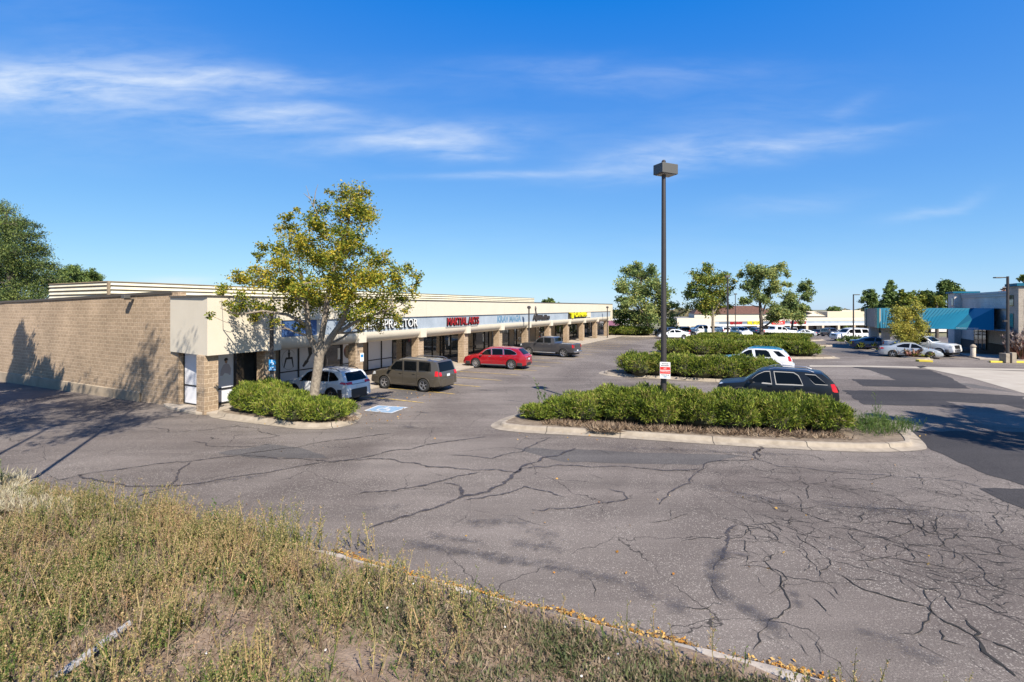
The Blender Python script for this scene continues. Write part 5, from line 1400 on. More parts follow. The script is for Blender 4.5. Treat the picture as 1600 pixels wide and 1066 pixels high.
# ------------------------------------------------------------------ trees
def tree(name, label, base, trunks, clumps, leaf, nleaf, lsize, bark, r0, cat='tree', group=None, ntwig=5, seed=1, aspect=.5, spread=.30, bare=(), up=0.0):
    """trunks: lists of (point, radius); clumps: (centre, radius)"""
    global rng
    rng = np.random.default_rng(seed); rnd = random.Random(seed)
    root = empty(name, base); tag(root, label, cat, group); B = Vector(base)
    mb = MB(); nodes = []
    for pts in trunks:
        dense = []
        for (a, ra), (b, rb) in zip(pts, pts[1:]):
            n = max(1, int((Vector(b) - Vector(a)).length / .45))
            for k in range(n):
                t = k / n; j = Vector((rnd.gauss(0, .02), rnd.gauss(0, .02), 0)) if dense else Vector()
                dense.append((Vector(a).lerp(Vector(b), t) + j * (r0 * 4), ra + (rb - ra) * t))
        dense.append((Vector(pts[-1][0]), pts[-1][1]))
        mb.tube([p - B for p, _ in dense], [r for _, r in dense], 9)
        nodes += dense[len(dense) // 4:] if len(dense) > 8 else dense
    C = []
    zs = B.z
    for c, r in sorted(clumps, key=lambda k: min((Vector(k[0]) - n[0]).length for n in nodes)):
        c = Vector(c)
        best = min(nodes, key=lambda n: (n[0] - c).length * (1.0 + (.9 if n[0].z > c.z - .2 * (c - n[0]).length else 0)) + (.4 if n[1] < .02 else 0))
        a, ra = best; d = (c - a).length
        if d > .25:
            rs = min(ra * .65, .014 + .028 * d * (r0 / .22) ** .5); re = rs * .35
            side = Vector((rnd.gauss(0, 1), rnd.gauss(0, 1), rnd.gauss(0, .6))) * d * .06
            pts = []
            for k in range(6):
                t = k / 5; p = a.lerp(c, t) + side * math.sin(math.pi * t) + Vector((0, 0, -d * .08 * math.sin(math.pi * t))); pts.append((p, rs + (re - rs) * t))
            mb.tube([p - B for p, _ in pts], [q for _, q in pts], 5)
            nodes += [(p, q) for p, q in pts[2:]]
        # twigs
        for k in range(ntwig):
            v = Vector(rng.normal(size=3)); v.z = v.z * .8 + .15; v.normalize(); v *= r * rnd.uniform(.6, 1.05)
            tip = c + v; mid = c.lerp(tip, .5) + Vector(rng.normal(size=3)) * r * .08
            mb.tube([c - B, mid - B, tip - B], [.012 + r0 * .03, .009 + r0 * .02, .004 + r0 * .008], 3, cap=False)
            C.append((tip, r)); C.append((mid, r * .9))
    for pts in bare:
        P_ = [Vector(p) - B for p in pts]; mb.tube(P_, list(np.linspace(.025, .006, len(P_))), 4)
    mb.build('trunk', bark, parent=root, smooth=60)
    wts = np.array([r ** 2 for _, r in C]); wts /= wts.sum()
    ids = rng.choice(len(C), nleaf, p=wts); cen = np.array([tuple(c - B) for c, _ in C]); rad = np.array([r for _, r in C])
    pos = cen[ids] + rng.normal(size=(nleaf, 3)) * (rad[ids] * spread)[:, None] * np.array([1, 1, .75])
    dirs = rng.normal(size=(nleaf, 3)) + np.array([0, 0, up]) * 2; dirs[:, 2] = dirs[:, 2] * .8 - .15 * (up == 0)
    v, f = leaf_quads(pos, lsize * rng.uniform(.6, 1.3, nleaf), aspect, dirs)
    np_mesh('crown', v, f, leaf, parent=root)
    return root
def Q(px, py, Y): return P(px, py, Y)
YT = 21.0
rr = random.Random(11)
cl = []
for (x, y, r) in [(545, 315, 26), (562, 345, 24), (530, 345, 23), (505, 328, 18), (565, 303, 15), (500, 362, 26), (540, 378, 28), (452, 342, 13), (440, 356, 11), (463, 328, 8), (470, 382, 28), (432, 390, 18), (412, 385, 11), (405, 402, 11), (445, 412, 24),
                  (490, 408, 30), (530, 403, 28), (565, 388, 17), (592, 412, 20), (602, 400, 10), (622, 432, 22), (650, 432, 11), (637, 421, 12), (612, 452, 20), (585, 440, 26), (642, 455, 14), (560, 440, 28), (627, 470, 14), (602, 490, 21), (572, 480, 26), (592, 505, 15),
                  (627, 500, 12), (636, 483, 9), (520, 440, 30), (480, 442, 28), (540, 470, 26), (500, 475, 24), (445, 446, 26), (410, 442, 24), (377, 440, 20), (352, 450, 14), (357, 475, 12), (382, 470, 20), (415, 475, 22), (450, 480, 22), (329, 493, 8), (366, 490, 10),
                  (400, 496, 11), (346, 462, 10), (430, 502, 11), (395, 422, 12), (470, 506, 13), (558, 508, 13), (545, 495, 18), (372, 425, 9), (575, 340, 12), (535, 300, 14), (515, 300, 10), (455, 360, 14), (575, 500, 14), (650, 445, 9)]:
    off = rr.gauss(0, .9); Yc = YT + off
    cl.append((Q(x, y, Yc), r * Yc / F * .96))
    if r >= 24:
        Yc = YT + rr.choice((-1, 1)) * rr.uniform(1.4, 2.6); cl.append((Q(x + rr.uniform(-8, 8), y + rr.uniform(-8, 8), Yc), r * Yc / F * .9))
b0 = Q(489, 0, YT - .1); b0.z = .1
tk = [[(b0, .27), (Q(490, 630, YT), .225), (Q(494, 590, YT), .20), (Q(499, 556, YT), .21)],
      [(Q(499, 556, YT), .16), (Q(484, 525, YT - .1), .13), (Q(480, 495, YT), .11), (Q(476, 460, YT + .1), .08), (Q(468, 420, YT + .2), .05)],
      [(Q(500, 556, YT), .17), (Q(520, 525, YT), .14), (Q(538, 498, YT), .12), (Q(548, 460, YT - .2), .09), (Q(560, 425, YT - .3), .05)],
      [(Q(500, 548, YT), .13), (Q(506, 505, YT + .2), .12), (Q(514, 455, YT + .2), .10), (Q(528, 400, YT), .075), (Q(545, 345, YT), .05), (Q(548, 310, YT), .025)],
      [(Q(528, 520, YT), .09), (Q(556, 503, YT - .2), .07), (Q(585, 492, YT - .3), .05), (Q(615, 480, YT - .4), .03)],
      [(Q(482, 510, YT), .08), (Q(450, 492, YT), .06), (Q(410, 486, YT), .05), (Q(372, 492, YT - .1), .035), (Q(345, 482, YT - .1), .02)]]
tree('autumn_tree', 'large green and gold autumn tree with a forked trunk by the corner shop', b0, tk, cl, M['leaf_ash'], 42000, .125, M['bark'], .22, seed=4, ntwig=6, aspect=.5, spread=.265,
     bare=[[Q(500, 345, YT), Q(485, 312, YT), Q(478, 290, YT)], [Q(490, 322, YT), Q(493, 300, YT), Q(497, 288, YT)], [Q(486, 312, YT), Q(474, 302, YT)], [Q(600, 405, YT), Q(597, 388, YT)]])

def px_tree(name, label, Y, clist, trunk, leaf, nleaf, lsize, r0, seed, bark='bark_dark', depth=.5, group=None, zbase=None, **k):
    rr = random.Random(seed); sc = Y / F; cl = []
    for (x, y, r) in clist:
        Yc = Y + rr.gauss(0, 1) * r * sc * depth * 1.6
        r = r * (1.12 if Y > 79 else 1.26)
        cl.append((P(x, y, Yc), r * Yc / F))
        if r * sc > .8: Yd = Y + rr.choice((-1, 1)) * r * sc * 1.3; cl.append((P(x + rr.uniform(-3, 3), y + rr.uniform(-3, 3), Yd), r * Yd / F * .85))
    tr = []
    for t in trunk: tr.append([(P(x, y, Y), r) for x, y, r in t])
    b = tr[0][0][0].copy(); b.z = zg(b.x, b.y) if zbase is None else zbase
    tr[0].insert(0, (b, tr[0][0][1] * 1.2))
    return tree(name, label, b, tr, cl, M[leaf], nleaf, lsize, M[bark], r0, seed=seed, group=group, **k)
px_tree('ash_tree', 'broad grey-green tree just left of the tall lamp pole, behind the round hedge', 80, [(985, 427, 13), (1002, 432, 15), (975, 447, 12), (1005, 455, 17), (1026, 445, 15), (1042, 462, 12), (985, 475, 14), (1010, 480, 17), (1036, 485, 14), (992, 500, 12), (1016, 503, 15), (1040, 506, 10), (970, 470, 8), (1051, 478, 7), (1020, 424, 9), (997, 418, 7), (968, 455, 6), (1052, 500, 8), (1028, 462, 12)],
        [[(1012, 515, .3), (1010, 490, .25), (1005, 460, .16), (1000, 435, .08)], [(1010, 498, .18), (1025, 470, .12), (1035, 450, .06)], [(1010, 495, .15), (992, 475, .1), (980, 455, .05)]], 'leaf_blue', 17000, .42, .3, 21, group='trees in the parking islands')
px_tree('ash_tree', 'small yellow-green tree squeezed between the shops and the broad grey-green tree', 84, [(968, 492, 9), (974, 480, 8), (983, 492, 9), (975, 503, 8), (965, 504, 7)], [[(972, 515, .14), (973, 490, .08)]], 'leaf_green', 2200, .36, .16, 22)
px_tree('ash_tree', 'yellowing tree with a pale straight trunk just left of a thin lamp pole', 76, [(1105, 420, 8), (1092, 436, 11), (1110, 438, 13), (1130, 436, 10), (1079, 462, 9), (1099, 460, 13), (1125, 460, 11), (1094, 482, 11), (1118, 482, 10), (1141, 452, 6), (1136, 480, 6), (1082, 446, 7), (1110, 472, 12), (1075, 478, 5), (1145, 440, 5)],
        [[(1114, 520, .24), (1114, 495, .2), (1112, 470, .14), (1108, 445, .07)], [(1114, 497, .12), (1098, 475, .08), (1090, 450, .04)], [(1114, 492, .12), (1126, 470, .08), (1130, 445, .04)]], 'leaf_green', 12000, .36, .24, 23, bark='bark', group='trees in the parking islands')
px_tree('ash_tree', 'open green tree with dark curving limbs, right of the yellowing tree', 74, [(1177, 424, 10), (1196, 430, 12), (1217, 416, 7), (1181, 446, 12), (1205, 450, 11), (1228, 428, 6), (1165, 470, 7), (1190, 466, 10), (1166, 448, 7), (1208, 425, 8), (1160, 430, 6), (1205, 498, 8), (1214, 482, 10), (1226, 495, 9), (1230, 445, 6)],
        [[(1190, 518, .3), (1189, 490, .24), (1187, 460, .15), (1182, 435, .08)], [(1190, 492, .15), (1200, 465, .11), (1212, 435, .06)], [(1192, 512, .16), (1210, 500, .11), (1226, 498, .06)]], 'leaf_blue', 12000, .36, .28, 24, group='trees in the parking islands')
px_tree('ash_tree', 'ragged green tree farthest right of the island trees, leaning out to one side', 86, [(1238, 465, 10), (1256, 448, 8), (1262, 462, 8), (1240, 484, 10), (1256, 480, 7), (1248, 497, 8), (1228, 478, 7), (1262, 444, 5)],
        [[(1236, 518, .2), (1240, 495, .16), (1250, 465, .09)]], 'leaf_blue', 8000, .40, .2, 25, group='trees in the parking islands')

def crown_px(x0, x1, y0, y1, n, seed, shape='round', r=None):
    rd = random.Random(seed); out = []; cx, hw = (x0 + x1) / 2, (x1 - x0) / 2
    for k in range(n):
        t = rd.random()
        if shape == 'cone': w = hw * (.12 + .88 * t ** .8)
        elif shape == 'oval': w = hw * math.sin(math.pi * min(1, .12 + .80 * t)) ** .7
        else: w = hw * math.sqrt(max(.05, 1 - (1.7 * t - .9) ** 2)) 
        y = y0 + (y1 - y0) * t; rr_ = (r or hw * .36) * (.55 + .5 * rd.random()) * (.5 + .5 * min(1, w / hw))
        w = max(0, w - rr_ * .7); out.append((cx + rd.uniform(-w, w), y + rr_ * .3, rr_))
    return out
bg = [  # x0 x1 top bottom Y n shape leaf leaves size label
    ('fir_tree', 1376, 1408, 440, 490, 118, 26, 'cone', 'leaf_dark', 5200, .5, 'tall pointed dark evergreen behind the left end of the teal canopy'),
    ('leafy_tree', 1346, 1376, 453, 492, 126, 16, 'round', 'leaf_dark', 3000, .5, 'dark round tree left of the tall pointed evergreen'),
    ('leafy_tree', 1402, 1424, 455, 490, 112, 14, 'oval', 'leaf_green', 2800, .46, 'yellow-green tree just right of the tall pointed evergreen'),
    ('leafy_tree', 1422, 1446, 453, 492, 120, 16, 'oval', 'leaf_green', 3000, .46, 'mid green tree above the middle of the teal canopy'),
    ('leafy_tree', 1438, 1466, 455, 492, 124, 16, 'round', 'leaf_dark', 3200, .46, 'dark leafy tree between two yellow-green ones above the canopy'),
    ('leafy_tree', 1454, 1474, 462, 492, 112, 10, 'oval', 'leaf_green', 2000, .42, 'bright green low tree left of the grey corner tower'),
    ('leafy_tree', 1464, 1500, 438, 492, 118, 24, 'oval', 'leaf_dark', 5200, .5, 'tall dark tree directly behind the grey corner tower'),
    ('leafy_tree', 1586, 1612, 434, 470, 96, 12, 'round', 'leaf_green', 2600, .4, 'green treetop above the right-hand grey tower'),
    ('leafy_tree', 1561, 1584, 448, 480, 92, 9, 'round', 'redgrass', 900, .3, 'thin brownish treetop above the grey wall near the tall lamp'),
    ('leafy_tree', 853, 874, 466, 480, 150, 8, 'round', 'leaf_dark', 1500, .6, 'small dark treetop above the long shop roof'),
    ('leafy_tree', 1294, 1310, 480, 494, 240, 8, 'round', 'leaf_dark', 900, .9, 'small distant round treetop above the yellow roof'),
]
for i, (nm, x0, x1, y0, y1, Y, n, shp, leaf, nl, ls, lab) in enumerate(bg):
    xc = (x0 + x1) / 2
    px_tree(nm, lab, Y, crown_px(x0 - 3, x1 + 3, y0, y1, int(n * 1.6), 60 + i, shp), [[(xc, y1 + 4, .3), (xc, (y0 + y1) / 2, .2), (xc, y0 + 4, .08)]], leaf, int(nl * 1.8), ls * 1.15, .3, 60 + i)
p = G(1414, 556)
px_tree('young_tree', 'small pointed gold-green tree in front of the teal canopy', p.y, crown_px(1390, 1450, 474, 545, 56, 90, 'oval', r=9), [[(1414, 555, .09), (1417, 530, .07), (1420, 500, .04), (1419, 482, .02)]], 'leaf_gold', 17000, .17, .09, 90, bark='bark')
px_tree('round_bush', 'small round bush beside the white sport utility and thin right lamp', 92, crown_px(1311, 1329, 508, 530, 9, 91, 'round'), [[(1320, 530, .06), (1320, 520, .04)]], 'leaf_green', 1500, .26, .06, 91)
# pines behind the end wall
pine_c = [(8, 330, 12), (20, 348, 14), (-6, 350, 16), (34, 352, 10), (55, 356, 7), (10, 372, 20), (40, 372, 15), (60, 368, 8), (-12, 385, 20), (25, 395, 22), (55, 392, 14), (70, 398, 8), (5, 415, 22), (40, 418, 20), (68, 415, 13), (85, 420, 8), (15, 440, 22), (48, 442, 20), (75, 440, 15), (92, 438, 9), (-12, 430, 20), (0, 462, 20), (35, 465, 20), (65, 462, 16), (88, 458, 12), (100, 462, 8), (-20, 400, 18)]
px_tree('pine_tree', 'large dense pine behind the tan end wall at the left edge', 56, pine_c, [[(18, 480, .45), (16, 430, .35), (12, 380, .22), (10, 335, .08)]], 'leaf_pine', 52000, .26, .4, 31, aspect=.3, ntwig=9, up=.5, spread=.30)
px_tree('pine_tree', 'low dark pine between the big pine and the louvred roof screen', 78, [(98, 430, 8), (110, 424, 8), (120, 430, 9), (105, 440, 10), (118, 443, 10), (95, 446, 9), (108, 452, 10)], [[(108, 470, .25), (108, 435, .1)]], 'leaf_dark', 9000, .36, .25, 32, aspect=.35, up=.4)
px_tree('pine_tree', 'small rounded pine rising behind the louvred roof screen', 82, [(132, 432, 8), (142, 427, 7), (150, 434, 8), (138, 440, 9), (154, 440, 6), (128, 442, 6)], [[(140, 465, .25), (141, 435, .1)]], 'leaf_dark', 7000, .36, .25, 33, aspect=.35, up=.4)

# trees beside the photographer, outside the frame, whose shade falls into it
def off_tree(name, label, x, y, H, rad, z0, n, leaf, nl, ls, seed, conic=False, trunk=.3):
    rd = random.Random(seed); cl = []
    for k in range(n):
        t = rd.random(); z = z0 + (H - z0) * t
        w = rad * (max(.05, 1 - t) if conic else math.sqrt(max(.04, 1 - (2 * t - .9) ** 2 / 1.25)))
        a = rd.uniform(0, 2 * math.pi); q = w * math.sqrt(rd.random()); r = rad * (.30 if conic else .24) * rd.uniform(.6, 1.1) * (.45 + .55 * w / rad)
        cl.append((Vector((x + q * math.cos(a), y + q * math.sin(a), z)), r))
    b = Vector((x, y, zg(x, y)))
    tr = [[(b, trunk), (Vector((x, y, z0)), trunk * .8), (Vector((x + .2, y, z0 + (H - z0) * .5)), trunk * .5), (Vector((x, y, H * .96)), .04)]]
    return tree(name, label, b, tr, cl, M[leaf], nl, ls, M['bark_dark'], min(.25, trunk), seed=seed, ntwig=6)
off_tree('juniper_tree', 'upright juniper left of the view, shading the far left of the end wall', -27.9, 22.2, 13.6, 2.5, 7.0, 90, 'leaf_dark', 15000, .26, 41, True)
off_tree('juniper_tree', 'upright juniper left of the view, nearer the photographer', -23.6, 19.2, 12.9, 2.0, 7.0, 80, 'leaf_dark', 13000, .26, 42, True)
off_tree('bare_tree', 'tall thinly leaved tree left of the view that shades the drive', -12.8, 7.6, 18.5, 4.6, 13.0, 80, 'leaf_green', 8000, .22, 43, trunk=.07)
off_tree('bare_tree', 'broad thinly leaved tree left of the view, farther from the road', -20.4, 10.6, 18.0, 4.6, 11.0, 80, 'leaf_green', 9000, .22, 44, trunk=.08)
off_tree('bare_tree', 'tall nearly leafless tree left of the view that shades the end wall', -11.3, 9.2, 20.0, 2.0, 14.8, 34, 'leaf_green', 260, .2, 47, trunk=.07)
off_tree('shade_tree', 'dense tree right of the view whose shade crosses the right-hand drive', 27.2, 9.5, 12.5, 3.8, 7.6, 60, 'leaf_green', 16000, .26, 45)
off_tree('shade_tree', 'second dense tree right of the view, beside the first', 21.8, 10.8, 10.8, 2.5, 7.6, 40, 'leaf_green', 9000, .24, 46)

# ------------------------------------------------------------------ juniper hedges
def hedge(name, label, spine, width, height, nspray, seed, size=.15, leaf='juniper', group='juniper hedges in the parking islands', hfun=None, cat='hedge'):
    rg = np.random.default_rng(seed); rd = random.Random(seed)
    sp = [Vector((p.x, p.y, 0)) for p in spine]; segs = list(zip(sp, sp[1:])); Ls = [(b - a).length for a, b in segs]; T = sum(Ls)
    base = sum(sp, Vector()) / len(sp); base.z = zg(base.x, base.y) + .1
    root = empty(name, base); tag(root, label, cat, group)
    blobs = []; n = max(8, int(T / (width * .11)))
    for k in range(n):
        u = (k + .5) / n * T; 
        for (a, b), l in zip(segs, Ls):
            if u <= l: break
            u -= l
        c = a.lerp(b, min(1, u / l)); t = (b - a).normalized(); nn = Vector((-t.y, t.x, 0))
        c = c + nn * rd.uniform(-.28, .28) * width
        hh = height * (hfun((k + .5) / n) if hfun else 1) * rd.uniform(.90, 1.05)
        rx = width * rd.uniform(.28, .40); z0 = zg(c.x, c.y) + .1
        blobs.append((c.x, c.y, z0 + hh * .44, rx, rx, hh * .56))
    B = np.array(blobs)
    # dark lumps that paint the shade deep inside the hedge
    mb = MB()
    for (x, y, z, rx, ry, rz) in blobs:
        rows = []
        for i in range(7):
            ph = math.pi * i / 6
            rows.append([((x - base.x) + rx * .78 * math.sin(ph) * math.cos(t) * rd.uniform(.85, 1.1), (y - base.y) + ry * .78 * math.sin(ph) * math.sin(t) * rd.uniform(.85, 1.1), (z - base.z) - rz * .84 * math.cos(ph)) for t in np.linspace(0, 2 * math.pi, 11)[:-1]])
        mb.grid(rows, close=True)
    mb.build('branches', M['juniper_core'], parent=root)
    area = B[:, 3] * B[:, 5]; ids = rg.choice(len(B), nspray * 2, p=area / area.sum())
    d = rg.normal(size=(nspray * 2, 3)); d /= np.linalg.norm(d, axis=1, keepdims=True); d[:, 2] = np.where(d[:, 2] < -.35, -d[:, 2], d[:, 2])
    sh = rg.uniform(.78, 1.06, (nspray * 2, 1)); b = B[ids]
    pos = b[:, :3] + d * b[:, 3:] * sh
    # ragged outline: pits and tongues
    nz = np.sin(pos[:, 0] * 4.1 + seed) * np.sin(pos[:, 1] * 4.7 + 1) * np.sin(pos[:, 2] * 6.0 + 2) + .6 * np.sin(pos[:, 0] * 9.3) * np.sin(pos[:, 1] * 8.1 + 2) * np.sin(pos[:, 2] * 11.0)
    pos = b[:, :3] + d * b[:, 3:] * (sh + .22 * nz[:, None])
    # drop sprays buried in other lumps
    keep = np.ones(len(pos), bool)
    for i in range(len(B)):
        q = (pos - B[i, :3]) / B[i, 3:]; inside = (q ** 2).sum(1) < .50; keep &= ~inside
    keep &= pos[:, 2] > base.z - .08
    pos, d = pos[keep][:nspray], d[keep][:nspray]
    # clusters: each spray point carries three small tongues pointing up and out
    m = len(pos); tuft = rg.normal(size=(m, 3)) * .35
    dirs = d * .75 + np.array([0, 0, .55]) + tuft
    vs, fs, o = [], [], 0
    for k in range(4):
        dk = dirs + rg.normal(size=(m, 3)) * .45; sz = size * rg.uniform(.5, 1.25, m)
        dn = dk / np.linalg.norm(dk, axis=1, keepdims=True)
        global rng
        rng = rg
        v, f = leaf_quads(pos + dn * sz[:, None] * .35 + rg.normal(size=(m, 3)) * .03, sz, .19, dk)
        vs.append(v); fs.append(f + o); o += len(v)
    dd = rg.choice(m, max(20, m // 14), replace=False); dk = dirs[dd] + rg.normal(size=(len(dd), 3)) * .8
    v, f = leaf_quads(pos[dd] + dk * .03 - np.array(base), size * rg.uniform(.8, 1.9, len(dd)), .07, dk); np_mesh('dead_twigs', v, f, M['dead'], parent=root)
    v = np.concatenate(vs) - np.array(base)
    np_mesh('sprays', v, np.concatenate(fs), M[leaf], parent=root)
    return root
Vx = lambda x, y: Vector((x, y, 0))
hedge('juniper_hedge', 'long left half of the front island hedge, around the tall lamp pole', [Vx(2.2, 20.6), Vx(4.2, 20.1), Vx(6.2, 19.4), Vx(7.55, 19.2)], 2.3, 1.26, 20000, 1, hfun=lambda t: .66 + .4 * min(1, t * 2.4))
hedge('juniper_hedge', 'right half of the front island hedge, ending beside the black car', [Vx(8.35, 19.0), Vx(10.2, 18.75), Vx(12.1, 18.5)], 2.1, 1.26, 16000, 2, hfun=lambda t: 1.06 - .16 * t)
hedge('low_juniper', 'low dark green juniper tuft at the left tip of the front island', [Vx(.75, 20.4), Vx(1.9, 19.9)], 1.0, .55, 1500, 3, size=.16, group=None)
hedge('juniper_hedge', 'spreading juniper hedge around the foot of the autumn tree', [Vx(-12.0, 22.3), Vx(-10.9, 21.3), Vx(-9.3, 20.2), Vx(-7.3, 20.45)], 2.0, 1.0, 17000, 4, hfun=lambda t: 1.32 - .62 * t)
hedge('juniper_hedge', 'second juniper hedge behind the lamp pole, with the white car with blue sheen behind it', [Vx(8.3, 33.9), Vx(11, 33.0), Vx(14, 32.0), Vx(16.6, 31.2)], 2.6, 1.36, 13000, 5, size=.2)
hedge('juniper_hedge', 'third juniper hedge behind the roof of the white car with blue sheen', [Vx(15.6, 48.6), Vx(20, 48.0), Vx(25, 47.4), Vx(28.6, 46.8)], 3.4, 1.32, 11000, 6, size=.28)
hedge('juniper_hedge', 'fourth juniper hedge running behind the third one', [Vx(23.4, 62.4), Vx(29, 61.8), Vx(36.8, 60.8)], 3.0, .98, 7500, 7, size=.3)
hedge('juniper_hedge', 'farthest low juniper hedge in front of the far parked cars', [Vx(30, 76), Vx(38, 75.6), Vx(46, 75)], 2.4, .55, 4500, 8, size=.3)
pe = G(995, 528.5)
hedge('juniper_hedge', 'rounded juniper hedge on the island at the far end of the shops', [W(79.4, -22.5), W(80.2, -19.6), W(81, -16.8)], 3.6, 1.4, 8000, 9, size=.28)
hedge('dark_hedge', 'low hedge in deep shade under the tree beyond the tall lamp pole', [P(1046, 531, 84), P(1120, 530.5, 84)], 2.4, 1.0, 2500, 10, size=.36, leaf='leaf_dark', group=None)

def scatter_blades(name, label, pts, hgt, leaf, per, seed, kind='stuff', spread=.06, aspect=.14, cat=None, group=None, lean=.45):
    """tufts of fine blades at the given points"""
    global rng
    rg = rng = np.random.default_rng(seed); pts = np.array([(p[0], p[1], p[2]) for p in pts]); n = len(pts)
    hg = np.broadcast_to(np.array(hgt, float), (n,))
    c = np.repeat(pts, per, 0) + np.concatenate([rg.normal(size=(n * per, 2)) * spread, np.zeros((n * per, 1))], 1)
    h = np.repeat(hg, per) * rg.uniform(.45, 1.15, n * per)
    d = np.concatenate([rg.normal(size=(n * per, 2)) * lean, np.ones((n * per, 1))], 1); dn = d / np.linalg.norm(d, axis=1, keepdims=True)
    v, f = leaf_quads(c + dn * h[:, None] * .5, h, aspect, d)
    o = np_mesh(name, v, f, M[leaf]); 
    if kind: tag(o, kind=kind)
    if label: tag(o, label, cat, group)
    return o
def in_soil(n, spine, w, seed):
    rd = random.Random(seed); out = []
    for _ in range(n):
        k = rd.randrange(len(spine) - 1); a, b = spine[k], spine[k + 1]; p = a.lerp(b, rd.random()); t = (b - a).normalized()
        p = p + Vector((-t.y, t.x, 0)) * rd.uniform(-w, w); out.append((p.x, p.y, zg(p.x, p.y) + .125))
    return out
scatter_blades('dead_brush', 'tangle of dead brown twigs along the front of the long hedge', in_soil(620, [Vx(1.4, 19.4), Vx(4.2, 18.55), Vx(8.2, 17.75), Vx(12, 17.2)], .35, 5), .26, 'dead', 9, 51, cat='brush', lean=1.1, aspect=.10)
scatter_blades('dead_brush', 'brown trailing dead branches hanging over the front kerb', in_soil(120, [Vx(3.0, 18.35), Vx(4.0, 18.1)], .25, 6), .34, 'dead', 10, 52, cat='brush', lean=1.5, aspect=.10)
scatter_blades('dead_brush', 'grey dead twigs under the left side of the tree island hedge', in_soil(330, [W(14.4, -20.4), W(14.0, -18.3), W(13.9, -16.6), W(14.7, -14.9)], .30, 7), .26, 'dead', 9, 53, cat='brush', lean=1.2, aspect=.10)

# ------------------------------------------------------------------ weeds
def weed_plants(name, pts, heights, leaf, seed, dens=80, lsz=(.02, .05), kind='stuff', parent=None, width=.22, droop=0):
    """upright branching weeds: stem, side shoots and many small leaves, all as fine blades"""
    global rng
    rg = rng = np.random.default_rng(seed); V_, F_, o = [], [], 0
    P0 = np.array(pts, float); H = np.array(heights, float); n = len(P0)
    lean = rg.normal(size=(n, 2)) * .26
    top = P0 + np.stack([lean[:, 0] * H, lean[:, 1] * H, H], 1)
    def add(c, s, a, d):
        nonlocal o
        v, f = leaf_quads(c, s, a, d); V_.append(v); F_.append(f + o); o += len(v)
    d = top - P0; L = np.linalg.norm(d, axis=1)
    for k in range(2): add((P0 + top) / 2, L, .007 / np.maximum(L, .1) * 2.2, d)
    nb = np.maximum(2, (H * 13).astype(int)); idx = np.repeat(np.arange(n), nb); t = rg.uniform(.12, .95, len(idx))
    a = rg.uniform(0, 2 * np.pi, len(idx)); bl = H[idx] * width * .85 * (1.15 - t) * rg.uniform(.6, 1.5, len(idx)) + .03
    st = P0[idx] + d[idx] * t[:, None]; bd = np.stack([np.cos(a) * .62, np.sin(a) * .62, np.full(len(a), .8 - droop)], 1); bd /= np.linalg.norm(bd, axis=1, keepdims=True)
    add(st + bd * bl[:, None] * .5, bl, .05, bd)
    nl = np.maximum(2, (bl * dens).astype(int)); j = np.repeat(np.arange(len(idx)), nl); u = rg.uniform(.15, 1.1, len(j))
    lp_ = st[j] + bd[j] * (bl[j] * u)[:, None] + rg.normal(size=(len(j), 3)) * .006
    ld_ = bd[j] * .7 + rg.normal(size=(len(j), 3)) * .6; add(lp_, rg.uniform(lsz[0], lsz[1], len(j)), .42, ld_)
    ns = np.maximum(3, (H * dens * .3).astype(int)); j = np.repeat(np.arange(n), ns); u = rg.uniform(.25, 1.03, len(j)) 
    lp_ = P0[j] + d[j] * u[:, None] + rg.normal(size=(len(j), 3)) * .007; ld_ = np.array([0, 0, .6]) + rg.normal(size=(len(j), 3)) * .6
    add(lp_, rg.uniform(lsz[0], lsz[1], len(j)), .42, ld_)
    off = np.array(parent.location) if parent else 0
    ob = np_mesh(name, np.concatenate(V_) - off, np.concatenate(F_), M[leaf], parent=parent)
    if kind: tag(ob, kind=kind)
    return ob
def bank_points(n, seed, fn, s0=.8, s1=6.35, q0=-26, q1=6.5):
    rd = random.Random(seed); out = []
    while len(out) < n:
        s, q = rd.uniform(s0, s1), rd.uniform(q0, q1); p = W(s - ksh(q), q)
        if p.y < 4.6 or abs(p.x) > p.y * 1.15 + .6: 
            continue
        k = fn(s, q, p)
        if rd.random() < k: out.append((p.x, p.y, zsq(s - ksh(q), q) - .01 + (0.05 * math.sin(s * 3.1 + q * .7) * math.cos(q * 1.3) if s < 6.5 else 0)))
    return out
BARE = [(G(350, 1000), .75), (G(300, 1045), .6), (G(160, 1010), .55), (G(420, 1015), .55), (G(470, 1050), .5), (G(230, 960), .35), (G(60, 960), .3), (G(560, 1040), .4)]
from mathutils import noise as mnoise
def dens_tall(s, q, p):
    for c, r in BARE:
        if (Vector((p.x, p.y)) - Vector((c.x, c.y))).length < r * .75: return .04
    if q > -7.4 and s > 5.9: return .05
    k = min(1, max(0, (-3.2 - q) / 2.2)); nz = mnoise.noise(Vector((p.x * .8, p.y * .8, 1.0)))
    return k * max(.12, min(1, .6 + nz * 1.5)) * (1 if s > 2.2 else .6)
pts = bank_points(3600, 1, dens_tall)
hs = [random.uniform(.26, .66) * (1 + .7 * max(0, mnoise.noise(Vector((p[0] * .5, p[1] * .5, 4.0))))) * (.8 + .3 * min(1, max(0, (SQ(p[0], p[1])[0] - 2) / 4))) for p in pts]
hs = [h * (1 if SQ(p[0], p[1])[1] > -11 else max(.5, 1 - .07 * (-11 - SQ(p[0], p[1])[1]))) for h, p in zip(hs, pts)]
weed_plants('dry_weeds', pts, hs, 'weed', 61, dens=120, lsz=(.012, .034))
pts = bank_points(420, 21, lambda s, q, p: 1 if q < -4.8 and s > 2.5 else 0)
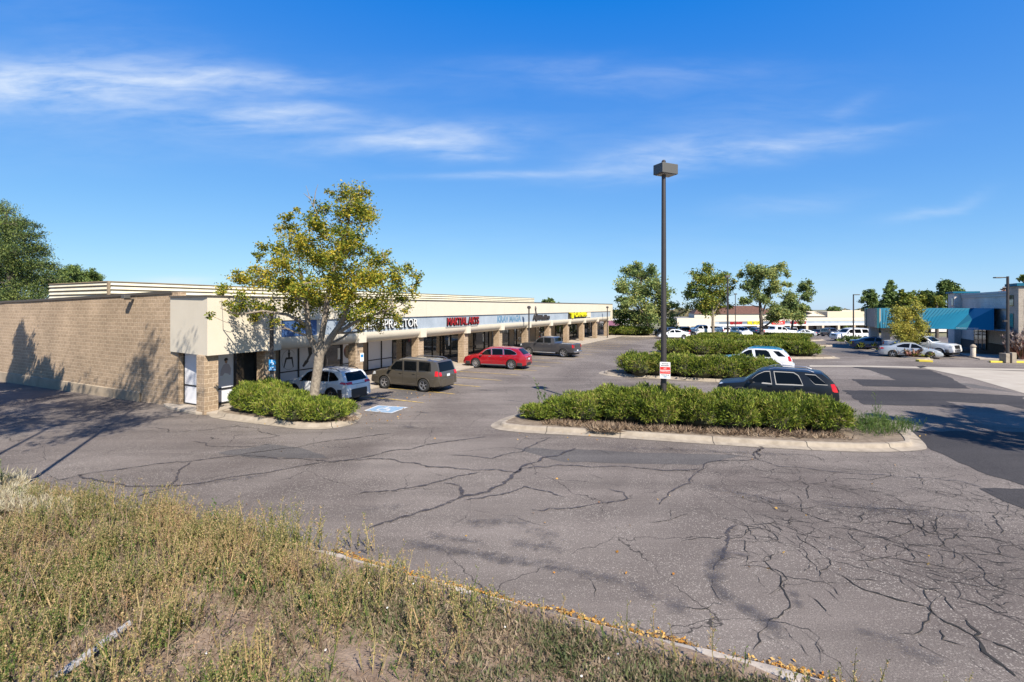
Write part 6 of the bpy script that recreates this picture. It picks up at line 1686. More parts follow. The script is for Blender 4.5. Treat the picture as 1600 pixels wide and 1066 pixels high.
weed_plants('tall_straw', pts, [random.uniform(.4, .8) * max(.45, min(1, 1 + .07 * (SQ(a, b)[1] + 11))) for a, b, c in pts], 'dead', 68, dens=60, lsz=(.012, .03), width=.18)
pts = bank_points(650, 2, lambda s, q, p: dens_tall(s, q, p) * max(0, min(1, .3 + 2.5 * mnoise.noise(Vector((p.x * 1.1, p.y * 1.1, 7.0))))))
weed_plants('green_weeds', pts, [random.uniform(.15, .45) for _ in pts], 'weed_green', 62, dens=110, lsz=(.014, .036))
# straggling stalks near the kerb and in the low part
def dens_low(s, q, p):
    nz = mnoise.noise(Vector((p.x * .9, p.y * .9, 2.0)))
    for c, r in BARE:
        if (Vector((p.x, p.y)) - Vector((c.x, c.y))).length < r: return .10
    return max(.15, min(1, .65 + nz))
pts = bank_points(11000, 3, lambda s, q, p: dens_low(s, q, p) * (0 if s > 6.2 and q > -5.6 else 1), q1=7.5)
scatter_blades('ground_cover', None, pts, [random.uniform(.05, .14) for _ in pts], 'lowweed', 13, 63, spread=.055, aspect=.22, lean=.8)
pts = bank_points(4200, 8, lambda s, q, p: .9 if s < 6.1 else .2, q1=7)
scatter_blades('dead_thatch', None, [(a, b, c + .02) for a, b, c in pts], .16, 'dead', 8, 67, spread=.09, aspect=.06, lean=3.0)
pts = bank_points(1700, 4, lambda s, q, p: (0 if s > 6.1 else .9 if q > -6 else .2) * max(.1, min(1, .5 + 1.5 * mnoise.noise(Vector((p.x * 1.3, p.y * 1.3, 12.0))))), q1=7)
weed_plants('low_weeds', pts, [random.uniform(.08, .24) for _ in pts], 'lowweed', 64, dens=120, lsz=(.010, .028), width=.4)
pts = bank_points(160, 5, lambda s, q, p: (1 if q < -3.5 else .25) if s > 6.0 and q > -6 else 0, q1=1.0)
weed_plants('kerb_weeds', pts, [random.uniform(.15, .40) for _ in pts], 'weed', 65, dens=55, width=.3)
pts = []
rd = random.Random(9)
for (x, y, n, sx, sy) in ((25, 765, 60, 30, 7), (70, 785, 40, 35, 6), (15, 745, 30, 14, 8), (110, 790, 22, 25, 5), (5, 780, 20, 20, 8)):
    for _ in range(n):
        p = G(x + rd.gauss(0, sx * .6), y + 16 + rd.gauss(0, sy)); pts.append((p.x, p.y, p.z + .12))
scatter_blades('pale_seed_heads', None, pts, .24, 'fluff', 40, 66, spread=.10, aspect=.07, lean=.9)
# single tall stalks one can tell apart
def stalk(px, py, h, label, leaf='weed', seed=0, dens=70):
    p = G(px, py); root = empty('tall_weed', p); tag(root, label, 'weed', 'tall weeds standing clear of the verge')
    pts = [(p.x, p.y, p.z), (p.x + .06, p.y + .04, p.z), (p.x - .07, p.y + .02, p.z)]
    weed_plants('stalks', pts, [h, h * .72, h * .6], leaf, 70 + seed, dens=dens, kind=None, parent=root, width=.30)
stalk(497, 862, .85, 'thin pale stalk standing above the verge left of the twin stalks', seed=1)
stalk(553, 862, .72, 'slim upright stalk, left of a matching pair over the asphalt', seed=2)
stalk(580, 868, .78, 'slim bushy stalk, right of a matching pair over the asphalt', seed=3)
stalk(330, 850, .85, 'yellow-green leaning weed above the middle of the verge', 'weed_green', seed=4)
stalk(240, 830, .95, 'tall thin dark-stemmed weed left of the yellow-green leaning one', seed=5)
stalk(700, 930, .42, 'short reddish weed growing over the broken kerb', seed=6)
stalk(800, 958, .42, 'thin dry weed on the kerb among fallen leaves', seed=7)
stalk(4, 770, .8, 'leafy green weed at the left edge of the picture', 'weed_green', seed=8)
stalk(525, 868, .55, 'small stalk between the thin pale one and the pair', seed=9)
stalk(625, 900, .4, 'dry tuft of stalks where the kerb first shows', seed=10)
p = G(1380, 668); root = empty('island_weed', (p.x, p.y, p.z + .13)); tag(root, 'tall feathery green weed at the right end of the front island', 'weed')
weed_plants('stalks', [(p.x, p.y + .4, p.z + .13), (p.x + .2, p.y + .3, p.z + .13), (p.x - .1, p.y + .3, p.z + .13)], [1.15, .75, .8], 'weed_green', 81, dens=60, kind=None, parent=root, width=.4)
pl = in_soil(420, [Vx(12.6, 17.9), Vx(15.0, 18.7)], .9, 8)
weed_plants('island_undergrowth', [tuple(q) for q in pl], [random.uniform(.2, .6) for _ in pl], 'weed_green', 82, dens=55, width=.35)
p = G(857, 655); root = empty('island_weed', (p.x, p.y + .3, p.z + .13)); tag(root, 'tall pale green leafy weed rising at the left end of the front hedge', 'weed')
weed_plants('stalks', [(p.x, p.y + .5, p.z + .13), (p.x - .1, p.y + .5, p.z + .13), (p.x - .2, p.y + .5, p.z + .13)], [1.55, 1.2, .95], 'weed_green', 83, dens=60, lsz=(.05, .10), kind=None, parent=root, width=.16)
pl = in_soil(22, [Vx(.2, 20.4), Vx(.9, 20.7)], .25, 9)
weed_plants('island_tip_weeds', [tuple(q) for q in pl], [random.uniform(.25, .5) for _ in pl], 'fluff', 84, dens=55, width=.35)
# fallen leaves in the gutter
def litter():
    global rng
    rng = np.random.default_rng(91); n = 3200
    q = rng.uniform(-7.5, 8, n); s = KERB_S + .02 + np.abs(rng.normal(size=n)) * .075 + .05 * np.sin(q * 4); 
    m = rng.random(n) < (.45 + .55 * np.sin(q * 2.3 + 1) ** 2)
    q, s = q[m], s[m]
    rel = s - KERB_S; s = s - np.array([ksh(a) for a in q])
    x = s * SA + q * CA; y = s * CA - q * SA; z = np.full(len(x), .022) + rng.uniform(0, .035, len(x)) * (rel < .1)
    d = rng.normal(size=(len(x), 3)); d[:, 2] *= .3
    v, f = leaf_quads(np.stack([x, y, z], 1), rng.uniform(.03, .075, len(x)), .6, d); tag(np_mesh('gutter_leaves', v, f, M['litter']), kind='stuff')
    pts = []
    rd = random.Random(4)
    for _ in range(240):
        px, py = rd.choice([(rd.gauss(545, 45), rd.gauss(655, 10)), (rd.gauss(650, 25), rd.gauss(618, 5)), (rd.uniform(300, 1500), rd.uniform(640, 900)), (rd.uniform(800, 1300), rd.uniform(672, 690)), (rd.gauss(600, 30), rd.gauss(645, 6))])
        p = G(px, py); 
        if SQ(p.x, p.y)[0] > KERB_S - ksh(SQ(p.x, p.y)[1]) + .05: pts.append((p.x, p.y, .03))
    c = np.array(pts); d = rng.normal(size=(len(c), 3)); d[:, 2] *= .2
    v, f = leaf_quads(c, rng.uniform(.04, .09, len(c)), .7, d); tag(np_mesh('scattered_leaves', v, f, M['litter']), kind='stuff')
    pts = bank_points(26, 33, lambda s, q, p: 1 if -9 < q < 2 else 0); c = np.array(pts) + np.array([0, 0, .12])
    c = np.repeat(c, 3, 0); v, f = leaf_quads(c, .035, .9, None); tag(np_mesh('white_blossoms', v, f, M['white']), kind='stuff')
litter()
mb = MB(); rd = random.Random(12)
for x, y, z in bank_points(420, 44, lambda s, q, p: 1 if s < 6 else .2, q1=7):
    r = rd.uniform(.006, .022); o = [Vector((x + r * rd.uniform(.7, 1.2) * a, y + r * rd.uniform(.7, 1.2) * b, z + .012 + r * rd.uniform(.5, .9) * c)) for a, b, c in ((1, 0, 0), (0, 1, 0), (-1, 0, 0), (0, -1, 0), (0, 0, 1), (0, 0, -1))]
    mb.add(o, [(0, 1, 4), (1, 2, 4), (2, 3, 4), (3, 0, 4), (1, 0, 5), (2, 1, 5), (3, 2, 5), (0, 3, 5)])
tag(mb.build('pebbles', M['concrete_old']), kind='stuff')
# weathered wooden stake lying on the bank
a, b = G(92, 1064, .05), G(205, 985, .10)
root = empty('wooden_stake', a); tag(root, 'weathered grey wooden stake lying in the weeds at the lower left', 'stake')
mb = MB(); rd = random.Random(2); L = (b - a); t = L.normalized(); nn = Vector((-t.y, t.x, 0)); up = Vector((0, 0, 1)); rows = []
for k in range(12):
    u = k / 11; w = .052 * (1 - .35 * max(0, u - .8) * 5) * rd.uniform(.9, 1.1); h = .035; c = L * u + nn * rd.gauss(0, .004)
    rows.append([c - nn * w, c - nn * w * .8 + up * h, c + nn * w * .8 + up * h * 1.1, c + nn * w, c - up * .02])
mb.grid(rows, close=True); mb.f.append((0, 1, 2, 3, 4)); mb.mi.append(0); mb.f.append(tuple(55 + k for k in range(5))); mb.mi.append(0)
mb.build('shaft', M['wood'], parent=root)

# ------------------------------------------------------------------ the grey block building with the teal canopy
def grey_building():
    root = empty('grey_building', W(66, 22)); tag(root, 'grey block building with corner towers at the right edge', 'building'); parts = []
    def part(nm, mb, m, uv=False, **k):
        o = mb.build(nm, M[m], uv=uv, **k); parts.append(o); return o
    SE = s_at(1488, 22); mb = MB(); mb.sbox(59.6, SE, 22, 22.4, -.3, 5.9); mb.sbox(SE - .4, SE, 22.4, 45, -.3, 5.9); part('wall', mb, 'stone_shade', uv=True)
    mb = MB(); mb.sbox(59.6, SE, 21.9, 22.5, 5.901, 6.2); mb.sbox(59.6, SE, 21.82, 22.5, 6.201, 6.42); part('cornice', mb, 'fargrey')
    mb = MB(); mb.sbox(59.6, SE, 21.9, 22.0, -.3, .95); part('base_course', mb, 'stone_dark')
    mb = MB(); mb.sbox(60, SE - .5, 22.5, 45, 5.6, 5.7); part('roof', mb, 'roof')
    # right-hand tower: shaded side and sunlit face
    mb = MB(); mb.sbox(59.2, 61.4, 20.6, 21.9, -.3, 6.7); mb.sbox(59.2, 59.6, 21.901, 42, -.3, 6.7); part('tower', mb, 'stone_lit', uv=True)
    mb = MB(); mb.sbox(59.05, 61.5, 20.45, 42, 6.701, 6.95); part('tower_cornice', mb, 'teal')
    for k, (q, w) in enumerate(((21.0, .35), (23.0, .9), (25.4, .9), (27.8, .9))):
        for (z0, z1) in ((1.5, 3.4), (4.1, 5.5)):
            mb = MB(); mb.sbox(59.16, 59.2, q, q + w, z0, z1); part('window', mb, 'glass')
    for (z0, z1) in ((1.5, 4.2), (4.9, 5.9)):
        mb = MB(); mb.sbox(60.1, 60.9, 20.56, 20.6, z0, z1); part('window', mb, 'glass')
    # left tower
    s0 = s_at(1493, 21.4); s1 = s_at(1483, 21.4)
    mb = MB(); mb.sbox(s0, s1, 21.3, 23.4, -.3, 6.5); part('corner_tower', mb, 'stone_shade', uv=True)
    mb = MB(); mb.sbox(s0 - .25, s1 + .2, 21.1, 23.6, 6.501, 6.72); part('corner_tower_cap', mb, 'teal')
    mb = MB(); mb.sbox(s0 + .35, s0 + .95, 21.26, 21.3, 4.9, 5.9); part('window', mb, 'glass')
    # doors under the awning
    for px0, px1 in ((1523, 1528.5), (1529.5, 1535), (1536, 1541)):
        a, b = s_at(px0, 21.88), s_at(px1, 21.88); a, b = min(a, b), max(a, b)
        mb = MB(); mb.sbox(a, b, 21.84, 21.88, 0.1, 2.5); part('door', mb, 'glass')
        mb = MB(); mb.sbox(a - .06, a - .001, 21.82, 21.88, 0.1, 2.5); mb.sbox(b + .001, b + .06, 21.82, 21.88, .1, 2.5); part('door_frame', mb, 'alu')
    adopt(root, *parts)
    # canopy
    cr = empty('teal_canopy', W(66, 12)); tag(cr, 'long teal ribbed metal canopy reaching out from the grey building over the drive', 'canopy'); parts = []
    S0, zb, zt = 65.3, 2.5, 4.68
    q0 = 0; 
    def q_at(px, s):
        r = U(px); Y = s / (SA * r + CA); return Y * (CA * r - SA)
    qL = q_at(1376, S0); A = (S0, q_at(1488, S0)); B2 = None
    pA = W(A[0], A[1]); pB = Vector((47.4, 47.2, 0)); tA = Vector((50.6, 52.6, 0)); tB = Vector((49.9, 49.7, 0))
    up = lambda p, z: Vector((p.x, p.y, z))
    mb = MB()
    pL = W(S0, qL); tL = W(S0 + .55, qL)
    mb.quad(up(pL, zb), up(pA, zb), up(tA, zt), up(tL, zt))
    part('front_slope', mb, 'teal')
    mb = MB(); mb.quad(up(pA, zb), up(pB, zb + .03), up(tB, zt), up(tA, zt)); part('side_slope', mb, 'teal_dark')
    # standing seams
    mb = MB(); n = 26
    for k in range(1, n):
        u = k / n; a = up(pL.lerp(pA, u), zb + .02); b = up(tL.lerp(tA, u), zt - .01); e = (pA - pL).normalized() * .02; o = Vector((-SA * .03, -CA * .03, .01))
        mb.quad(a - e + o, a + e + o, b + e + o, b - e + o); mb.quad(a - e, a - e + o, b - e + o, b - e); mb.quad(a + e + o, a + e, b + e, b + e + o)
    part('seams', mb, 'teal')
    mb = MB(); off = Vector((-.03, -.05, .02)); e = Vector((.05, -.02, 0))
    mb.quad(up(pA, zb) + off - e, up(pA, zb) + off + e, up(tA, zt) + off + e, up(tA, zt) + off - e); part('hip_flashing', mb, 'teal')
    # flat roof and underside
    mb = MB(); back = W(S0 + 7.2, qL); backR = W(S0 + 7.2, 22)
    mb.poly([up(tL, zt + .002), up(tA, zt + .002), up(tB, zt + .002), up(W(59.7, 21.9), zt + .002), up(backR, zt + .002), up(back, zt + .002)]); part('canopy_roof', mb, 'teal_dark')
    mb = MB(); mb.poly([up(p_, zb + .02) for p_ in (pL, back, backR, W(59.7, 21.9), pB, pA)]); part('canopy_ceiling', mb, 'fargrey')
    mb = MB(); mb.quad(up(back, zb), up(backR, zb), up(backR, zt), up(back, zt)); part('rear_slope', mb, 'teal')
    # stone end with its two piers
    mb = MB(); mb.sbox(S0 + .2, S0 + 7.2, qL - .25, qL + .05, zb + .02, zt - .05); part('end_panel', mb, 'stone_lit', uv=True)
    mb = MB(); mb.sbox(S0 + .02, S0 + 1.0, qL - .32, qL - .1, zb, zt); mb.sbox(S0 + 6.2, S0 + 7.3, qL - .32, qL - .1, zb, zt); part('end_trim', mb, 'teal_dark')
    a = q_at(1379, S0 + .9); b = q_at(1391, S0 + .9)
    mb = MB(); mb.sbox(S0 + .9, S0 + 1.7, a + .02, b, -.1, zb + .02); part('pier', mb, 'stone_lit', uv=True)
    mb = MB(); mb.sbox(S0 + 5.6, S0 + 6.7, qL + .0, qL + .85, -.1, zb + .02); part('pier', mb, 'stone_shade', uv=True)
    adopt(cr, *parts)
    d = (pB - pA).normalized(); nn = Vector((d.y, -d.x, 0)); c = pA.lerp(pB, .10)
    o = text_mesh('canopy_lettering', 'WALNUT CENTRE', 1.7, .15, .02, M['white'], frame(up(c, zb + .06) + nn * .04 + Vector((-.02, -.02, 0)), d)); adopt(cr, o)
grey_building()
def misc_right():
    # bollard, utility box, tall lamp with an arm
    p = G(1520.5, 559); root = empty('stone_bollard', p); tag(root, 'short pale bollard in front of the shaded doorway', 'bollard')
    mb = MB(); mb.tube([(0, 0, 0), (0, 0, .95), (0, 0, 1.0)], [.2, .2, .16], 12); mb.build('post', M['stone_lit'], parent=root, smooth=40)
    mb = MB(); mb.tube([(0, 0, 1.0), (0, 0, 1.06), (0, 0, 1.2), (0, 0, 1.28)], [.24, .26, .18, .05], 12); mb.build('cap', M['concrete'], parent=root, smooth=40)
    p = G(1574.5, 567); root = empty('street_lamp', p); tag(root, 'dark lamp pole with one arm to the left before the grey wall', 'street lamp')
    H = CAMH + V(432) * p.y - p.z
    mb = MB(); mb.tube([(0, 0, 0), (0, 0, H)], [.125, .095], 10); mb.build('pole', M['pole'], parent=root, smooth=40)
    mb = MB(); mb.box(-.85, .0, -.03, .03, H - .14, H - .06); mb.build('arm', M['pole'], parent=root)
    mb = MB(); mb.box(-1.15, -.5, -.14, .14, H - .16, H - .06); mb.build('lamp_head', M['lamp_metal'], parent=root, bevel=.02)
    z = CAMH + V(502) * p.y - p.z; mb = MB(); mb.box(-.38, -.08, -.08, .08, z - .06, z + .1); mb.build('bracket', M['pole'], parent=root)
    mb = MB(); mb.box(-.45, -.1, -.3, .3, 0, .82); mb.box(.02, .42, -.35, .35, 0, .9); mb.build('base', M['concrete'], parent=root, bevel=.03)
    p = G(1594, 563); root = empty('ornamental_grass', p); tag(root, 'large tuft of ornamental grass with pale plumes at the right edge', 'plant')
    rg = random.Random(3); pts = []
    base = np.array([0, 0, 0.])
    o = scatter_blades('blades', None, [(rg.gauss(0, .22), rg.gauss(0, .22), 0) for _ in range(90)], 2.0, 'redgrass', 12, 101, kind=None, spread=.1, aspect=.03, lean=.28); o.parent = root
    o = scatter_blades('plumes', None, [(rg.gauss(0, .5), rg.gauss(0, .45), rg.uniform(.9, 2.6)) for _ in range(150)], .45, 'plume', 9, 102, kind=None, spread=.05, aspect=.2, lean=.5); o.parent = root
    # planting strip by the canopy
    strip_pts = [G(1312, 536), G(1345, 543), G(1380, 553), G(1416, 561), G(1452, 564), G(1462, 562), G(1440, 553.5), G(1400, 547), G(1372, 543), G(1330, 534.5)]
    island('island_right', strip_pts, gutter=.22)
    def tuft(px, py, h, n, leaf, lab, cat='shrub', sp=.3):
        p = G(px, py); root = empty('low_shrub', (p.x, p.y, p.z + .12)); tag(root, lab, cat, 'low shrubs by the teal canopy'); rg = random.Random(int(px))
        o = scatter_blades('foliage', None, [(rg.gauss(0, sp * 1.3), rg.gauss(0, sp), rg.uniform(0, h * .6)) for _ in range(n)], h * .6, leaf, 10, int(px), kind=None, spread=.07, aspect=.3, lean=.8); o.parent = root
    tuft(1360, 545, .9, 60, 'leaf_green', 'green low shrub left of the shaded stone pier', sp=.8)
    tuft(1390, 553, .6, 60, 'leaf_gold', 'golden low shrub at the foot of the sunlit stone pier', sp=.4)
    tuft(1406, 556, .65, 60, 'redgrass', 'reddish low shrub left of the young gold-green tree')
    tuft(1428, 559, .8, 70, 'redgrass', 'reddish low shrub in front of the silver-white sedan', sp=.45)
    tuft(1446, 560, .6, 50, 'leaf_green', 'dark green low shrub before the nose of the silver-white sedan')
    tuft(1330, 537, 1.0, 40, 'leaf_dark', 'dark low shrub beside the white planter box', sp=.6)
    p = G(1333, 541); root = empty('planter_box', p); tag(root, 'small white concrete box at the foot of the thin right lamp', 'box')
    mb = MB(); mb.box(-.3, .3, -.3, .3, 0, .55); mb.build('body', M['white'], parent=root, bevel=.03)
    mb = MB(); mb.box(-.34, .34, -.34, .34, .551, .62); mb.build('lid', M['concrete'], parent=root)
    def thin_lamp(px, py, Y, ytop, lab, arm=0, r=.1):
        x = U(px) * Y; z = zg(x, Y); root = empty('street_lamp', (x, Y, z)); tag(root, lab, 'street lamp', 'thin dark lamp poles in the far lot'); H = CAMH + V(ytop) * Y - z
        mb = MB(); mb.tube([(0, 0, 0), (0, 0, H)], [r, r * .75], 8); mb.build('pole', M['pole'], parent=root, smooth=40)
        mb = MB()
        if arm: mb.box(0, arm, -.12, .12, H - .12, H); 
        else: mb.box(-.28, .28, -.2, .2, H - .22, H + .05)
        mb.build('lamp_head', M['lamp_metal'], parent=root)
    thin_lamp(1137, 0, 62, 431, 'dark lamp pole in front of the yellowing tree', r=.13)
    thin_lamp(1149, 0, 105, 459, 'thinner lamp pole with two small heads right of the yellowing tree')
    thin_lamp(1333.5, 0, 66, 460, 'thin lamp pole with a short arm beside the white planter box', arm=.8)
    # yellow painted kerbs
    mb = MB(); a, b = G(1436, 565.5), G(1458, 566.5)
    mb.prism([a, b, b + Vector((.1, .5, 0)), a + Vector((.1, .5, 0))], .17); tag(mb.build('yellow_kerb', M['kerb_yellow'], bevel=.02), kind='structure')
    mb = MB(); a, b = G(1548, 567), G(1640, 568); mb.prism([a, b, b + Vector((.2, .35, 0)), a + Vector((.2, .35, 0))], .15); tag(mb.build('yellow_kerb', M['kerb_yellow'], bevel=.02), kind='structure')
    mb = MB(); mb.sbox(58.5, 64.6, 17.8, 22, -.02, .10); tag(mb.build('entrance_walk', M['walk']), kind='structure')
    # manhole-like pit in the pan
    flat('drain_cover', M['crack'], [C1([(600, 170), (640, 166), (665, 174), (625, 180)])], .030)
misc_right()

# ------------------------------------------------------------------ the far shops
def far_shops():
    a = P(1058, 500, 152); b = P(1500, 500, 168); a.z = b.z = 0
    d = (b - a).normalized(); n = Vector((d.y, -d.x, 0)); L = (b - a).length
    g = -3.1; TOP = CAMH + V(497.6) * 152; H = TOP - g
    root = empty('far_shop_building', (a.x, a.y, g)); tag(root, 'distant long cream shop building with a blue-grey sign band, beyond the parked cars', 'building'); parts = []
    slope = lambda u: TOP + u / L * ((CAMH + V(495.6) * 163) - TOP)
    def bx(nm, m, u0, u1, w0, w1, z0, z1, zslope=True):
        """u along the front, w outwards"""
        mb = MB(); P_ = [a + d * u0 + n * w0, a + d * u0 + n * w1, a + d * u1 + n * w1, a + d * u1 + n * w0]
        s0 = slope(u0) - TOP; s1 = slope(u1) - TOP; sh = [s0, s0, s1, s1]
        lo = [Vector((p.x, p.y, z0 + s)) for p, s in zip(P_, sh)]; hi = [Vector((p.x, p.y, z1 + s)) for p, s in zip(P_, sh)]
        mb.add(lo + hi, [(3, 2, 1, 0), (4, 5, 6, 7), (0, 1, 5, 4), (1, 2, 6, 5), (2, 3, 7, 6), (3, 0, 4, 7)])
        o = mb.build(nm, M[m]); parts.append(o); return o
    zb1, zb0 = CAMH + V(503) * 152, CAMH + V(507.3) * 152; zl = CAMH + V(510.5) * 152
    bx('fascia', 'stucco', 0, L * .86, -.6, 0, zb1, TOP)
    bx('fascia', 'stucco', 0, 13, -.6, .0, zl, zb1 - .002)
    bx('sign_band', 'band', 13, L * .86, -.6, -.06, zb0, zb1 - .001)
    bx('dark_band_panel', 'farblue', 14.5, 42, -.05, -.02, zb0 + .08, zb1 - .1)
    bx('lip', 'white', 13, L * .86, -.6, .06, zl, zb0 - .001)
    bx('interior', 'inside', 0, L * .86, -4.6, -4.4, g - .4, zl)
    bx('roof', 'roof', 0, L * .95, -40, -.6, TOP - .5, TOP - .4)
    bx('soffit', 'stucco_tan', 0, L * .86, -4.5, -.6, zl - .1, zl - .01)
    for k in range(16):
        u = 4 + k * 10.8 * .55
        if u < L * .85: bx('pillar', 'stucco_tan' if k % 2 else 'block', u, u + .8, -.7, .02, g - .6, zl - .02)
    rd = random.Random(8)
    for k in range(26):
        u = 3 + k * 3.35; bx('shop_window', rd.choice(['glass', 'glass', 'alu', 'whitefilm', 'tanwall']), u, u + rd.uniform(1.6, 2.9), -4.39, -4.3, g - .2, zl - .3)
    # grey end block
    bx('grey_end_block', 'fargrey', L * .862, L, -12, 1.2, g - .8, TOP + .6)
    bx('grey_band', 'farblue', L * .862, L, 1.201, 1.3, zb0 - .2, zb1 - .4)
    bx('dark_band_panel', 'farblue', L * .80, L * .859, -.058, .0, zb0 + .1, zb1 + .1)
    adopt(root, *parts)
    def sgn(t, px0, px1, y0, y1, m, lab):
        u0 = ((P(px0, 500, 154) - a).dot(d)); u1 = ((P(px1, 500, 156) - a).dot(d)); s = slope(u0) - TOP
        z0, z1 = CAMH + V(y1) * 153, CAMH + V(y0) * 153
        o = text_mesh('shop_sign', t, u1 - u0, z1 - z0, .15, M[m], frame(a + d * u0 + n * (.02) + Vector((0, 0, z0)), d), bold=.04); tag(o, lab, 'shop sign', 'signs on the far shops')
        return o
    sgn('RESTAURANT', 1143, 1158, 503.2, 507.4, 'red', 'small dark red lettering on the far shops, behind the lamp poles')
    sgn('NAIL SALON', 1173, 1190, 502.2, 508, 'yellow', 'yellow lettering on the far shops behind the open green tree')
    mb = MB(); u0 = (P(1212, 500, 155) - a).dot(d); u1 = (P(1232, 500, 156) - a).dot(d)
    q0 = a + d * u0 + n * .1; q1 = a + d * u1 + n * .1; z0, z1 = CAMH + V(508) * 154, CAMH + V(502) * 154
    mb.prism([Vector((q0.x, q0.y, z0)), Vector((q1.x, q1.y, z0)), Vector((q1.x, q1.y, z0)) - n * .14, Vector((q0.x, q0.y, z0)) - n * .14], z1 - z0)
    o = mb.build('shop_sign', M['redface']); tag(o, 'red sign face with white letters on the far shops', 'shop sign', 'signs on the far shops')
    t = text_mesh('lettering', 'PIZZA', (u1 - u0) * .7, (z1 - z0) * .5, .05, M['white'], frame(q0 + d * (u1 - u0) * .15 + n * .02 + Vector((0, 0, z0 + (z1 - z0) * .25)), d)); adopt(o, t)
    sgn('CLEANERS', 1249, 1270, 503, 507.2, 'red', 'bright red lettering on the right part of the far shops')
    # raised roofs behind
    def raised(nm, lab, px0, px1, ytop, ybot, Y, m, roof=None, hip=0):
        A, B_ = P(px0, 500, Y), P(px1, 500, Y); A.z = B_.z = 0; z0, z1 = CAMH + V(ybot) * Y, CAMH + V(ytop) * Y
        r = empty(nm, (A.x, A.y, g)); tag(r, lab, 'building'); ps = []
        mb = MB(); mb.prism([Vector((A.x, A.y, g)), Vector((B_.x, B_.y, g)), Vector((B_.x + 3, B_.y + 14, g)), Vector((A.x + 3, A.y + 14, g))], z1 - g); ps.append(mb.build('wall', M[m]))
        if roof:
            zt = CAMH + V(roof) * Y; h = hip
            lo = [Vector((A.x - .3, A.y - .4, z1)), Vector((B_.x + .3, B_.y - .4, z1)), Vector((B_.x + 3, B_.y + 14, z1)), Vector((A.x + 3, A.y + 14, z1))]
            hi = [Vector((A.x + h, A.y + 3, zt)), Vector((B_.x - h, B_.y + 3, zt)), Vector((B_.x - h + 2, B_.y + 10, zt)), Vector((A.x + h + 2, A.y + 10, zt))]
            mb = MB(); mb.add(lo + hi, [(3, 2, 1, 0), (4, 5, 6, 7), (0, 1, 5, 4), (1, 2, 6, 5), (2, 3, 7, 6), (3, 0, 4, 7)]); ps.append(mb.build('roof', M['brownroof' if m == 'stucco' else 'yellowroof']))
        adopt(r, *ps)
    raised('brown_roofed_building', 'cream building with a brown shingled roof behind the far shops, left part', 1085, 1205, 490.5, 500, 176, 'stucco', roof=478, hip=3)
    raised('yellow_building', 'low yellow walled building just behind the far shops, right of the trees', 1262, 1288, 494, 500, 182, 'yellowroof', roof=487, hip=5)
    raised('yellow_building', 'long pale yellow walled building behind the right end of the far shops', 1293, 1358, 487, 500, 184, 'yellowroof')
    raised('white_roofed_building', 'pale low roof just visible beyond the yellow building', 1310, 1345, 485, 500, 260, 'stucco')
far_shops()
def restaurant():
    A = P(952, 500, 128); A.z = 0; g = zg(A.x, A.y)
    root = empty('restaurant_building', (A.x, A.y, g)); tag(root, 'small white building with a purple awning beyond the end of the shops', 'building'); ps = []
    zt = CAMH + V(496) * 128; z1 = CAMH + V(504) * 128; z0 = CAMH + V(508.5) * 128
    B_ = P(979, 500, 128); B_.z = 0
    mb = MB(); mb.prism([Vector((A.x, A.y, g)), Vector((B_.x, B_.y, g)), Vector((B_.x + 3, B_.y + 9, g)), Vector((A.x + 3, A.y + 9, g))], zt - g - .6); ps.append(mb.build('wall', M['white']))
    mb = MB(); mb.add([Vector((A.x - .5, A.y - 1.5, z0)), Vector((B_.x - 1.5, B_.y - 1.5, z0)), Vector((B_.x - 1.5, B_.y - .02, z1 + .5)), Vector((A.x - .5, A.y - .02, z1 + .5)), Vector((A.x - .5, A.y - .02, z0)), Vector((B_.x - 1.5, B_.y - .02, z0))], [(0, 1, 2, 3), (0, 3, 4), (1, 5, 2), (0, 4, 5, 1)]); ps.append(mb.build('awning', M['purple']))
    for k in range(3):
        mb = MB(); x = A.x + .6 + k * 1.2; mb.box(x, x + .8, A.y - .04, A.y - .001, g + .6, z0 - .3); ps.append(mb.build('window', M['glass']))
    adopt(root, *ps)
restaurant()
# distant woods, one mass of treetops all the way along the horizon
def woods():
    global rng
    rng = np.random.default_rng(77); n = 30000
    px = rng.uniform(-200, 1800, n); Y = rng.uniform(300, 420, n); ph = np.sin(px * .043) * 2 + np.sin(px * .13 + 1) * 1.6 + np.sin(px * .31) * 1.0
    x = (px - 800) / F * Y; ztop = CAMH + (480 - (485 - ph)) / F * Y; z = -4.4 + (ztop + 4.4) * rng.random(n) ** .6
    v, f = leaf_quads(np.stack([x, Y, z], 1), rng.uniform(1.2, 3.2, n), .7, None)
    tag(np_mesh('distant_woods', v, f, M['leaf_far']), kind='stuff')
M['leaf_far'] = leafmat('distant_foliage', [(.07, .085, .04), (.13, .13, .06), (.22, .17, .10)], trans=0, pscale=.02)
woods()

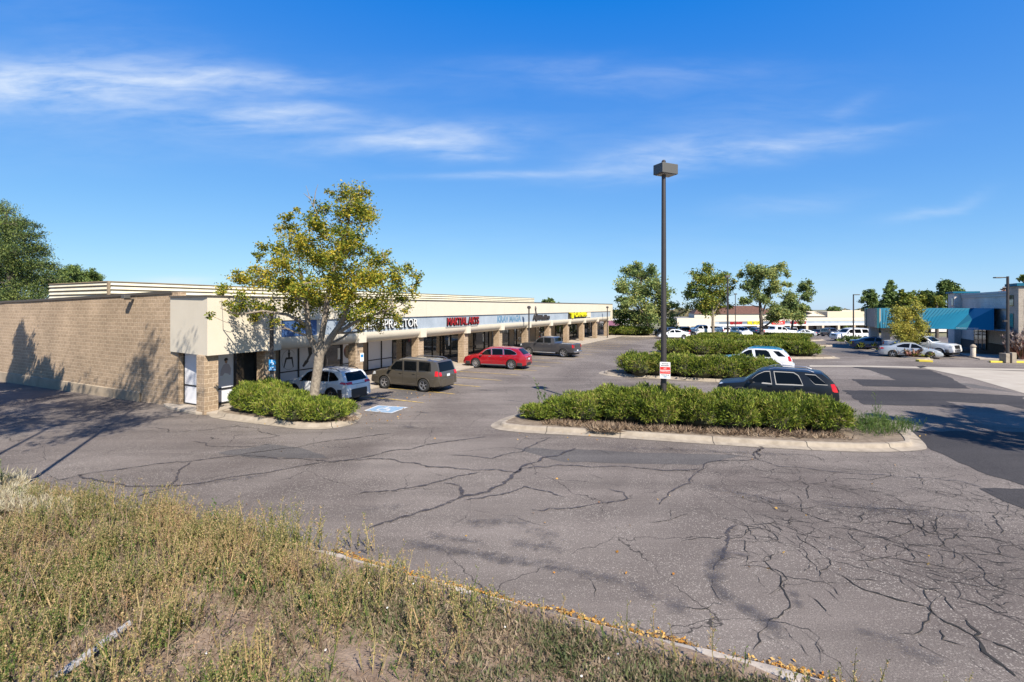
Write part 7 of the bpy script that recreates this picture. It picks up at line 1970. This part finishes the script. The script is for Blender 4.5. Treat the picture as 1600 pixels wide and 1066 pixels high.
# ------------------------------------------------------------------ the person walking by the far cars
def person():
    Y = 108.0; x = U(1296) * Y; z = zg(x, Y)
    Y = 100.0; x = U(1296) * Y; z = zg(x, Y)
    me = bpy.data.meshes.new('person'); o = bpy.data.objects.new('person', me); COL.objects.link(o); o.location = (x, Y, z)
    J = {'pelvis': ((0, 0, .95), .15), 'chest': ((.02, 0, 1.35), .17), 'neck': ((.02, 0, 1.52), .06), 'head': ((.03, -.02, 1.68), .105), 'crown': ((.03, -.02, 1.77), .07),
         'ls': ((.19, 0, 1.44), .06), 'le': ((.25, .10, 1.17), .048), 'lh': ((.24, .02, .93), .035), 'rs': ((-.16, 0, 1.44), .06), 're': ((-.22, -.08, 1.18), .048), 'rh': ((-.2, -.22, .97), .035),
         'lhip': ((.09, 0, .9), .10), 'lk': ((.10, -.14, .50), .065), 'la': ((.11, -.16, .09), .045), 'lt': ((.11, -.32, .04), .04), 'rhip': ((-.08, 0, .9), .10), 'rk': ((-.09, .12, .50), .065), 'ra': ((-.10, .34, .13), .045), 'rt': ((-.10, .24, .03), .04)}
    E = [('pelvis', 'chest'), ('chest', 'neck'), ('neck', 'head'), ('head', 'crown'), ('chest', 'ls'), ('ls', 'le'), ('le', 'lh'), ('chest', 'rs'), ('rs', 're'), ('re', 'rh'), ('pelvis', 'lhip'), ('lhip', 'lk'), ('lk', 'la'), ('la', 'lt'), ('pelvis', 'rhip'), ('rhip', 'rk'), ('rk', 'ra'), ('ra', 'rt')]
    names = list(J); me.from_pydata([J[k][0] for k in names], [(names.index(a), names.index(b)) for a, b in E], [])
    sk = o.modifiers.new('skin', 'SKIN'); sk.use_smooth_shade = True
    for i, k in enumerate(names): me.skin_vertices[0].data[i].radius = (J[k][1], J[k][1] * .85)
    me.skin_vertices[0].data[0].use_root = True
    sb = o.modifiers.new('sub', 'SUBSURF'); sb.levels = sb.render_levels = 1
    m = bpy.data.materials.new('dark_clothes'); m.use_nodes = True; m.node_tree.nodes['Principled BSDF'].inputs['Base Color'].default_value = (.03, .035, .05, 1); me.materials.append(m)
    tag(o, 'person in dark clothes walking across the lane near the far parked cars', 'person'); o.scale = (1, 1, 1)
    mb = MB(); rows = []
    for k in range(5):
        ph = math.pi * .5 * k / 4; rows.append([(.03 + .115 * math.cos(t) * math.cos(ph), -.01 + .12 * math.sin(t) * math.cos(ph), 1.70 + .12 * math.sin(ph)) for t in np.linspace(0, 6.283, 12)])
    mb.grid(rows); mb.build('hair', M['black'], parent=o, smooth=60)
person()
